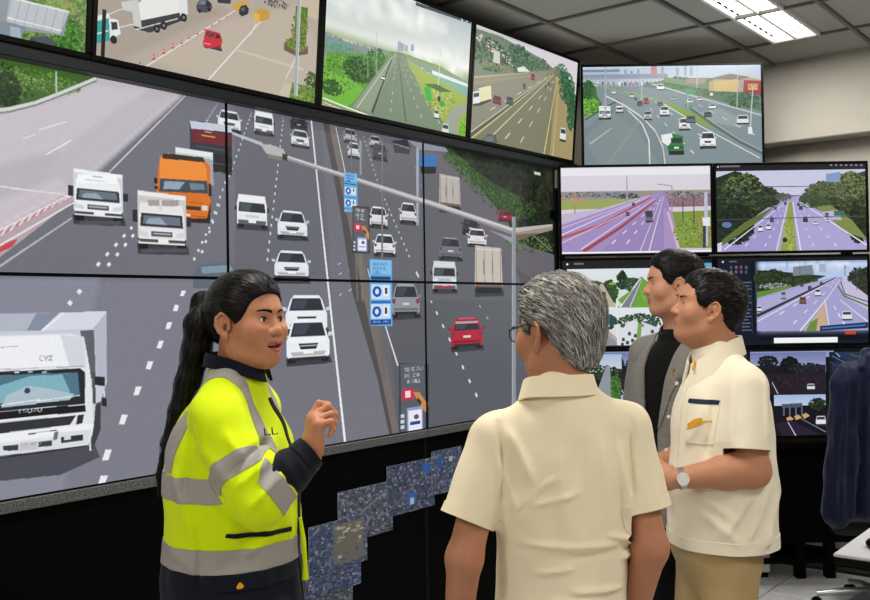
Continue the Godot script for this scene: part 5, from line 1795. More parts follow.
func paint_dim1() -> Image:
	canvas(704, 400, "#0a0b10", 25)
	rct(145, 10, 394, 29, "#8f98c4")
	grd(145, 15, 356, 93, "#6f78a8", "#a7abcc")
	rct(144, 75, 355, 134, "#1b1520")
	blob(228, 67, 47, 37, 264, 2.8, 8.6, ["#16181c", "#0e1014", "#20242a"])
	blob(332, 73, 42, 37, 264, 2.8, 8.6, ["#14171a", "#0c0f12"])
	blob(407, 88, 85, 23, 264, 2.8, 6.9, ["#15171c", "#22252c", "#30333c"])
	ply([190, 118, 501, 108, 499, 210, 236, 206], "#241c28")
	blob(354, 152, 122, 28, 132, 2.8, 8.6, ["#2a2028", "#1b161e", "#352a30"])
	ln(246, 151, 273, 206, 3.7, 5.6, "#b4b4c0")
	car("dot", 410, 162, 37, 27, "#dcdce6")
	grd(254, 211, 243, 63, "#a4b8dc", "#c0cce4")
	rct(253, 262, 246, 142, "#17131c")
	ply([291, 254, 386, 250, 385, 269, 291, 272], "#4c5464")
	rct(295, 267, 8, 41, "#5a6474")
	rct(323, 267, 8, 41, "#5a6474")
	rct(352, 268, 8, 41, "#5a6474")
	rct(380, 268, 8, 41, "#5a6474")
	ply([309, 319, 328, 310, 346, 324, 318, 337], "#c9a070")
	ply([347, 312, 366, 303, 384, 317, 356, 330], "#c9a070")
	ply([384, 305, 403, 296, 422, 310, 394, 324], "#c9a070")
	blob(460, 256, 42, 28, 198, 2.3, 6.9, ["#1f2a1c", "#2c3a24", "#131a10"])
	ply([261, 346, 328, 328, 467, 395, 289, 402], "#2a2030")
	ln(317, 337, 354, 402, 4.2, 5.6, "#c4c0cc")
	ln(374, 319, 495, 386, 3.2, 4.6, "#8f8690")
	car("dot", 449, 311, 47, 41, "#e2e2ea")
	rct(250, 401, 253, 17, "#c4c8d0")
	rct(517, 16, 175, 410, "#141a2c")
	ply([531, 16, 701, 19, 699, 111, 596, 54], "#24324e")
	ln(530, 34, 698, 120, 4.6, 4.6, "#5d7294")
	ln(520, 62, 651, 138, 3.7, 3.7, "#3a4c6c")
	ln(549, 21, 568, 39, 4.6, 4.6, "#a9bcd8")
	ln(615, 26, 699, 55, 3.7, 3.7, "#6a6448")
	ln(530, 71, 596, 45, 2.3, 2.3, "#33456a")
	ln(530, 79, 596, 54, 2.3, 2.3, "#33456a")
	ln(529, 86, 596, 63, 2.3, 2.3, "#33456a")
	ln(529, 94, 596, 72, 2.3, 2.3, "#33456a")
	ln(529, 101, 595, 82, 2.3, 2.3, "#33456a")
	ln(529, 108, 595, 91, 2.3, 2.3, "#33456a")
	ln(529, 116, 595, 100, 2.3, 2.3, "#33456a")
	ln(529, 123, 595, 109, 2.3, 2.3, "#33456a")
	ln(528, 131, 595, 119, 2.3, 2.3, "#33456a")
	return finish(0.05, true)

func paint_dim_view(second: bool) -> Image:
	return paint_dim1() if second else paint_dim0()

# an aerial town map: blocks of roofs, streets, a wide road
func paint_map(i: int, tone: Color) -> Image:
	canvas(320, 220, "#" + tone.to_html(false), 100 + i)
	for k in 900:
		var v := prng.randf()
		var col := tone.darkened(prng.randf() * 0.5) if v < 0.45 else tone.lightened(prng.randf() * 0.45)
		if v > 0.94:
			col = Color(0.62, 0.63, 0.66)
		elif v > 0.91:
			col = Color(0.12, 0.25, 0.50)
		elif v > 0.89:
			col = Color(0.42, 0.30, 0.26)
		elif v > 0.86:
			col = Color(0.16, 0.26, 0.19)
		cv.fill_rect(Rect2i(prng.randi_range(-4, 320), prng.randi_range(-4, 220), prng.randi_range(4, 17), prng.randi_range(4, 13)), col)
	for k in 7:
		var x := prng.randf_range(0, 320)
		var y := prng.randf_range(0, 220)
		ln(x, 0, x + prng.randf_range(-90, 90), 220, 2, 2, "#4c515c")
		ln(0, y, 320, y + prng.randf_range(-70, 70), 2, 2, "#474c58")
	match i:
		0:
			ln(0, 190, 320, 60, 9, 9, "#59606b")
			rct(60, 30, 46, 60, "#24509a")
			rct(180, 40, 40, 26, "#b4b6bc")
		1:
			ln(0, 200, 150, 120, 10, 9, "#5f656e")
			ln(150, 120, 320, 40, 9, 9, "#5f656e")
			rct(240, 24, 54, 40, "#2a5cae")
			rct(130, 140, 62, 44, "#2d62b8")
			rct(150, 160, 26, 30, "#c4c6ca")
		2:
			ln(20, 220, 60, 160, 12, 11, "#72777d")
			ln(60, 160, 130, 110, 11, 10, "#72777d")
			ln(130, 110, 320, 20, 10, 9, "#72777d")
			rct(290, 4, 30, 40, "#b9bbb8")
			blob(300, 6, 14, 8, 40, 2, 4, ["#3c6a40", "#2c5230"])
		3:
			rct(130, 20, 170, 180, "#6a685f")
			for k in 26:
				rct(prng.randf_range(134, 280), prng.randf_range(24, 190), prng.randf_range(8, 34), prng.randf_range(5, 16), ["#a89a72", "#8f8a80", "#b8b4aa", "#34548c", "#c4bca4"][k % 5])
			ln(110, 220, 150, 0, 10, 8, "#5d646e")
		4:
			ln(120, 220, 150, 0, 8, 8, "#565d68")
			ln(0, 120, 320, 96, 5, 5, "#565d68")
		5:
			blob(110, 60, 34, 34, 120, 4, 9, ["#2f6a44", "#275a3a", "#3a7a50"])
			rct(180, 20, 120, 26, "#6d7684")
	return finish(0.05, false)

# ---------------------------------------------------------------- smooth solids: a distance field meshed as surface nets
class Field:
	var kind := PackedInt32Array()
	var minus := PackedInt32Array()
	var A := PackedVector3Array()
	var V := PackedVector3Array()
	var R0 := PackedFloat32Array()
	var R1 := PackedFloat32Array()
	var K := PackedFloat32Array()
	var inv: Array[Basis] = []
	var xf := Transform3D()
	var scale := 1.0
	var folds := []
	var active := []
	var noise: FastNoiseLite
	var noise_amp := 0.0
	var noise_scale := Vector3.ONE
	var lo := Vector3.ONE * 1e9
	var hi := Vector3.ONE * -1e9

	func put(kd: int, sub: bool, a: Vector3, v: Vector3, r0: float, r1: float, k: float, b: Basis, reach: float, other: Vector3) -> void:
		kind.append(kd)
		minus.append(1 if sub else 0)
		A.append(a)
		V.append(v)
		R0.append(r0)
		R1.append(r1)
		K.append(maxf(k, 0.0005) * scale)
		inv.append(b)
		if not sub:
			for p in [a, other]:
				lo = lo.min(p - Vector3.ONE * reach)
				hi = hi.max(p + Vector3.ONE * reach)

	func cone(a: Vector3, b: Vector3, ra: float, rb: float, k := 0.02, sub := false) -> void:
		var p := xf * (a * scale)
		var q := xf * (b * scale)
		put(0, sub, p, q - p, ra * scale, (rb - ra) * scale, k, Basis(), maxf(ra, rb) * scale + 0.01, q)

	func ball(c: Vector3, r: Vector3, k := 0.02, b := Basis(), sub := false) -> void:
		var p := xf * (c * scale)
		put(1, sub, p, Vector3.ONE / (r * scale), 0, 0, k, (xf.basis * b).inverse(), maxf(r.x, maxf(r.y, r.z)) * scale + 0.01, p)

	# a rounded box of half size h
	func slab(c: Vector3, h: Vector3, round_: float, b := Basis(), k := 0.01, sub := false) -> void:
		var p := xf * (c * scale)
		var rr := minf(round_, minf(h.x, minf(h.y, h.z)) * 0.98)
		put(2, sub, p, (h - Vector3.ONE * rr) * scale, rr * scale, 0, k, (xf.basis * b).inverse(), h.length() * scale + 0.01, p)

	# keeps what lies on the far side of a plane through c, n pointing to what is cut away
	func cut(c: Vector3, n: Vector3, k := 0.004) -> void:
		put(3, true, xf * (c * scale), xf.basis * n.normalized(), 0, 0, k, Basis(), 0, Vector3.ZERO)

	# a ridge (or a groove, with a negative height) along a line, seen along axis
	func fold(a: Vector3, b: Vector3, axis: Vector3, wide: float, high: float) -> void:
		folds.append([a, b - a, axis.normalized(), wide, high, 1.0 / maxf((b - a).length_squared(), 1e-8), minf(a.y, b.y) - wide * 3, maxf(a.y, b.y) + wide * 3])

	func rough(seed_: int, freq: float, amp: float, sc := Vector3.ONE) -> void:
		noise = FastNoiseLite.new()
		noise.seed = seed_
		noise.noise_type = FastNoiseLite.TYPE_SIMPLEX_SMOOTH
		noise.frequency = freq
		noise.fractal_octaves = 2
		noise_amp = amp
		noise_scale = sc

	func one(i: int, p: Vector3) -> float:
		var q := p - A[i]
		match kind[i]:
			0:
				var v := V[i]
				var t := clampf(q.dot(v) / maxf(v.length_squared(), 1e-9), 0.0, 1.0)
				return (q - v * t).length() - R0[i] - R1[i] * t
			1:
				q = inv[i] * q
				var s := q * V[i]
				var k0 := s.length()
				return k0 * (k0 - 1.0) / maxf((s * V[i]).length(), 1e-6)
			2:
				q = (inv[i] * q).abs() - V[i]
				return q.max(Vector3.ZERO).length() + minf(maxf(q.x, maxf(q.y, q.z)), 0.0) - R0[i]
		return -q.dot(V[i])

	func value(p: Vector3, list: PackedInt32Array) -> float:
		var d := 1.0
		for i in list:
			var e := one(i, p)
			var k := K[i]
			if minus[i]:
				e = -e
				var h := maxf(k - absf(d - e), 0.0) / k
				d = maxf(d, e) + h * h * k * 0.25
			else:
				var h := maxf(k - absf(d - e), 0.0) / k
				d = minf(d, e) - h * h * k * 0.25
		if absf(d) < 0.035:
			for f in active:
				if p.y < f[6] or p.y > f[7]:
					continue
				var q: Vector3 = p - f[0]
				var ax: Vector3 = f[2]
				var deep := q.dot(ax)
				if deep < -0.10:
					continue
				q -= ax * deep
				var v: Vector3 = f[1]
				v -= ax * v.dot(ax)
				var t := q.dot(v) / maxf(v.length_squared(), 1e-8)
				var tc := clampf(t, 0.0, 1.0)
				var dd: float = (q - v * tc).length_squared() / (f[3] * f[3])
				if dd < 6.0:
					d -= f[4] * exp(-dd) * (1.0 - absf(tc * 2.0 - 1.0) ** 4 * 0.6)
			if noise_amp > 0.0:
				d -= noise.get_noise_3dv(p * noise_scale) * noise_amp
		return d

	func all() -> PackedInt32Array:
		return PackedInt32Array(range(kind.size()))

	func mesh(cell: float) -> Dictionary:
		var o := lo - Vector3.ONE * cell * 3
		var n := Vector3i(((hi - lo) / cell).ceil()) + Vector3i.ONE * 7
		const B := 4
		n = (n / B + Vector3i.ONE) * B
		var nx := n.x + 1
		var nxy := nx * (n.y + 1)
		var val := PackedFloat32Array()
		val.resize(nxy * (n.z + 1))
		val.fill(1.0)
		var done := PackedByteArray()
		done.resize(val.size())
		var vert := PackedInt32Array()
		vert.resize(val.size())
		vert.fill(-1)
		var half := cell * B * 0.5
		var diag := half * 1.7321
		var every := all()
		var blocks := []
		for bz in n.z / B:
			for by in n.y / B:
				for bx in n.x / B:
					var c := o + Vector3(bx, by, bz) * (cell * B) + Vector3.ONE * half
					var near := PackedInt32Array()
					var best := 1e9
					var es := PackedFloat32Array()
					for i in every:
						var e := one(i, c)
						es.append(e)
						if not minus[i]:
							best = minf(best, e)
					if best > diag * 1.25 + 0.03:
						continue
					for i in every:
						if minus[i]:
							if es[i] < diag * 2.2 + K[i] * 1.5 + 0.01:
								near.append(i)
						elif es[i] < maxf(best, 0.0) + diag * 2.4 + K[i] * 1.5:
							near.append(i)
					active.clear()
					for q in folds:
						if c.y > q[6] - half and c.y < q[7] + half:
							active.append(q)
					if absf(value(c, near)) > diag * 1.3 + 0.004:
						continue
					blocks.append(Vector3i(bx, by, bz) * B)
					for z in range(bz * B, bz * B + B + 1):
						for y in range(by * B, by * B + B + 1):
							var row := z * nxy + y * nx
							for x in range(bx * B, bx * B + B + 1):
								if not done[row + x]:
									done[row + x] = 1
									val[row + x] = value(o + Vector3(x, y, z) * cell, near)
		var vs := PackedVector3Array()
		var off := [0, 1, nx, nx + 1, nxy, nxy + 1, nxy + nx, nxy + nx + 1]
		var corner := [Vector3(0, 0, 0), Vector3(1, 0, 0), Vector3(0, 1, 0), Vector3(1, 1, 0), Vector3(0, 0, 1), Vector3(1, 0, 1), Vector3(0, 1, 1), Vector3(1, 1, 1)]
		var edges := [[0, 1], [2, 3], [4, 5], [6, 7], [0, 2], [1, 3], [4, 6], [5, 7], [0, 4], [1, 5], [2, 6], [3, 7]]
		var cells := []
		for b in blocks:
			for z in range(b.z, b.z + B):
				for y in range(b.y, b.y + B):
					for x in range(b.x, b.x + B):
						var at0: int = z * nxy + y * nx + x
						var first := val[at0] < 0.0
						var same := true
						for k in range(1, 8):
							if (val[at0 + off[k]] < 0.0) != first:
								same = false
								break
						if same:
							continue
						var sum := Vector3.ZERO
						var cnt := 0
						for e in edges:
							var a := val[at0 + off[e[0]]]
							var c := val[at0 + off[e[1]]]
							if (a < 0.0) != (c < 0.0):
								sum += corner[e[0]].lerp(corner[e[1]], a / (a - c))
								cnt += 1
						vert[at0] = vs.size()
						vs.append(o + (Vector3(x, y, z) + sum / cnt) * cell)
						cells.append(at0)
		var ts := PackedInt32Array()
		var step := [1, nx, nxy]
		for at0 in cells:
			for ax in 3:
				var s0 := val[at0]
				var s1 := val[at0 + step[ax]]
				if (s0 < 0.0) == (s1 < 0.0):
					continue
				var u: int = step[(ax + 1) % 3]
				var v: int = step[(ax + 2) % 3]
				var q0 := vert[at0 - u - v]
				var q1 := vert[at0 - v]
				var q2 := vert[at0]
				var q3 := vert[at0 - u]
				if q0 < 0 or q1 < 0 or q3 < 0:
					continue
				if s0 < 0.0:
					ts.append_array([q0, q1, q2, q0, q2, q3])
				else:
					ts.append_array([q0, q2, q1, q0, q3, q2])
		return {"v": vs, "t": ts, "n": Field.normals(vs, ts)}

	static func normals(vs: PackedVector3Array, ts: PackedInt32Array) -> PackedVector3Array:
		var ns := PackedVector3Array()
		ns.resize(vs.size())
		for i in range(0, ts.size(), 3):
			var f := (vs[ts[i + 1]] - vs[ts[i]]).cross(vs[ts[i + 2]] - vs[ts[i]])
			for k in 3:
				ns[ts[i + k]] += f
		for i in ns.size():
			ns[i] = ns[i].normalized()
		return ns

# joins and commits net meshes; triangles are kept counter-clockwise inside and turned here
func to_mesh(m, colors := PackedColorArray()) -> ArrayMesh:
	var list: Array = m if m is Array else [m]
	var v := PackedVector3Array()
	var n := PackedVector3Array()
	var t := PackedInt32Array()
	for q in list:
		var at0 := v.size()
		v.append_array(q.v)
		n.append_array(q.n)
		var qt: PackedInt32Array = q.t
		for i in range(0, qt.size(), 3):
			t.append(at0 + qt[i])
			t.append(at0 + qt[i + 2])
			t.append(at0 + qt[i + 1])
	var arr := []
	arr.resize(Mesh.ARRAY_MAX)
	arr[Mesh.ARRAY_VERTEX] = v
	arr[Mesh.ARRAY_NORMAL] = n
	arr[Mesh.ARRAY_INDEX] = t
	if colors.size() == v.size():
		arr[Mesh.ARRAY_COLOR] = colors
	var am := ArrayMesh.new()
	if t.size():
		am.add_surface_from_arrays(Mesh.PRIMITIVE_TRIANGLES, arr)
	return am

# cuts a net mesh along f = 0: [where f < 0, where f >= 0]
func split(m: Dictionary, f: Callable) -> Array:
	var vs: PackedVector3Array = m.v
	var ns: PackedVector3Array = m.n
	var w := PackedFloat32Array()
	w.resize(vs.size())
	for i in vs.size():
		w[i] = f.call(vs[i])
	var out := []
	for side in 2:
		out.append({"v": PackedVector3Array(), "n": PackedVector3Array(), "t": PackedInt32Array(), "map": {}})
	var ts: PackedInt32Array = m.t
	for i in range(0, ts.size(), 3):
		var a := ts[i]
		var b := ts[i + 1]
		var c := ts[i + 2]
		var count := int(w[a] < 0.0) + int(w[b] < 0.0) + int(w[c] < 0.0)
		if count == 3 or count == 0:
			var o: Dictionary = out[0 if count == 3 else 1]
			for k in [a, b, c]:
				o.t.append(keep(o, k, vs, ns))
			continue
		while (w[a] < 0.0) == (w[b] < 0.0) or (w[a] < 0.0) == (w[c] < 0.0):
			var k := a
			a = b
			b = c
			c = k
		var lone: Dictionary = out[0 if w[a] < 0.0 else 1]
		var pair: Dictionary = out[1 if w[a] < 0.0 else 0]
		var l_ab := between(lone, a, b, w, vs, ns)
		var l_ac := between(lone, a, c, w, vs, ns)
		lone.t.append_array([keep(lone, a, vs, ns), l_ab, l_ac])
		var p_ab := between(pair, a, b, w, vs, ns)
		var p_ac := between(pair, a, c, w, vs, ns)
		var pb := keep(pair, b, vs, ns)
		var pc := keep(pair, c, vs, ns)
		pair.t.append_array([p_ab, pb, pc, p_ab, pc, p_ac])
	return out

func keep(o: Dictionary, k: int, vs: PackedVector3Array, ns: PackedVector3Array) -> int:
	if not o.map.has(k):
		o.map[k] = o.v.size()
		o.v.append(vs[k])
		o.n.append(ns[k])
	return o.map[k]

func between(o: Dictionary, a: int, b: int, w: PackedFloat32Array, vs: PackedVector3Array, ns: PackedVector3Array) -> int:
	var key := Vector2i(mini(a, b), maxi(a, b))
	if not o.map.has(key):
		var t := w[a] / (w[a] - w[b])
		o.map[key] = o.v.size()
		o.v.append(vs[a].lerp(vs[b], t))
		o.n.append(ns[a].lerp(ns[b], t).normalized())
	return o.map[key]

# the part of a mesh where f < 0, raised above it: a patch of other cloth
func patch(m: Dictionary, f: Callable, lift: float) -> Dictionary:
	var p: Dictionary = split(m, f)[0]
	for i in p.v.size():
		p.v[i] += p.n[i] * lift
	return p

# the same, with its rim turned down to the surface so that it reads as a thick patch
func thick_patch(m: Dictionary, f: Callable, lift: float) -> Dictionary:
	var p: Dictionary = split(m, f)[0]
	var edge := {}
	for i in range(0, p.t.size(), 3):
		for k in 3:
			var a: int = p.t[i + k]
			var b: int = p.t[i + (k + 1) % 3]
			if edge.has(Vector2i(b, a)):
				edge.erase(Vector2i(b, a))
			else:
				edge[Vector2i(a, b)] = true
	var base: PackedVector3Array = p.v.duplicate()
	for i in p.v.size():
		p.v[i] += p.n[i] * lift
	for e in edge:
		var n0: int = p.v.size()
		var out: Vector3 = (p.v[e.y] - p.v[e.x]).cross(p.n[e.x]).normalized()
		for q in [p.v[e.x], p.v[e.y], base[e.y] - p.n[e.y] * 0.002, base[e.x] - p.n[e.x] * 0.002]:
			p.v.append(q)
			p.n.append(out)
		p.t.append_array([n0, n0 + 2, n0 + 1, n0, n0 + 3, n0 + 2])
	return p

# ---------------------------------------------------------------- people
# In a person's own axes: feet at y = 0, facing +z, their left at +x. In a head's axes: y = 0 at the eyes, z to the face.
func person(label: String, where: Vector3, turn: float) -> Node3D:
	return thing("person", label, "person", where, Basis(Vector3.UP, turn))

# the skull, face, ears and neck of a head into field f (whose xf is the head's place); q holds what differs from one person to another
func head_shape(f: Field, q: Dictionary) -> void:
	var wide: float = q.get("wide", 1.0)
	var full: float = q.get("full", 0.0)
	f.ball(Vector3(0, 0.036, -0.014), Vector3(0.0755 * wide, 0.084, 0.096), 0.02)
	f.ball(Vector3(0, 0.012, 0.026), Vector3(0.066 * wide, 0.075, 0.064), 0.03)
	f.ball(Vector3(0, -0.042, 0.030), Vector3((0.058 + full) * wide, 0.072, 0.054 + full * 0.3), 0.03)
	for s in [-1.0, 1.0]:
		f.cone(Vector3(s * 0.050 * wide, -0.045, 0.000), Vector3(s * 0.047 * wide, -0.074, 0.014), 0.017 + full, 0.019 + full, 0.025)
		f.cone(Vector3(s * 0.05 * wide, -0.074, 0.014), Vector3(s * 0.014, -0.099, 0.066), 0.019 + full, 0.016, 0.03)
		f.ball(Vector3(s * 0.042 * wide, -0.030, 0.056), Vector3(0.026 + full, 0.024 + full, 0.026 + full), 0.03)
		f.cone(Vector3(s * 0.010, 0.023, 0.0815), Vector3(s * 0.044, 0.022, 0.0650), q.get("ridge", 0.0095), q.get("ridge", 0.0095), 0.018)
	f.ball(Vector3(0, -0.098, 0.068), Vector3(0.020, 0.016, 0.018), 0.02)
	f.ball(Vector3(0, -0.062, 0.074), Vector3(0.031, 0.022, 0.020), 0.025)
	var jowl: float = q.get("jowl", 0.0)
	if jowl > 0.0:
		f.ball(Vector3(0, -0.088 - jowl * 0.3, 0.022), Vector3(0.046 + jowl * 0.4, 0.030 + jowl, 0.046), 0.03)
	# eye hollows, lids
	for s in [-1.0, 1.0]:
		f.ball(Vector3(s * 0.031, 0.000, 0.098), Vector3(0.021, 0.012, 0.017), 0.014, Basis(Vector3.UP, s * 0.25), true)
		f.ball(Vector3(s * 0.031, 0.000, 0.0705), Vector3(0.0165, 0.0142, 0.0145), 0.006)
		f.ball(Vector3(s * 0.0315, -0.0008, 0.089), Vector3(0.0140, q.get("eye_open", 0.0050), 0.012), 0.002, Basis(Vector3.UP, s * 0.3), true)
	# nose
	var nw: float = q.get("nose", 1.0)
	var nz: float = q.get("nose_flat", 0.0)
	f.cone(Vector3(0, 0.010, 0.0835 - nz * 0.4), Vector3(0, -0.026, 0.1015 - nz), 0.0085, 0.0105 * nw, 0.010)
	f.ball(Vector3(0, -0.0305, 0.104 - nz), Vector3(0.0125 * nw, 0.0105, 0.0115), 0.008)
	for s in [-1.0, 1.0]:
		f.ball(Vector3(s * 0.0135 * nw, -0.034, 0.0945 - nz * 0.7), Vector3(0.0085 * nw, 0.0085, 0.0115), 0.007)
		f.ball(Vector3(s * 0.0075, -0.0425, 0.100 - nz), Vector3(0.0035, 0.003, 0.005), 0.003, Basis(), true)
	# lips and the line between them
	var open: float = q.get("mouth_open", 0.0)
	var up: float = q.get("smile", 0.0)
	var mx: float = 0.018 + up * 0.8
	f.cone(Vector3(-mx, -0.0615 + up, 0.0835 - up), Vector3(0, -0.0590, 0.0925), 0.0042, 0.0062, 0.006)
	f.cone(Vector3(mx, -0.0615 + up, 0.0835 - up), Vector3(0, -0.0590, 0.0925), 0.0042, 0.0062, 0.006)
	f.cone(Vector3(0.002 - mx, -0.0675 - open * 0.4 + up, 0.0820 - up), Vector3(0, -0.0715 - open, 0.0895), 0.0045, 0.0070, 0.006)
	f.cone(Vector3(mx - 0.002, -0.0675 - open * 0.4 + up, 0.0820 - up), Vector3(0, -0.0715 - open, 0.0895), 0.0045, 0.0070, 0.006)
	if open > 0.0:
		f.ball(Vector3(0, -0.0655 - open * 0.5, 0.090), Vector3(0.020 + up, 0.0028 + open * 0.62, 0.016), 0.003, Basis(), true)
	else:
		f.cone(Vector3(-0.021, -0.0648, 0.089), Vector3(0.021, -0.0648, 0.089), 0.0016, 0.0016, 0.003, true)
		f.cone(Vector3(-0.012, -0.0652, 0.099), Vector3(0.012, -0.0652, 0.099), 0.002, 0.002, 0.003, true)
	# ears
	for s in [-1.0, 1.0]:
		var ear := func(y: float, b: float, out: float) -> Vector3: return Vector3(s * (0.0775 * wide + 0.46 * b + 0.89 * out), y - 0.010, 0.013 - 0.89 * b + 0.46 * out)
		var eb := Basis(Vector3.UP, -s * 0.478)
		f.ball(ear.call(-0.002, 0.017, -0.001), Vector3(0.0042, 0.027, 0.0175), 0.004, eb)
		var rim := [[-0.010, 0.001], [0.012, 0.000], [0.026, 0.009], [0.0285, 0.021], [0.018, 0.033], [0.000, 0.0355], [-0.016, 0.028], [-0.028, 0.016]]
		for k in rim.size() - 1:
			f.cone(ear.call(rim[k][0], rim[k][1], 0.003), ear.call(rim[k + 1][0], rim[k + 1][1], 0.003), 0.0040, 0.0040, 0.002)
		f.ball(ear.call(-0.030, 0.011, 0.001), Vector3(0.0055, 0.0095, 0.0085), 0.004, eb)
		f.cone(ear.call(0.014, 0.019, 0.003), ear.call(-0.014, 0.021, 0.003), 0.0036, 0.0036, 0.002)
		f.ball(ear.call(-0.008, 0.003, 0.004), Vector3(0.004, 0.007, 0.0045), 0.003, eb)
		f.ball(ear.call(-0.006, 0.0115, 0.003), Vector3(0.0065, 0.010, 0.0062), 0.002, eb, true)

# eyes, brows and lips as parts of a body; xf places the head
func face_parts(t: Node3D, head: Dictionary, xf: Transform3D, q: Dictionary, hs: float) -> void:
	var back := xf.affine_inverse()
	var sm := SphereMesh.new()
	sm.radius = 0.0122 * hs
	sm.height = 0.0244 * hs
	sm.radial_segments = 20
	sm.rings = 12
	var look: Vector3 = q.get("look", Vector3(0, 0, 1))
	for s in [-1.0, 1.0]:
		var c := Vector3(s * 0.031, -0.0005, 0.0725)
		var e := part("eye", sm, M.eye_white, t, xf * (c * hs))
		var st := st_new()
		var ib := Basis(Quaternion(Vector3(0, 0, 1), look.normalized()))
		for ring in [[0.0, 0.0066, M.iris], [0.0003, 0.003, M.pupil]]:
			st = st_new()
			var rr: float = (0.0124 + ring[0]) * hs
			var aa: float = ring[1] * hs / rr
			for r in 3:
				var prev := []
				for k in 17:
					var an := TAU * k / 16.0
					var pair := []
					for w in [aa * r / 3.0, aa * (r + 1) / 3.0]:
						var d := ib * Vector3(sin(w) * cos(an), sin(w) * sin(an), cos(w))
						pair.append([d * rr, d])
					if k > 0:
						smooth_quad(st, prev[0], prev[1], pair[1], pair[0])
					prev = pair
			part("iris" if ring[0] == 0.0 else "pupil", st.commit(), ring[2], e, Vector3.ZERO, xf.basis)
	var brow_thick: float = q.get("brow", 0.0036)
	for s in [-1.0, 1.0]:
		var brow := patch(head, func(p: Vector3) -> float:
			var l := (back * p) / hs
			var x: float = l.x * s
			if l.z < 0.03 or x < 0.006:
				return 0.02
			var t0 := clampf((x - 0.012) / 0.038, 0.0, 1.0)
			var yy := 0.0185 + 0.0065 * sin(t0 * 2.4) - 0.003 * t0
			return maxf(absf(l.y - yy) - brow_thick * (1.0 - 0.55 * t0), maxf(0.011 - x, x - 0.051)), 0.0012)
		part("eyebrow", to_mesh(brow), M[q.get("brow_mat", "hair_black")], t)
	var open: float = q.get("mouth_open", 0.0)
	var up: float = q.get("smile", 0.0)
	var lips := patch(head, func(p: Vector3) -> float:
		var l := (back * p) / hs
		if l.z < 0.06:
			return 0.02
		var ax := absf(l.x) / (0.0235 + up)
		var top := -0.0545 - (0.006 - up) * ax * ax
		var bot := -0.0775 - open + (0.009 + open * 0.6 + up) * ax * ax
		return maxf(l.y - top, maxf(bot - l.y, absf(l.x) - 0.0225 - up)), 0.0004)
	part("lips", to_mesh(lips), M[q.get("lips", "lips")], t)
	if open > 0.0:
		var f := Field.new()
		f.xf = xf
		f.scale = hs
		f.ball(Vector3(0, -0.0632, 0.0810), Vector3(0.0165, 0.0042, 0.0075), 0.004)
		part("teeth", to_mesh(f.mesh(0.002)), M.teeth, t)
		f = Field.new()
		f.xf = xf
		f.scale = hs
		f.ball(Vector3(0, -0.0700 - open * 0.4, 0.0735), Vector3(0.018, 0.010, 0.006), 0.004)
		part("mouth_inside", to_mesh(f.mesh(0.003)), M.mouth_dark, t)

# strands of hair laid over a hair mesh along comb(p); ellipsoid (c, r) is what they bend round; all in the person's axes
func strands(hair: Dictionary, n: int, length: float, wide: float, c: Vector3, r: Vector3, comb: Callable, tones: Array, lift: float, seed_: int, allow = null, loose := 0.22, fld: Field = null) -> ArrayMesh:
	var every := fld.all() if fld else PackedInt32Array()
	var rg := RandomNumberGenerator.new()
	rg.seed = seed_
	var v := PackedVector3Array()
	var nn := PackedVector3Array()
	var col := PackedColorArray()
	var t := PackedInt32Array()
	var count: int = hair.v.size()
	for i in n:
		var k := rg.randi() % count
		var p: Vector3 = hair.v[k]
		var nm: Vector3 = hair.n[k]
		if allow != null and not allow.call(p):
			continue
		var d: Vector3 = comb.call(p)
		d = (d + Vector3(rg.randf_range(-1, 1), rg.randf_range(-1, 1), rg.randf_range(-1, 1)) * loose)
		var tone: Color = tones[rg.randi() % tones.size()]
		tone = tone * rg.randf_range(0.7, 1.25)
		tone.a = 1.0
		var len_ := length * rg.randf_range(0.6, 1.2)
		var w := wide * rg.randf_range(0.6, 1.3)
		var lf := lift * rg.randf_range(0.2, 1.0)
		var base := v.size()
		var level := ((p - c) / r).length()
		var segs := 5
		for s in segs + 1:
			var f := float(s) / segs
			var en := nm
			if s > 0 and fld:
				var d0 := fld.value(p, every)
				en = Vector3(fld.value(p + Vector3(0.004, 0, 0), every) - d0, fld.value(p + Vector3(0, 0.004, 0), every) - d0, fld.value(p + Vector3(0, 0, 0.004), every) - d0).normalized()
				p -= en * (d0 - 0.0008)
			elif s > 0:
				en = ((p - c) / (r * r)).normalized()
			var dt := (d - en * d.dot(en)).normalized()
			var side := dt.cross(en).normalized() * w * (1.0 - f * f * 0.8)
			var q := p + en * (lf * (0.3 + sin(f * PI) * 0.7) + 0.0004)
			v.append(q - side)
			v.append(q + side)
			var tilt := (en + side.normalized() * rg.randf_range(-0.35, 0.35)).normalized()
			nn.append(tilt)
			nn.append(tilt)
			col.append(tone)
			col.append(tone)
			var was := p
			p += dt * len_ / segs
			var lv := ((p - c) / r).length()
			if lv > 1e-4 and fld == null:
				p = c + (p - c) * (level / lv)
			if allow != null and not allow.call(p):
				p = was
			if s < segs:
				var b0 := base + s * 2
				t.append_array([b0, b0 + 1, b0 + 2, b0 + 1, b0 + 3, b0 + 2])
	return to_mesh({"v": v, "n": nn, "t": t}, col)

# where hair may lie on a head: clear of the face and the ears
func hair_zone(inv: Transform3D, hs: float, face: Vector3, face_r: Vector3, temple := 0.5) -> Callable:
	return func(p: Vector3) -> bool:
		var l := (inv * p) / hs
		if ((l - face) / face_r).length() < 1.0:
			return false
		var e := Vector3(absf(l.x), l.y, l.z) - Vector3(0.085, -0.018, 0.002)
		if ((Vector3(absf(l.x), l.y, l.z) - Vector3(0.092, 0.0, temple)) / Vector3(0.052, 0.048, 0.046)).length() < 1.0:
			return false
		return (e / Vector3(0.035, 0.034, 0.024)).length() > 1.0

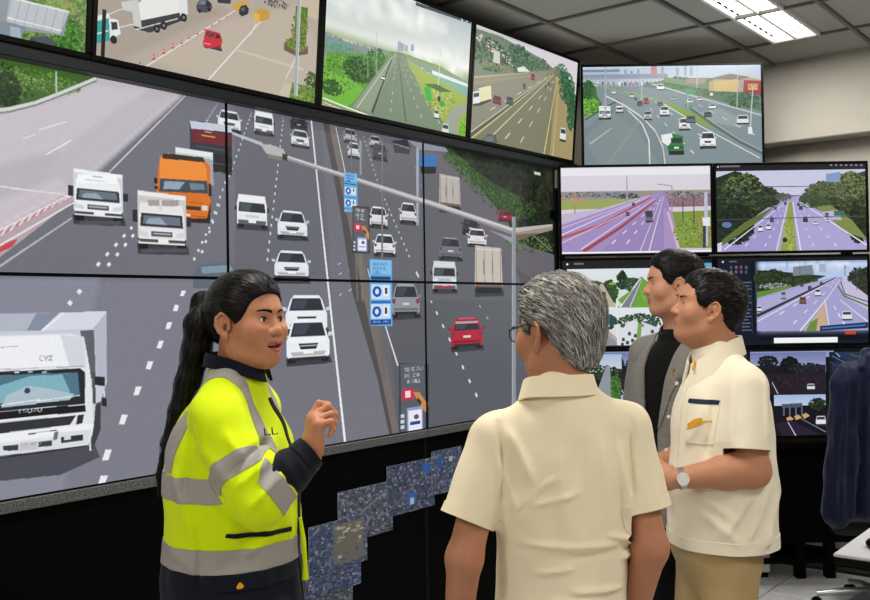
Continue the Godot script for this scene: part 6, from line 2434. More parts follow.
# the open end of a sleeve: cuts away what lies past u = long on the axis from a along d, unless it is inside the trunk
func open_sleeve(m: Dictionary, trunk: Field, a: Vector3, d: Vector3, long: float, margin := 0.014, side := Vector3.ZERO) -> Dictionary:
	var every := trunk.all()
	return split(m, func(p: Vector3) -> float:
		var u := (p - a).dot(d) - long
		if u < -0.03 or u > 0.085 or (p - a - d * (u + long)).length() > 0.10:
			return -0.03
		var w := minf(u, trunk.value(p, every) - margin)
		return minf(w, (p - a).dot(side) - 0.03) if side != Vector3.ZERO else w)[0]

# a hand into field f at the wrist: out points along the fingers, palm away from the back of the hand; bend in radians for each joint row
func hand_shape(f: Field, wrist: Vector3, out: Vector3, palm: Vector3, left: bool, bend: Array, thumb: Array, size := 1.0) -> void:
	var y := out.normalized()
	var z := (palm - y * palm.dot(y)).normalized()
	var x := y.cross(z)          # points to the thumb side of a right hand held so; the mirror turns it for a left hand
	if left:
		x = -x
	var at0 := func(a: float, b: float, c: float) -> Vector3: return wrist + (x * a + y * b + z * c) * size
	f.cone(at0.call(0, -0.03, 0), at0.call(0, 0.015, 0), 0.025 * size, 0.026 * size, 0.02)
	f.cone(at0.call(0.018, 0.02, 0.002), at0.call(0.024, 0.075, 0), 0.0165 * size, 0.0145 * size, 0.02)
	f.cone(at0.call(-0.014, 0.02, 0.002), at0.call(-0.026, 0.068, 0), 0.0165 * size, 0.0135 * size, 0.02)
	f.cone(at0.call(0.0, 0.015, 0), at0.call(0.0, 0.076, -0.001), 0.018 * size, 0.015 * size, 0.02)
	var xs := [0.030, 0.010, -0.0105, -0.030]
	var ys := [0.080, 0.085, 0.080, 0.070]
	var lens := [[0.040, 0.025, 0.020], [0.044, 0.028, 0.021], [0.040, 0.026, 0.021], [0.032, 0.020, 0.018]]
	var rad := [0.0098, 0.0102, 0.0096, 0.0086]
	for k in 4:
		var p: Vector3 = at0.call(xs[k], ys[k], 0.0)
		var a := 0.0
		for j in 3:
			a += bend[k][j]
			var dir: Vector3 = y * cos(a) + z * sin(a) + x * (xs[k] * 2.0 * (1.0 - a * 0.4))
			var e: Vector3 = p + dir.normalized() * lens[k][j] * size
			var r0: float = rad[k] * (1.0 - j * 0.10) * size
			f.cone(p, e, r0, r0 * 0.92, 0.004 if j else 0.008)
			p = e
	# thumb: from the side of the palm
	var tp: Vector3 = at0.call(0.024, 0.018, 0.010)
	var q1: Vector3 = at0.call(thumb[0][0], thumb[0][1], thumb[0][2])
	var q2: Vector3 = at0.call(thumb[1][0], thumb[1][1], thumb[1][2])
	var q3: Vector3 = at0.call(thumb[2][0], thumb[2][1], thumb[2][2])
	f.cone(tp, q1, 0.0165 * size, 0.0125 * size, 0.014)
	f.cone(q1, q2, 0.0118 * size, 0.0105 * size, 0.005)
	f.cone(q2, q3, 0.0105 * size, 0.0085 * size, 0.004)

# legs, trousers and shoes; hips at height h
func lower_body(t: Node3D, h: float, stance: float, waist: Vector2, m: Material, legs: Array, top: float) -> void:
	var f := Field.new()
	f.ball(Vector3(0, h + 0.02, 0), Vector3(waist.x, 0.16, waist.y), 0.03)
	f.cone(Vector3(0, h + 0.05, 0), Vector3(0, top, 0), waist.x * 0.86, waist.x * 0.84, 0.04)
	for s in [-1, 1]:
		var fx: float = s * stance
		var fz: float = legs[0] if s < 0 else legs[1]
		f.cone(Vector3(s * waist.x * 0.46, h - 0.06, 0), Vector3(fx, 0.50, fz * 0.5 + 0.02), 0.086, 0.072, 0.05)
		f.cone(Vector3(fx, 0.50, fz * 0.5 + 0.02), Vector3(fx, 0.075, fz), 0.078, 0.066, 0.04)
	f.fold(Vector3(-0.12, h + 0.02, 0.1), Vector3(0.0, h - 0.08, 0.1), Vector3(0, 0, 1), 0.02, 0.008)
	f.fold(Vector3(0.12, h + 0.02, 0.1), Vector3(0.0, h - 0.08, 0.1), Vector3(0, 0, 1), 0.02, 0.008)
	f.rough(3, 9.0, 0.006)
	var tr: Dictionary = split(split(f.mesh(0.014), func(p: Vector3) -> float: return p.y - top)[0], func(p: Vector3) -> float: return p.y - 0.05)[1]
	part("trousers", to_mesh(tr), m, t)
	for s in [-1, 1]:
		var fx: float = s * stance
		var fz: float = legs[0] if s < 0 else legs[1]
		f = Field.new()
		f.cone(Vector3(fx, 0.045, fz - 0.05), Vector3(fx * 1.12, 0.038, fz + 0.15), 0.044, 0.036, 0.03)
		f.ball(Vector3(fx, 0.07, fz), Vector3(0.045, 0.05, 0.055), 0.03)
		f.cut(Vector3(0, 0.012, 0), Vector3(0, -1, 0))
		part("shoe", to_mesh(f.mesh(0.009)), M.shoe, t)
		var sl := Field.new()
		sl.slab(Vector3(fx * 1.06, 0.008, fz + 0.05), Vector3(0.043, 0.008, 0.14), 0.006, Basis(Vector3.UP, s * 0.05))
		part("sole", to_mesh(sl.mesh(0.008)), M.black, t)

# a body under the clothes, so that the figure is one continuous piece with its head and arms
func inner_body(h: float, waist: Vector2, shoulder_y: float, shoulder_x: float) -> Dictionary:
	var f := Field.new()
	f.ball(Vector3(0, h + 0.05, 0), Vector3(waist.x * 0.72, 0.17, waist.y * 0.7), 0.03)
	f.ball(Vector3(0, shoulder_y - 0.18, 0), Vector3(waist.x * 0.72, 0.17, waist.y * 0.66), 0.03)
	f.cone(Vector3(-shoulder_x * 0.6, shoulder_y - 0.07, -0.015), Vector3(shoulder_x * 0.6, shoulder_y - 0.07, -0.015), 0.03, 0.03, 0.03)
	f.cone(Vector3(0, shoulder_y - 0.08, -0.015), Vector3(0, shoulder_y + 0.06, -0.012), 0.05, 0.045, 0.02)
	for s in [-1, 1]:
		f.cone(Vector3(s * 0.09, h, 0), Vector3(s * 0.10, 0.10, 0.0), 0.06, 0.035, 0.03)
	return f.mesh(0.016)

# a strip of cloth swept round a closed or open path of points, standing h high along up, leaning out by lean; gives a thick band
func band_mesh(pts: Array, ups: Array, h: float, thick: float) -> ArrayMesh:
	var st := st_new()
	var n := pts.size()
	var ring := []
	for i in n:
		var d: Vector3 = (pts[mini(i + 1, n - 1)] - pts[maxi(i - 1, 0)]).normalized()
		var u: Vector3 = ups[i]
		var o := u.cross(d).normalized()
		ring.append([pts[i] - o * thick * 0.5, pts[i] + o * thick * 0.5, pts[i] + u * h + o * thick * 0.5, pts[i] + u * h - o * thick * 0.5, o, u])
	for i in n - 1:
		var a: Array = ring[i]
		var b: Array = ring[i + 1]
		smooth_quad(st, [a[1], a[4]], [b[1], b[4]], [b[2], b[4]], [a[2], a[4]])
		smooth_quad(st, [a[0], -a[4]], [b[0], -b[4]], [b[3], -b[4]], [a[3], -a[4]])
		smooth_quad(st, [a[2], a[5]], [b[2], b[5]], [b[3], b[5]], [a[3], a[5]])
		smooth_quad(st, [a[0], -a[5]], [b[0], -b[5]], [b[1], -b[5]], [a[1], -a[5]])
	for e in [0, n - 1]:
		var a: Array = ring[e]
		var dn: Vector3 = (pts[0] - pts[1]).normalized() if e == 0 else (pts[n - 1] - pts[n - 2]).normalized()
		quad(st, a[0], a[1], a[2], a[3], dn)
	return st.commit()

func skin_mat(c: Color) -> StandardMaterial3D:
	var m := grained(c, 0.045, 0.08, 5.0, 0.52, false)
	m.metallic_specular = 0.4
	m.subsurf_scatter_enabled = true
	m.subsurf_scatter_strength = 0.12
	return m

func hair_mat(c: Color, rough := 0.42) -> StandardMaterial3D:
	return mat(c, rough, 0.0, 0.3)

func people_materials() -> void:
	M.skin_woman = skin_mat(Color(0.765, 0.52, 0.385))
	M.skin_elder = skin_mat(Color(0.72, 0.49, 0.365))
	M.skin_tall = skin_mat(Color(0.78, 0.56, 0.44))
	M.skin_cream = skin_mat(Color(0.75, 0.52, 0.39))
	M.eye_white = mat(Color(0.86, 0.84, 0.82), 0.25)
	M.iris = mat(Color(0.09, 0.05, 0.03), 0.2)
	M.pupil = mat(Color(0.01, 0.01, 0.01), 0.15)
	M.lips = mat(Color(0.62, 0.40, 0.34), 0.5)
	M.lips_red = mat(Color(0.70, 0.38, 0.34), 0.42)
	M.teeth = mat(Color(0.88, 0.86, 0.80), 0.3)
	M.mouth_dark = mat(Color(0.22, 0.07, 0.07), 0.6)
	M.hair_black = hair_mat(Color(0.03, 0.026, 0.026), 0.5)
	M.hair_grey = hair_mat(Color(0.30, 0.285, 0.265), 0.6)
	M.hair_brow_grey = hair_mat(Color(0.24, 0.22, 0.2), 0.6)
	M.strand = mat(Color.WHITE, 0.42, 0.0, 0.35)
	M.strand.vertex_color_use_as_albedo = true
	M.cream = cloth(Color(0.945, 0.89, 0.765), 0.02, 7.0, 0.8, 0.15)
	M.cream_pale = cloth(Color(0.945, 0.905, 0.81), 0.02, 7.0, 0.8, 0.15)
	M.khaki = cloth(Color(0.70, 0.60, 0.42), 0.05, 7.0, 0.85, 0.1)
	M.dark_trousers = cloth(Color(0.05, 0.05, 0.055), 0.1, 7.0, 0.9, 0.1)
	M.grey_jacket = cloth(Color(0.50, 0.485, 0.465), 0.18, 5.0, 0.9, 0.15)
	M.black_shirt = cloth(Color(0.028, 0.028, 0.03), 0.1, 7.0, 0.85, 0.1)
	M.hi_vis = cloth(Color(0.86, 0.95, 0.02), 0.02, 7.0, 0.75, 0.1)
	M.navy_cloth = cloth(Color(0.055, 0.075, 0.125), 0.12, 7.0, 0.85, 0.15)
	M.reflective = cloth(Color(0.64, 0.62, 0.60), 0.05, 9.0, 0.55, 0.0)
	M.shoe = mat(Color(0.06, 0.05, 0.045), 0.4)
	M.navy_trim = mat(Color(0.09, 0.12, 0.22), 0.8)
	M.orange_trim = mat(Color(0.90, 0.62, 0.10), 0.7)
	M.steel = mat(Color(0.75, 0.75, 0.76), 0.25, 0.9)
	M.gold = mat(Color(0.83, 0.66, 0.34), 0.3, 0.9)
	M.glass_frame = mat(Color(0.10, 0.07, 0.06), 0.3)
	M.lens = mat(Color(0.75, 0.8, 0.82, 0.18), 0.05)
	M.lens.transparency = BaseMaterial3D.TRANSPARENCY_ALPHA

func build_people() -> void:
	people_materials()
	build_woman()
	build_elder()
	build_cream_man()
	build_grey_man()

func collar(t: Node3D, c: Vector3, rx: float, rz: float, y_back: float, y_front: float, h_back: float, h_front: float, m: Material, gap: float, lean := 0.35, thick := 0.006, called := "collar") -> MeshInstance3D:
	var pts := []
	var ups := []
	var n := 36
	for i in n + 1:
		var a := lerpf(gap, TAU - gap, float(i) / n)
		var f := (1.0 + cos(a)) * 0.5
		f = f * f
		pts.append(Vector3(c.x + rx * sin(a), lerpf(y_back, y_front, f), c.z + rz * cos(a)))
		ups.append((Vector3(-sin(a) * lean, 1, -cos(a) * lean)).normalized() * (lerpf(h_back, h_front, f) / maxf(h_back, 0.001)))
	return part(called, band_mesh(pts, ups, h_back, thick), m, t)

func build_woman() -> void:
	var t := person("woman in a yellow high visibility jacket with a long ponytail, hand raised", Vector3(-0.478, 0, -2.28), deg_to_rad(84))
	var hs := 0.935
	var hx := Transform3D(Basis(Vector3.UP, deg_to_rad(-26)) * Basis(Vector3.RIGHT, -0.03), Vector3(-0.008, 1.545, 0.028))
	var q := {"full": 0.0045, "wide": 1.0, "nose": 1.05, "nose_flat": 0.006, "mouth_open": 0.0048, "smile": 0.0045, "eye_open": 0.0068, "look": Vector3(0.22, 0.0, 1), "brow": 0.0034, "ridge": 0.0065, "lips": "lips_red"}
	# head and neck
	var f := Field.new()
	f.xf = hx
	f.scale = hs
	head_shape(f, q)
	f.xf = Transform3D()
	f.scale = 1.0
	f.cone(Vector3(0.0, 1.50, 0.010), Vector3(0.0, 1.35, -0.01), 0.050, 0.056, 0.03)
	f.ball(Vector3(-0.008, 1.455, 0.050), Vector3(0.040, 0.020, 0.038), 0.03)
	var head := f.mesh(0.0030)
	# right arm under the sleeve and the raised hand
	var elbow := Vector3(-0.200, 1.156, 0.104)
	var wrist := Vector3(-0.138, 1.252, 0.213)
	f = Field.new()
	f.cone(Vector3(-0.14, 1.29, 0.01), elbow, 0.034, 0.034, 0.02)
	f.cone(elbow, wrist, 0.036, 0.027, 0.02)
	var arm := f.mesh(0.008)
	f = Field.new()
	var fist := [[0.50, 1.15, 0.75], [0.95, 1.35, 0.80], [1.20, 1.45, 0.8], [1.30, 1.45, 0.8]]
	hand_shape(f, wrist, Vector3(0.02, 1.0, 0.10), Vector3(0.55, 0.0, 0.83), false, fist, [[0.040, 0.048, 0.026], [0.036, 0.068, 0.044], [0.028, 0.086, 0.055]], 0.90)
	var hand := f.mesh(0.0026)
	f = Field.new()
	f.cone(Vector3(0.14, 1.29, 0.0), Vector3(0.185, 1.10, -0.02), 0.034, 0.034, 0.02)
	f.cone(Vector3(0.185, 1.10, -0.02), Vector3(0.165, 0.88, 0.03), 0.036, 0.026, 0.02)
	var arm_l := f.mesh(0.009)
	f = Field.new()
	hand_shape(f, Vector3(0.165, 0.88, 0.03), Vector3(-0.05, -1.0, 0.2), Vector3(-0.9, 0, -0.2), true, [[0.3, 0.4, 0.2], [0.3, 0.4, 0.2], [0.35, 0.4, 0.2], [0.4, 0.4, 0.2]], [[0.045, 0.04, 0.012], [0.052, 0.062, 0.02], [0.05, 0.085, 0.026]], 0.9)
	var hand_l := f.mesh(0.004)
	var body := part("body", to_mesh([head, arm, hand, arm_l, hand_l, inner_body(0.88, Vector2(0.17, 0.14), 1.35, 0.15)]), M.skin_woman, t)
	face_parts(body, head, hx, q, hs)
	# upper lashes
	for s in [-1.0, 1.0]:
		var st := st_new()
		var pts := []
		for k in 9:
			var u := -1.0 + k / 4.0
			pts.append(hx * (Vector3(s * 0.0315 + u * 0.0140, 0.0062 - u * u * 0.0058 + u * s * 0.0006, 0.0850 - u * u * 0.0050 - u * s * 0.0035) * hs))
		add_tube(st, pts, [0.0005, 0.001, 0.0014, 0.0015, 0.0015, 0.0015, 0.0014, 0.0012, 0.0006], 5)
		part("eyelashes", st.commit(), M.hair_black, body)
	# hair: a close cap, drawn back, and the ponytail
	f = Field.new()
	f.xf = hx
	f.scale = hs
	f.ball(Vector3(0, 0.036, -0.016), Vector3(0.0830, 0.0920, 0.1060), 0.015)
	f.ball(Vector3(0, 0.070, 0.012), Vector3(0.066, 0.048, 0.068), 0.03)
	f.ball(Vector3(0, 0.005, -0.066), Vector3(0.064, 0.07, 0.052), 0.03)
	for s in [-1.0, 1.0]:
		f.ball(Vector3(s * 0.056, 0.028, 0.016), Vector3(0.030, 0.045, 0.042), 0.02)
	f.ball(Vector3(0, -0.050, 0.098), Vector3(0.135, 0.118, 0.064), 0.008, Basis(), true)
	f.ball(Vector3(0, -0.10, 0.035), Vector3(0.10, 0.085, 0.062), 0.010, Basis(), true)
	for s in [-1.0, 1.0]:
		f.ball(Vector3(s * 0.090, -0.026, 0.006), Vector3(0.038, 0.036, 0.023), 0.006, Basis(), true)
	f.cut(Vector3(0, -0.062, -0.05), Vector3(0, -1, 0.35), 0.02)
	f.rough(8, 34.0, 0.0012, Vector3(1, 1, 0.25))
	var cap := f.mesh(0.0040)
	part("hair", to_mesh(cap), M.hair_black, t)
	var hc := hx * Vector3(0, 0.03, -0.018)
	var tie := hx * Vector3(0.0, 0.050, -0.108)
	var comb := func(p: Vector3) -> Vector3: return (tie - p).normalized()
	part("hair_strands", strands(cap, 2600, 0.06, 0.0009, hc, Vector3(0.081, 0.094, 0.103) * hs, comb, [Color(0.004, 0.003, 0.003), Color(0.008, 0.007, 0.006), Color(0.014, 0.012, 0.011)], 0.0012, 4, hair_zone(hx.affine_inverse(), hs, Vector3(0, -0.050, 0.098), Vector3(0.135, 0.117, 0.065)), 0.10, f), M.strand, t)
	f = Field.new()
	var tail := [tie, tie + Vector3(0.004, -0.004, -0.026), Vector3(0.004, 1.535, -0.092), Vector3(0.002, 1.47, -0.104), Vector3(-0.006, 1.40, -0.124), Vector3(-0.020, 1.33, -0.144), Vector3(-0.030, 1.255, -0.164), Vector3(-0.034, 1.18, -0.180), Vector3(-0.036, 1.13, -0.186)]
	var tr := [0.020, 0.030, 0.034, 0.032, 0.027, 0.019, 0.014, 0.008, 0.003]
	for k in tail.size() - 1:
		f.cone(tail[k], tail[k + 1], tr[k], tr[k + 1], 0.015)
	f.rough(11, 30.0, 0.005, Vector3(1, 0.15, 1))
	var pony := f.mesh(0.0055)
	part("ponytail", to_mesh(pony), M.hair_black, t)
	var comb2 := func(p: Vector3) -> Vector3: return Vector3(-0.06, -1, -0.18)
	part("ponytail_strands", strands(pony, 1300, 0.055, 0.0010, Vector3(0, 1.35, -0.14), Vector3(0.5, 6.0, 0.5), comb2, [Color(0.004, 0.003, 0.003), Color(0.009, 0.008, 0.007), Color(0.016, 0.013, 0.012)], 0.0015, 5, func(p: Vector3) -> bool: return p.y < 1.58, 0.05, f), M.strand, t)
	var st2 := st_new()
	add_tube(st2, [tie + Vector3(0, 0.006, 0.012), tie + Vector3(0, -0.002, -0.012)], [0.027, 0.027], 14)
	part("hair_tie", st2.commit(), M.navy_cloth, t)
	# jacket
	f = Field.new()
	f.ball(Vector3(0, 1.18, -0.016), Vector3(0.172, 0.215, 0.150), 0.04)
	f.ball(Vector3(0, 1.00, -0.016), Vector3(0.172, 0.36, 0.162), 0.04)
	f.ball(Vector3(0, 0.80, -0.016), Vector3(0.180, 0.30, 0.168), 0.04)
	for s in [-1.0, 1.0]:
		f.cone(Vector3(s * 0.045, 1.386, -0.010), Vector3(s * 0.125, 1.332, -0.006), 0.058, 0.058, 0.03)
	f.cone(Vector3(0, 1.33, -0.006), Vector3(0.0, 1.396, 0.000), 0.080, 0.070, 0.02)
	# right sleeve (near), bent at the elbow; the left one hangs on the far side
	var shoulder := Vector3(-0.138, 1.322, 0.0)
	f.cone(shoulder, elbow, 0.064, 0.060, 0.035)
	f.cone(elbow, elbow.lerp(wrist, 0.36), 0.060, 0.050, 0.02)
	f.cone(Vector3(0.136, 1.310, 0.0), Vector3(0.185, 1.10, -0.02), 0.064, 0.055, 0.035)
	f.cone(Vector3(0.185, 1.10, -0.02), Vector3(0.168, 0.93, 0.02), 0.054, 0.044, 0.02)
	# creases: sleeve bend, armpit, side, back
	var side := Vector3(-1, 0, 0.1)
	for e in [[Vector3(-0.2, 1.19, 0.07), Vector3(-0.2, 1.245, 0.135), 0.010, 0.010], [Vector3(-0.2, 1.215, 0.05), Vector3(-0.2, 1.27, 0.11), 0.009, -0.009], [Vector3(-0.2, 1.145, 0.10), Vector3(-0.2, 1.215, 0.165), 0.009, 0.009], [Vector3(-0.2, 1.27, -0.02), Vector3(-0.2, 1.20, 0.05), 0.012, 0.006], [Vector3(-0.2, 1.30, 0.04), Vector3(-0.2, 1.24, 0.085), 0.010, 0.006],
			[Vector3(-0.17, 1.15, -0.02), Vector3(-0.17, 1.06, 0.05), 0.014, 0.008], [Vector3(-0.17, 1.20, -0.10), Vector3(-0.17, 1.06, -0.05), 0.012, 0.007], [Vector3(-0.17, 1.03, -0.12), Vector3(-0.17, 0.98, -0.02), 0.014, 0.006], [Vector3(-0.17, 1.06, 0.12), Vector3(-0.17, 1.02, 0.06), 0.012, 0.007], [Vector3(-0.17, 1.08, -0.04), Vector3(-0.17, 0.74, -0.045), 0.004, -0.005], [Vector3(-0.15, 1.32, -0.05), Vector3(-0.17, 1.16, -0.075), 0.010, -0.008], [Vector3(-0.13, 1.27, 0.11), Vector3(-0.15, 1.14, 0.13), 0.012, 0.007]]:
		f.fold(e[0], e[1], side, e[2], e[3] * 1.5)
	f.rough(21, 8.0, 0.009, Vector3(1, 0.7, 1))
	var jk := f.mesh(0.0072)
	jk = split(jk, func(p: Vector3) -> float: return p.y - 0.72)[1]
	var along := (elbow - shoulder).normalized()
	var fore := (wrist - elbow).normalized()
	var trunk := Field.new()
	trunk.ball(Vector3(0, 1.18, -0.016), Vector3(0.172, 0.215, 0.150), 0.04)
	trunk.ball(Vector3(0, 1.00, -0.016), Vector3(0.172, 0.36, 0.162), 0.04)
	jk = open_sleeve(jk, trunk, elbow, fore, 0.072, 0.03, (along + fore).normalized())
	var low_split := split(jk, func(p: Vector3) -> float: return p.y - 0.983)
	part("jacket_skirt", to_mesh(low_split[0]), M.navy_cloth, t)
	part("jacket", to_mesh(low_split[1]), M.hi_vis, t)
	var jm: Dictionary = low_split[1]
	# distance to the bones of the near arm: under 0.08 is sleeve
	var to_arm := func(p: Vector3) -> float:
		var u := clampf((p - shoulder).dot(along), 0.0, 0.25)
		var v := clampf((p - elbow).dot(fore), 0.0, 0.2)
		return minf((p - shoulder - along * u).length(), (p - elbow - fore * v).length())
	part("reflective_stripe", to_mesh(thick_patch(jk, func(p: Vector3) -> float: return absf(p.y - 1.008) - 0.0265, 0.0022)), M.reflective, t)
	part("reflective_stripe", to_mesh(thick_patch(jm, func(p: Vector3) -> float: return maxf(absf(p.y - 1.166) - 0.0275, 0.080 - to_arm.call(p)), 0.0022)), M.reflective, t)
	# the plane through the elbow, square to (along + fore), parts upper arm and forearm
	part("reflective_stripe", to_mesh(thick_patch(jm, func(p: Vector3) -> float: return maxf(maxf(absf((p - shoulder).dot(along) - 0.128) - 0.0235, to_arm.call(p) - 0.078), maxf((p - elbow).dot((along + fore).normalized()) - 0.002, p.x + 0.112)), 0.0022)), M.reflective, t)
	part("reflective_stripe", to_mesh(thick_patch(jm, func(p: Vector3) -> float: return maxf(maxf(0.020 - (p - elbow).dot(fore), to_arm.call(p) - 0.078), maxf(0.006 - (p - elbow).dot((along + fore).normalized()), (p - elbow).dot(fore) - 0.067)), 0.0022)), M.reflective, t)
	for s in [-1.0, 1.0]:
		part("reflective_stripe", to_mesh(thick_patch(jm, func(p: Vector3) -> float:
			if p.y < 1.194 or p.x * s < 0.0:
				return 0.05
			var x: float = p.x * s
			if x > 0.155 and p.y < 1.30:
				return 0.05
			return absf(x - 0.088 - maxf(0.0, 1.36 - p.y) * 0.15) - 0.0185, 0.0022)), M.reflective, t)
	# navy forearm sleeve with its cuff
	f = Field.new()
	f.cone(elbow.lerp(wrist, 0.30), elbow.lerp(wrist, 0.55), 0.047, 0.045, 0.02)
	f.cone(elbow.lerp(wrist, 0.55), elbow.lerp(wrist, 1.02), 0.045, 0.037, 0.02)
	f.fold(elbow.lerp(wrist, 0.40) + Vector3(0, -0.04, 0.03), elbow.lerp(wrist, 0.45) + Vector3(0, 0.04, -0.03), Vector3(-1, 0, 0.2), 0.008, 0.006)
	f.fold(elbow.lerp(wrist, 0.60) + Vector3(0, -0.04, 0.03), elbow.lerp(wrist, 0.65) + Vector3(0, 0.04, -0.03), Vector3(-1, 0, 0.2), 0.008, 0.006)
	f.fold(elbow.lerp(wrist, 0.75) + Vector3(0, -0.04, 0.03), elbow.lerp(wrist, 0.85) + Vector3(0, 0.03, -0.02), Vector3(-1, 0, 0.2), 0.007, 0.005)
	f.rough(31, 14.0, 0.004)
	var fs: Dictionary = split(f.mesh(0.0058), func(p: Vector3) -> float: return (p - elbow.lerp(wrist, 0.99)).dot(fore))[0]
	part("forearm_sleeve", to_mesh(fs), M.navy_cloth, t)
	part("cuff", to_mesh(thick_patch(fs, func(p: Vector3) -> float: return -(p - elbow.lerp(wrist, 0.80)).dot(fore), 0.003)), M.navy_cloth, t)
	collar(t, Vector3(0.0, 0, 0.000), 0.080, 0.080, 1.436, 1.396, 0.034, 0.030, M.navy_cloth, 0.30, 0.25, 0.007)
	# pocket flap, its tag, the chest lettering, the zip and its pull
	part("pocket_flap", to_mesh(thick_patch(jk, func(p: Vector3) -> float: return maxf(absf(p.y - 0.962) - 0.0175, absf(p.z - 0.075) - 0.068) if p.x < 0 else 0.05, 0.005)), M.navy_cloth, t)
	part("pocket_edge", to_mesh(thick_patch(jk, func(p: Vector3) -> float: return maxf(absf(p.y - 1.064 + 0.10 * (p.z - 0.08)) - 0.0050, absf(p.z - 0.085) - 0.062) if p.x < -0.05 else 0.05, 0.003)), M.navy_cloth, t)
	part("tag", to_mesh(thick_patch(jk, func(p: Vector3) -> float: return maxf(0.950 - p.y, absf(p.z - 0.050) - (0.966 - p.y) * 0.62) if p.x < 0 else 0.05, 0.0075)), M.orange_trim, t)
	part("zip", to_mesh(thick_patch(jk, func(p: Vector3) -> float: return absf(p.x) - 0.008 if p.z > 0.0 and p.y < 1.36 else 0.05, 0.003)), M.navy_cloth, t)
	var pst := st_new()
	add_tube(pst, [Vector3(-0.012, 1.075, 0.152), Vector3(-0.014, 1.02, 0.160), Vector3(-0.016, 0.96, 0.163), Vector3(-0.016, 0.93, 0.163)], [0.004, 0.006, 0.006, 0.009], 8)
	part("zip_pull", pst.commit(), M.hi_vis, t)
	var tm := TextMesh.new()
	tm.text = "L.L."
	tm.font_size = 20
	tm.pixel_size = 0.0012
	tm.depth = 0.002
	part("chest_lettering", tm, M.navy_trim, t, Vector3(-0.098, 1.292, 0.108), Basis(Vector3.UP, -0.75) * Basis(Vector3.RIGHT, -0.22))
	lower_body(t, 0.86, 0.09, Vector2(0.165, 0.145), M.navy_cloth, [0.03, -0.03], 0.92)

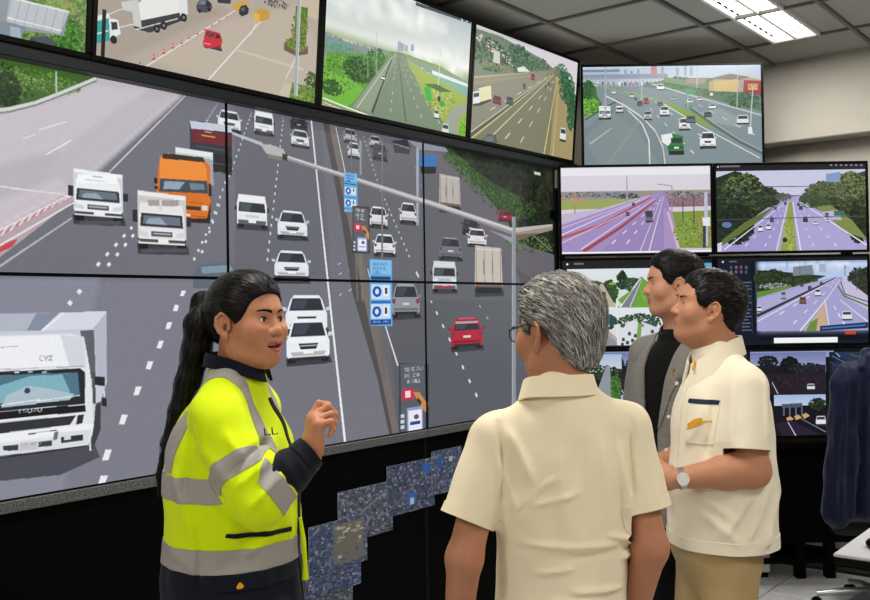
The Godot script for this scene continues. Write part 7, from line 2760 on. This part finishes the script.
func build_elder() -> void:
	var t := person("grey haired man with glasses and a cream shirt, back to the camera", Vector3(0.262, 0, -2.02), deg_to_rad(-168))
	var hs := 0.93
	var hx := Transform3D(Basis(Vector3.UP, deg_to_rad(33)) * Basis(Vector3.RIGHT, 0.06), Vector3(-0.002, 1.517, 0.0))
	var q := {"full": 0.004, "wide": 1.0, "nose": 1.1, "jowl": 0.006, "brow_mat": "hair_brow_grey"}
	var f := Field.new()
	f.xf = hx
	f.scale = hs
	head_shape(f, q)
	f.xf = Transform3D()
	f.scale = 1.0
	f.cone(Vector3(0.0, 1.475, -0.022), Vector3(0.004, 1.33, -0.028), 0.050, 0.060, 0.025)
	var head := f.mesh(0.0032)
	f = Field.new()
	f.cone(Vector3(0.160, 1.25, -0.005), Vector3(0.222, 1.055, -0.035), 0.036, 0.036, 0.02)
	f.cone(Vector3(0.222, 1.055, -0.035), Vector3(0.226, 0.83, 0.045), 0.036, 0.026, 0.02)
	var arm1 := f.mesh(0.007)
	f = Field.new()
	f.cone(Vector3(-0.148, 1.26, -0.035), Vector3(-0.168, 1.06, -0.075), 0.036, 0.036, 0.02)
	f.cone(Vector3(-0.168, 1.06, -0.075), Vector3(-0.150, 0.83, 0.02), 0.036, 0.026, 0.02)
	var arm2 := f.mesh(0.007)
	var soft := [[0.25, 0.4, 0.3], [0.3, 0.45, 0.3], [0.35, 0.5, 0.3], [0.4, 0.5, 0.3]]
	var th := [[0.046, 0.045, 0.012], [0.052, 0.068, 0.02], [0.05, 0.09, 0.026]]
	f = Field.new()
	hand_shape(f, Vector3(0.226, 0.83, 0.045), Vector3(-0.05, -1, 0.3), Vector3(-1, 0, -0.2), true, soft, th, 1.0)
	var h1 := f.mesh(0.0038)
	f = Field.new()
	hand_shape(f, Vector3(-0.150, 0.83, 0.02), Vector3(0.05, -1, 0.3), Vector3(1, 0, -0.2), false, soft, th, 1.0)
	var h2 := f.mesh(0.0038)
	var body := part("body", to_mesh([head, arm1, arm2, h1, h2, inner_body(0.86, Vector2(0.17, 0.12), 1.34, 0.16)]), M.skin_elder, t)
	face_parts(body, head, hx, q, hs)
	# salt and pepper hair
	f = Field.new()
	f.xf = hx
	f.scale = hs
	f.ball(Vector3(0, 0.037, -0.018), Vector3(0.0800, 0.0915, 0.1010), 0.015)
	f.ball(Vector3(0, 0.074, 0.018), Vector3(0.066, 0.048, 0.070), 0.03)
	f.ball(Vector3(0, -0.022, -0.058), Vector3(0.066, 0.078, 0.046), 0.03)
	for s in [-1.0, 1.0]:
		f.ball(Vector3(s * 0.056, 0.028, 0.014), Vector3(0.030, 0.045, 0.042), 0.02)
	f.ball(Vector3(0, -0.050, 0.104), Vector3(0.135, 0.122, 0.068), 0.010, Basis(), true)
	f.ball(Vector3(0, -0.105, 0.03), Vector3(0.10, 0.085, 0.064), 0.012, Basis(), true)
	for s in [-1.0, 1.0]:
		f.ball(Vector3(s * 0.092, -0.022, 0.003), Vector3(0.042, 0.038, 0.025), 0.006, Basis(), true)
	f.cut(Vector3(0, -0.094, -0.05), Vector3(0, -1, 0.15), 0.02)
	f.rough(18, 26.0, 0.0035, Vector3(1, 0.5, 1))
	var cap := f.mesh(0.0042)
	part("hair", to_mesh(cap), M.hair_grey, t)
	var hc := hx * Vector3(0, 0.03, -0.018)
	var inv := hx.affine_inverse()
	var comb := func(p: Vector3) -> Vector3:
		var l := inv * p
		return hx.basis * Vector3(l.x * 2.0, -0.3 - maxf(0.0, 0.06 - l.y) * 9.0, -0.9 + maxf(0.0, -l.z) * 4.0)
	var greys := [Color(0.07, 0.065, 0.06), Color(0.16, 0.148, 0.135), Color(0.30, 0.285, 0.26), Color(0.46, 0.44, 0.41), Color(0.62, 0.60, 0.56), Color(0.20, 0.185, 0.165), Color(0.36, 0.34, 0.31)]
	part("hair_strands", strands(cap, 6500, 0.034, 0.00085, hc, Vector3(0.086, 0.10, 0.108) * hs, comb, greys, 0.004, 14, hair_zone(inv, hs, Vector3(0, -0.050, 0.100), Vector3(0.135, 0.122, 0.069)), 0.22, f), M.strand, t)
	# glasses
	var hg := Transform3D(hx.basis * hs, hx.origin)
	var g := Node3D.new()
	g.name = "glasses"
	t.add_child(g)
	for s in [-1.0, 1.0]:
		var st := st_new()
		var ring := []
		for k in 21:
			var a := TAU * k / 20.0
			ring.append(hg * Vector3(s * 0.033 + cos(a) * 0.025, -0.004 + sin(a) * 0.018, 0.108 - absf(s * 0.033 + cos(a) * 0.025) * 0.12))
		add_tube(st, ring, [0.0014], 6, false)
		part("rim", st.commit(), M.glass_frame, g)
		st = st_new()
		for k in 20:
			tri(st, hg * Vector3(s * 0.033, -0.004, 0.104), ring[k], ring[k + 1], hx.basis.z)
		part("lens", st.commit(), M.lens, g)
		st = st_new()
		add_tube(st, [hg * Vector3(s * 0.058, 0.004, 0.101), hg * Vector3(s * 0.074, 0.006, 0.086), hg * Vector3(s * 0.0910, 0.016, 0.020), hg * Vector3(s * 0.0930, 0.012, -0.012), hg * Vector3(s * 0.084, -0.022, -0.036)], [0.0018, 0.0018, 0.0018, 0.0022, 0.002], 6)
		part("temple", st.commit(), M.glass_frame, g)
	var bst := st_new()
	add_tube(bst, [hg * Vector3(-0.009, 0.002, 0.107), hg * Vector3(0, 0.005, 0.109), hg * Vector3(0.009, 0.002, 0.107)], [0.0014], 6)
	part("bridge", bst.commit(), M.glass_frame, g)
	# shirt
	f = Field.new()
	f.ball(Vector3(0, 1.19, -0.010), Vector3(0.148, 0.215, 0.112), 0.04)
	f.ball(Vector3(0, 1.00, 0.010), Vector3(0.142, 0.28, 0.126), 0.04)
	f.ball(Vector3(0, 0.82, 0.006), Vector3(0.150, 0.22, 0.128), 0.04)
	f.cone(Vector3(0.05, 1.338, -0.022), Vector3(0.135, 1.292, -0.006), 0.048, 0.046, 0.03)
	f.cone(Vector3(-0.045, 1.352, -0.028), Vector3(-0.128, 1.312, -0.03), 0.050, 0.046, 0.03)
	f.cone(Vector3(0.004, 1.31, -0.025), Vector3(0.006, 1.384, -0.022), 0.080, 0.070, 0.02)
	var trunk := Field.new()
	trunk.ball(Vector3(0, 1.19, -0.010), Vector3(0.148, 0.215, 0.112), 0.04)
	trunk.ball(Vector3(0, 1.00, 0.010), Vector3(0.142, 0.28, 0.126), 0.04)
	trunk.ball(Vector3(0, 0.82, 0.006), Vector3(0.150, 0.22, 0.128), 0.04)
	var sa := Vector3(0.145, 1.285, 0.0)
	var se := Vector3(0.226, 1.105, -0.020)
	var sb := Vector3(-0.138, 1.300, -0.03)
	var sf := Vector3(-0.172, 1.120, -0.056)
	f.cone(sa, se, 0.054, 0.055, 0.035)
	f.cone(sb, sf, 0.053, 0.053, 0.035)
	var bk := Vector3(0, 0, -1)
	for e in [[Vector3(0.108, 1.088, -0.1), Vector3(-0.088, 1.078, -0.14), 0.0085, 0.006], [Vector3(0.112, 1.074, -0.1), Vector3(-0.08, 1.062, -0.14), 0.012, -0.003], [Vector3(0.051, 1.225, -0.11), Vector3(0.118, 1.155, -0.1), 0.008, 0.006], [Vector3(0.06, 1.21, -0.11), Vector3(0.125, 1.145, -0.1), 0.009, -0.005], [Vector3(0.098, 1.165, -0.1), Vector3(0.005, 1.195, -0.12), 0.007, 0.005],
			[Vector3(-0.06, 1.10, -0.13), Vector3(-0.145, 1.075, -0.1), 0.008, 0.006], [Vector3(-0.10, 1.045, -0.12), Vector3(-0.15, 1.05, -0.1), 0.008, 0.006], [Vector3(0.09, 1.03, -0.12), Vector3(0.02, 1.04, -0.13), 0.007, 0.005], [Vector3(0.02, 0.995, -0.13), Vector3(-0.10, 0.985, -0.13), 0.008, 0.007], [Vector3(0.06, 0.975, -0.13), Vector3(-0.04, 0.965, -0.13), 0.009, 0.005],
			[Vector3(0.128, 1.31, -0.06), Vector3(0.098, 1.22, -0.1), 0.013, 0.008], [Vector3(0.148, 1.33, -0.05), Vector3(0.142, 1.17, -0.08), 0.006, -0.007], [Vector3(-0.128, 1.33, -0.08), Vector3(-0.122, 1.18, -0.1), 0.006, -0.006], [Vector3(0.15, 1.25, -0.06), Vector3(0.12, 1.14, -0.1), 0.012, 0.007], [Vector3(-0.10, 1.28, -0.1), Vector3(-0.11, 1.14, -0.1), 0.012, 0.006], [Vector3(-0.05, 1.30, -0.1), Vector3(-0.055, 1.13, -0.12), 0.022, 0.004], [Vector3(0.04, 1.29, -0.1), Vector3(0.035, 1.12, -0.12), 0.022, 0.004], [Vector3(-0.005, 1.30, -0.1), Vector3(-0.01, 1.12, -0.12), 0.016, -0.003]]:
		f.fold(e[0], e[1], bk, e[2] * 0.8, e[3] * 1.6)
	f.rough(41, 7.0, 0.008, Vector3(1, 0.6, 1))
	var shirt := f.mesh(0.0053)
	# the sleeves end in straight hems
	var da := (se - sa).normalized()
	var db := (sf - sb).normalized()
	shirt = open_sleeve(open_sleeve(shirt, trunk, sa, da, 0.172), trunk, sb, db, 0.168)
	shirt = split(shirt, func(p: Vector3) -> float: return p.y - 0.74)[1]
	part("shirt", to_mesh(shirt), M.cream, t)
	part("sleeve_hem", to_mesh(thick_patch(shirt, func(p: Vector3) -> float: return maxf(0.150 - (p - sa).dot(da), (p - sa - da * 0.16).length() - 0.082), 0.0022)), M.cream, t)
	part("sleeve_hem", to_mesh(thick_patch(shirt, func(p: Vector3) -> float: return maxf(0.146 - (p - sb).dot(db), (p - sb - db * 0.156).length() - 0.080), 0.0022)), M.cream, t)
	collar(t, Vector3(0.010, 0, -0.024), 0.084, 0.076, 1.384, 1.340, 0.044, 0.042, M.cream, 0.25, 0.28, 0.006)
	collar(t, Vector3(0.010, 0, -0.024), 0.073, 0.067, 1.390, 1.35, 0.034, 0.030, M.cream, 0.2, 0.12, 0.004, "collar_stand")
	lower_body(t, 0.84, 0.10, Vector2(0.160, 0.125), M.dark_trousers, [0.02, -0.02], 0.92)

func short_black_hair(t: Node3D, hx: Transform3D, hs: float, seed_: int, swept: float, n := 3200) -> void:
	var f := Field.new()
	f.xf = hx
	f.scale = hs
	f.ball(Vector3(0, 0.036, -0.017), Vector3(0.0810, 0.0910, 0.1030), 0.015)
	f.ball(Vector3(0, 0.076, 0.014), Vector3(0.066, 0.038 + swept, 0.066), 0.03)
	f.ball(Vector3(0, -0.012, -0.064), Vector3(0.066, 0.070, 0.044), 0.03)
	for s in [-1.0, 1.0]:
		f.ball(Vector3(s * 0.054, 0.028, 0.014), Vector3(0.030, 0.045, 0.042), 0.02)
	f.ball(Vector3(0, -0.046, 0.104), Vector3(0.135, 0.120, 0.066), 0.008, Basis(), true)
	f.ball(Vector3(0, -0.105, 0.032), Vector3(0.10, 0.083, 0.062), 0.010, Basis(), true)
	for s in [-1.0, 1.0]:
		f.ball(Vector3(s * 0.090, -0.022, 0.003), Vector3(0.040, 0.038, 0.025), 0.006, Basis(), true)
	f.cut(Vector3(0, -0.080, -0.05), Vector3(0, -1, 0.2), 0.02)
	f.rough(seed_, 40.0, 0.002, Vector3(1, 0.6, 0.6))
	var cap := f.mesh(0.0044)
	part("hair", to_mesh(cap), M.hair_black, t)
	var hc := hx * Vector3(0, 0.03, -0.018)
	var inv := hx.affine_inverse()
	var comb := func(p: Vector3) -> Vector3:
		var l := inv * p
		return hx.basis * Vector3(l.x * 2.0, 0.25 - maxf(0.0, 0.07 - l.y) * 7.0, -0.9 + maxf(0.0, -l.z) * 3.0)
	part("hair_strands", strands(cap, n, 0.026, 0.0009, hc, Vector3(0.084, 0.098, 0.106) * hs, comb, [Color(0.004, 0.003, 0.003), Color(0.012, 0.010, 0.009), Color(0.025, 0.02, 0.018)], 0.003, seed_ + 1, hair_zone(inv, hs, Vector3(0, -0.046, 0.100), Vector3(0.135, 0.120, 0.067)), 0.22, f), M.strand, t)

func build_cream_man() -> void:
	var t := person("man in a cream short sleeved shirt and khaki trousers, in profile", Vector3(0.845, 0, -2.88), deg_to_rad(-80))
	var hs := 0.94
	var hx := Transform3D(Basis(Vector3.UP, deg_to_rad(-13)) * Basis(Vector3.RIGHT, -0.20), Vector3(-0.012, 1.556, 0.010))
	var q := {"full": 0.006, "wide": 1.0, "nose": 1.22, "jowl": 0.012, "brow": 0.0030, "eye_open": 0.0036}
	var f := Field.new()
	f.xf = hx
	f.scale = hs
	head_shape(f, q)
	f.xf = Transform3D()
	f.scale = 1.0
	f.cone(Vector3(-0.008, 1.53, -0.006), Vector3(0.0, 1.36, -0.012), 0.056, 0.066, 0.03)
	var head := f.mesh(0.0037)
	# left arm, bent, the hand in front of the belly; right arm on the far side
	f = Field.new()
	f.cone(Vector3(0.155, 1.28, -0.03), Vector3(0.172, 1.088, -0.030), 0.040, 0.044, 0.02)
	f.cone(Vector3(0.172, 1.088, -0.030), Vector3(0.155, 1.085, 0.04), 0.047, 0.046, 0.03)
	f.cone(Vector3(0.155, 1.085, 0.04), Vector3(0.112, 1.064, 0.180), 0.046, 0.029, 0.03)
	var arm1 := f.mesh(0.0065)
	f = Field.new()
	var soft := [[0.35, 0.5, 0.3], [0.4, 0.55, 0.3], [0.45, 0.6, 0.3], [0.5, 0.6, 0.3]]
	var th := [[0.046, 0.045, 0.012], [0.052, 0.068, 0.02], [0.048, 0.09, 0.03]]
	hand_shape(f, Vector3(0.112, 1.064, 0.180), Vector3(-0.45, -0.05, 0.9), Vector3(-0.9, -0.2, -0.45), true, soft, th, 1.0)
	var h1 := f.mesh(0.0034)
	f = Field.new()
	f.cone(Vector3(-0.15, 1.28, -0.03), Vector3(-0.19, 1.10, -0.02), 0.040, 0.042, 0.02)
	f.cone(Vector3(-0.19, 1.10, -0.02), Vector3(-0.10, 1.05, 0.19), 0.046, 0.028, 0.03)
	var arm2 := f.mesh(0.009)
	f = Field.new()
	hand_shape(f, Vector3(-0.10, 1.05, 0.19), Vector3(0.6, -0.05, 0.75), Vector3(0.75, -0.2, -0.6), false, soft, th, 1.0)
	var h2 := f.mesh(0.0045)
	var body := part("body", to_mesh([head, arm1, h1, arm2, h2, inner_body(0.90, Vector2(0.18, 0.14), 1.38, 0.16)]), M.skin_cream, t)
	face_parts(body, head, hx, q, hs)
	short_black_hair(t, hx, hs, 61, 0.004, 3600)
	# watch
	var w := Node3D.new()
	w.name = "wristwatch"
	t.add_child(w)
	var wd := Vector3(-0.29, -0.14, 0.945).normalized()
	var wc := Vector3(0.117, 1.066, 0.163)
	var st := st_new()
	add_tube(st, [wc - wd * 0.009, wc + wd * 0.009], [0.0325, 0.0325], 24, false)
	part("strap", st.commit(), M.steel, w)
	st = st_new()
	var outw := Vector3(0.95, 0.1, 0.3).normalized()
	add_tube(st, [wc + outw * 0.030, wc + outw * 0.040], [0.0185, 0.0175], 20)
	part("dial", st.commit(), M.white_plastic, w)
	# shirt
	f = Field.new()
	f.ball(Vector3(0, 1.20, -0.024), Vector3(0.170, 0.21, 0.142), 0.04)
	f.ball(Vector3(0, 1.00, -0.020), Vector3(0.172, 0.30, 0.160), 0.04)
	f.ball(Vector3(0, 0.84, -0.018), Vector3(0.176, 0.24, 0.158), 0.03)
	for s in [-1.0, 1.0]:
		f.cone(Vector3(s * 0.045, 1.375, -0.03), Vector3(s * 0.13, 1.335, -0.032), 0.052, 0.050, 0.03)
	f.cone(Vector3(0, 1.34, -0.02), Vector3(-0.003, 1.415, -0.008), 0.080, 0.070, 0.02)
	var trunk := Field.new()
	trunk.ball(Vector3(0, 1.20, -0.024), Vector3(0.170, 0.21, 0.142), 0.04)
	trunk.ball(Vector3(0, 1.00, -0.020), Vector3(0.172, 0.30, 0.160), 0.04)
	trunk.ball(Vector3(0, 0.84, -0.018), Vector3(0.176, 0.24, 0.158), 0.03)
	f.cone(Vector3(0.140, 1.325, -0.034), Vector3(0.172, 1.130, -0.012), 0.062, 0.064, 0.03)
	f.cone(Vector3(-0.140, 1.325, -0.034), Vector3(-0.19, 1.13, -0.02), 0.062, 0.060, 0.03)
	var sd := Vector3(1, 0, 0)
	for e in [[Vector3(0.19, 1.33, 0.03), Vector3(0.2, 1.17, 0.05), 0.010, 0.006], [Vector3(0.19, 1.36, -0.06), Vector3(0.2, 1.18, -0.05), 0.008, 0.006], [Vector3(0.15, 1.32, 0.05), Vector3(0.14, 1.13, 0.085), 0.008, -0.008], [Vector3(0.15, 1.27, 0.09), Vector3(0.12, 1.14, 0.13), 0.012, 0.006],
			[Vector3(0.15, 1.03, -0.03), Vector3(0.16, 0.90, 0.06), 0.013, 0.009], [Vector3(0.15, 1.04, -0.09), Vector3(0.16, 0.89, -0.01), 0.012, 0.008], [Vector3(0.15, 1.00, -0.13), Vector3(0.15, 0.88, -0.07), 0.012, 0.009], [Vector3(0.14, 0.96, 0.10), Vector3(0.15, 0.88, 0.02), 0.013, 0.007], [Vector3(0.12, 1.02, 0.12), Vector3(0.15, 0.95, 0.03), 0.012, 0.005], [Vector3(0.15, 1.12, -0.12), Vector3(0.15, 1.00, -0.15), 0.013, 0.007], [Vector3(0.14, 0.91, -0.10), Vector3(0.15, 0.87, -0.06), 0.010, 0.006], [Vector3(0.16, 1.0, 0.0), Vector3(0.16, 0.84, -0.01), 0.005, -0.004]]:
		f.fold(e[0], e[1], sd, e[2], e[3] * 1.3)
	f.rough(52, 8.0, 0.005, Vector3(1, 0.6, 1))
	var shirt := f.mesh(0.0064)
	var sa := Vector3(0.140, 1.325, -0.034)
	var sdir := Vector3(0.032, -0.195, 0.022).normalized()
	var sb := Vector3(-0.140, 1.325, -0.034)
	var sbdir := Vector3(-0.05, -0.195, 0.014).normalized()
	var sh: Dictionary = open_sleeve(open_sleeve(shirt, trunk, sa, sdir, 0.180), trunk, sb, sbdir, 0.180)
	sh = split(sh, func(p: Vector3) -> float: return p.y - 0.846)[1]
	part("shirt", to_mesh(sh), M.cream_pale, t)
	part("sleeve_hem", to_mesh(thick_patch(sh, func(p: Vector3) -> float: return maxf(0.158 - (p - sa).dot(sdir), (p - sa - sdir * 0.17).length() - 0.090), 0.0022)), M.cream_pale, t)
	part("waist_band", to_mesh(thick_patch(sh, func(p: Vector3) -> float: return p.y - 0.882, 0.0030)), M.cream_pale, t)
	part("placket", to_mesh(thick_patch(sh, func(p: Vector3) -> float: return maxf(absf(p.x) - 0.016, p.y - 1.37) if p.z > 0.05 else 0.05, 0.0022)), M.cream_pale, t)
	part("pocket", to_mesh(thick_patch(sh, func(p: Vector3) -> float: return maxf(absf(p.x - 0.088) - 0.047, absf(p.y - 1.222) - 0.062) if p.z > 0.03 else 0.05, 0.0028)), M.cream_pale, t)
	part("pocket_trim", to_mesh(thick_patch(sh, func(p: Vector3) -> float: return maxf(absf(p.x - 0.088) - 0.043, absf(p.y - 1.281) - 0.0065) if p.z > 0.03 else 0.05, 0.0045)), M.navy_trim, t)
	# a slanting orange leaf embroidered on the pocket, in two strokes
	for k in 2:
		part("emblem", to_mesh(thick_patch(sh, func(p: Vector3) -> float:
			if p.z < 0.03:
				return 0.05
			var u := (p.x - 0.060) / 0.062
			var mid := 1.204 + u * 0.030 + k * 0.010 - 0.004
			return maxf(absf(p.y - mid) - 0.0060 * sin(clampf(u * 0.85 + 0.1, 0.0, 1.0) * PI), maxf(-u, u - 1.0 + k * 0.2) * 0.06), 0.0042)), M.orange_trim, t)
	part("shoulder_trim", to_mesh(thick_patch(sh, func(p: Vector3) -> float: return maxf(absf(p.x - 0.105 + (p.z + 0.085) * 0.4) - 0.0045, absf(p.z + 0.085) - 0.018) if p.y > 1.25 else 0.05, 0.004)), M.navy_trim, t)
	for k in 4:
		st = st_new()
		var by := 1.33 - k * 0.10
		add_tube(st, [Vector3(0.0, by, 0.118 + [0.0, 0.028, 0.038, 0.046][k]), Vector3(0.0, by, 0.124 + [0.0, 0.028, 0.038, 0.046][k])], [0.0055], 10)
		part("button", st.commit(), M.white_plastic, t)
	collar(t, Vector3(-0.002, 0, 0.000), 0.086, 0.096, 1.416, 1.300, 0.056, 0.090, M.cream_pale, 0.16, 0.22, 0.006)
	collar(t, Vector3(-0.002, 0, -0.02), 0.070, 0.080, 1.40, 1.315, 0.040, 0.05, M.navy_trim, 0.14, 0.12, 0.004, "collar_lining")
	st = st_new()
	add_box(st, Vector3(0.032, 1.385, 0.080), Vector3(0.007, 0.030, 0.004), 0.001, Basis(Vector3.UP, 0.5) * Basis(Vector3.RIGHT, -0.5))
	part("collar_trim", st.commit(), M.orange_trim, t)
	lower_body(t, 0.84, 0.10, Vector2(0.150, 0.124), M.khaki, [0.03, -0.03], 0.90)

func build_grey_man() -> void:
	var t := person("tall man in a grey jacket over a black shirt, in profile", Vector3(0.862, 0, -3.39), deg_to_rad(-53))
	var hs := 0.945
	var hx := Transform3D(Basis(Vector3.UP, deg_to_rad(-37)), Vector3(0.0, 1.645, 0.010))
	var q := {"full": 0.005, "wide": 1.0, "nose": 1.08, "jowl": 0.004, "brow": 0.0030, "eye_open": 0.0036}
	var f := Field.new()
	f.xf = hx
	f.scale = hs
	head_shape(f, q)
	f.xf = Transform3D()
	f.scale = 1.0
	f.cone(Vector3(0.0, 1.61, -0.01), Vector3(0.0, 1.41, -0.03), 0.055, 0.062, 0.03)
	var head := f.mesh(0.0039)
	f = Field.new()
	f.cone(Vector3(0.16, 1.34, -0.025), Vector3(0.22, 1.14, -0.03), 0.036, 0.036, 0.02)
	f.cone(Vector3(0.23, 1.14, -0.03), Vector3(0.22, 0.90, 0.06), 0.042, 0.028, 0.02)
	f.cone(Vector3(-0.16, 1.34, -0.025), Vector3(-0.22, 1.14, -0.03), 0.036, 0.036, 0.02)
	f.cone(Vector3(-0.23, 1.14, -0.03), Vector3(-0.22, 0.90, 0.06), 0.042, 0.028, 0.02)
	var arms := f.mesh(0.011)
	var soft := [[0.25, 0.4, 0.3], [0.3, 0.45, 0.3], [0.35, 0.5, 0.3], [0.4, 0.5, 0.3]]
	var th := [[0.046, 0.045, 0.012], [0.052, 0.068, 0.02], [0.05, 0.09, 0.026]]
	f = Field.new()
	hand_shape(f, Vector3(0.22, 0.90, 0.06), Vector3(-0.05, -1, 0.3), Vector3(-1, 0, -0.2), true, soft, th, 1.0)
	hand_shape(f, Vector3(-0.22, 0.90, 0.06), Vector3(0.05, -1, 0.3), Vector3(1, 0, -0.2), false, soft, th, 1.0)
	var hands := f.mesh(0.0048)
	var body := part("body", to_mesh([head, arms, hands, inner_body(0.94, Vector2(0.17, 0.12), 1.44, 0.16)]), M.skin_tall, t)
	face_parts(body, head, hx, q, hs)
	short_black_hair(t, hx, hs, 71, 0.005, 3000)
	# black shirt under the open jacket
	f = Field.new()
	f.ball(Vector3(0, 1.24, 0.008), Vector3(0.150, 0.22, 0.118), 0.04)
	f.ball(Vector3(0, 1.05, 0.008), Vector3(0.150, 0.24, 0.120), 0.04)
	for s in [-1.0, 1.0]:
		f.cone(Vector3(s * 0.04, 1.43, -0.025), Vector3(s * 0.12, 1.39, -0.025), 0.040, 0.038, 0.03)
	f.cone(Vector3(0, 1.36, -0.02), Vector3(0, 1.440, -0.014), 0.076, 0.066, 0.02)
	part("shirt", to_mesh(f.mesh(0.009)), M.black_shirt, t)
	collar(t, Vector3(0, 0, -0.010), 0.076, 0.080, 1.455, 1.38, 0.056, 0.08, M.black_shirt, 0.22, 0.22, 0.006, "shirt_collar")
	# jacket
	f = Field.new()
	f.ball(Vector3(0, 1.23, -0.004), Vector3(0.182, 0.24, 0.138), 0.04)
	f.ball(Vector3(0, 1.02, 0.0), Vector3(0.180, 0.28, 0.142), 0.04)
	f.ball(Vector3(0, 0.84, 0.0), Vector3(0.186, 0.22, 0.145), 0.04)
	for s in [-1.0, 1.0]:
		f.cone(Vector3(s * 0.05, 1.435, -0.03), Vector3(s * 0.15, 1.395, -0.028), 0.050, 0.050, 0.03)
		f.cone(Vector3(s * 0.165, 1.385, -0.025), Vector3(s * 0.222, 1.14, -0.03), 0.062, 0.056, 0.03)
		f.cone(Vector3(s * 0.222, 1.14, -0.03), Vector3(s * 0.214, 0.93, 0.05), 0.055, 0.046, 0.02)
	for e in [[Vector3(0.10, 1.36, 0.1), Vector3(0.06, 1.10, 0.14), 0.012, 0.006], [Vector3(-0.10, 1.36, 0.1), Vector3(-0.07, 1.10, 0.14), 0.012, 0.006], [Vector3(0.15, 1.34, 0.06), Vector3(0.16, 1.18, 0.08), 0.012, 0.007], [Vector3(-0.15, 1.34, 0.06), Vector3(-0.16, 1.18, 0.08), 0.012, 0.007]]:
		f.fold(e[0], e[1], Vector3(0, 0, 1), e[2], e[3])
	f.rough(62, 8.0, 0.006, Vector3(1, 0.6, 1))
	var jk := f.mesh(0.0080)
	jk = split(jk, func(p: Vector3) -> float: return p.y - 0.80)[1]
	var fr := split(jk, func(p: Vector3) -> float: return absf(p.x) - 0.022 - maxf(0.0, p.y - 1.12) * 0.135 if p.z > 0.02 and p.y < 1.60 else 0.05)
	var jacket: Dictionary = split(fr[1], func(p: Vector3) -> float: return (Vector2(p.x, p.z + 0.01) * Vector2(1.0, 0.95)).length() - 0.088 if p.y > 1.44 else 0.05)[1]
	part("jacket", to_mesh(jacket), M.grey_jacket, t)
	# lapels lie on the jacket front
	for s in [-1.0, 1.0]:
		part("lapel", to_mesh(thick_patch(jacket, func(p: Vector3) -> float:
			if p.z < 0.0:
				return 0.05
			var inner := 0.022 + maxf(0.0, p.y - 1.12) * 0.135
			var x: float = p.x * s
			var wide := 0.006 + clampf((p.y - 1.14) / 0.24, 0.0, 1.0) * 0.062
			return maxf(maxf(x - inner - wide, inner - 0.004 - x), maxf(1.14 - p.y, p.y - 1.445)), 0.005)), M.grey_jacket, t)
	collar(t, Vector3(0, 0, -0.020), 0.092, 0.092, 1.442, 1.395, 0.044, 0.03, M.grey_jacket, 0.75, 0.3, 0.008, "jacket_collar")
	var st := st_new()
	add_tube(st, [Vector3(0.098, 1.345, 0.140), Vector3(0.103, 1.345, 0.152)], [0.007, 0.005], 10)
	add_box(st, Vector3(0.100, 1.33, 0.150), Vector3(0.004, 0.026, 0.004), 0.001, Basis(Vector3.BACK, 0.3))
	part("brooch", st.commit(), M.gold, t)
	lower_body(t, 0.90, 0.10, Vector2(0.168, 0.13), M.dark_trousers, [0.03, -0.03], 0.96)
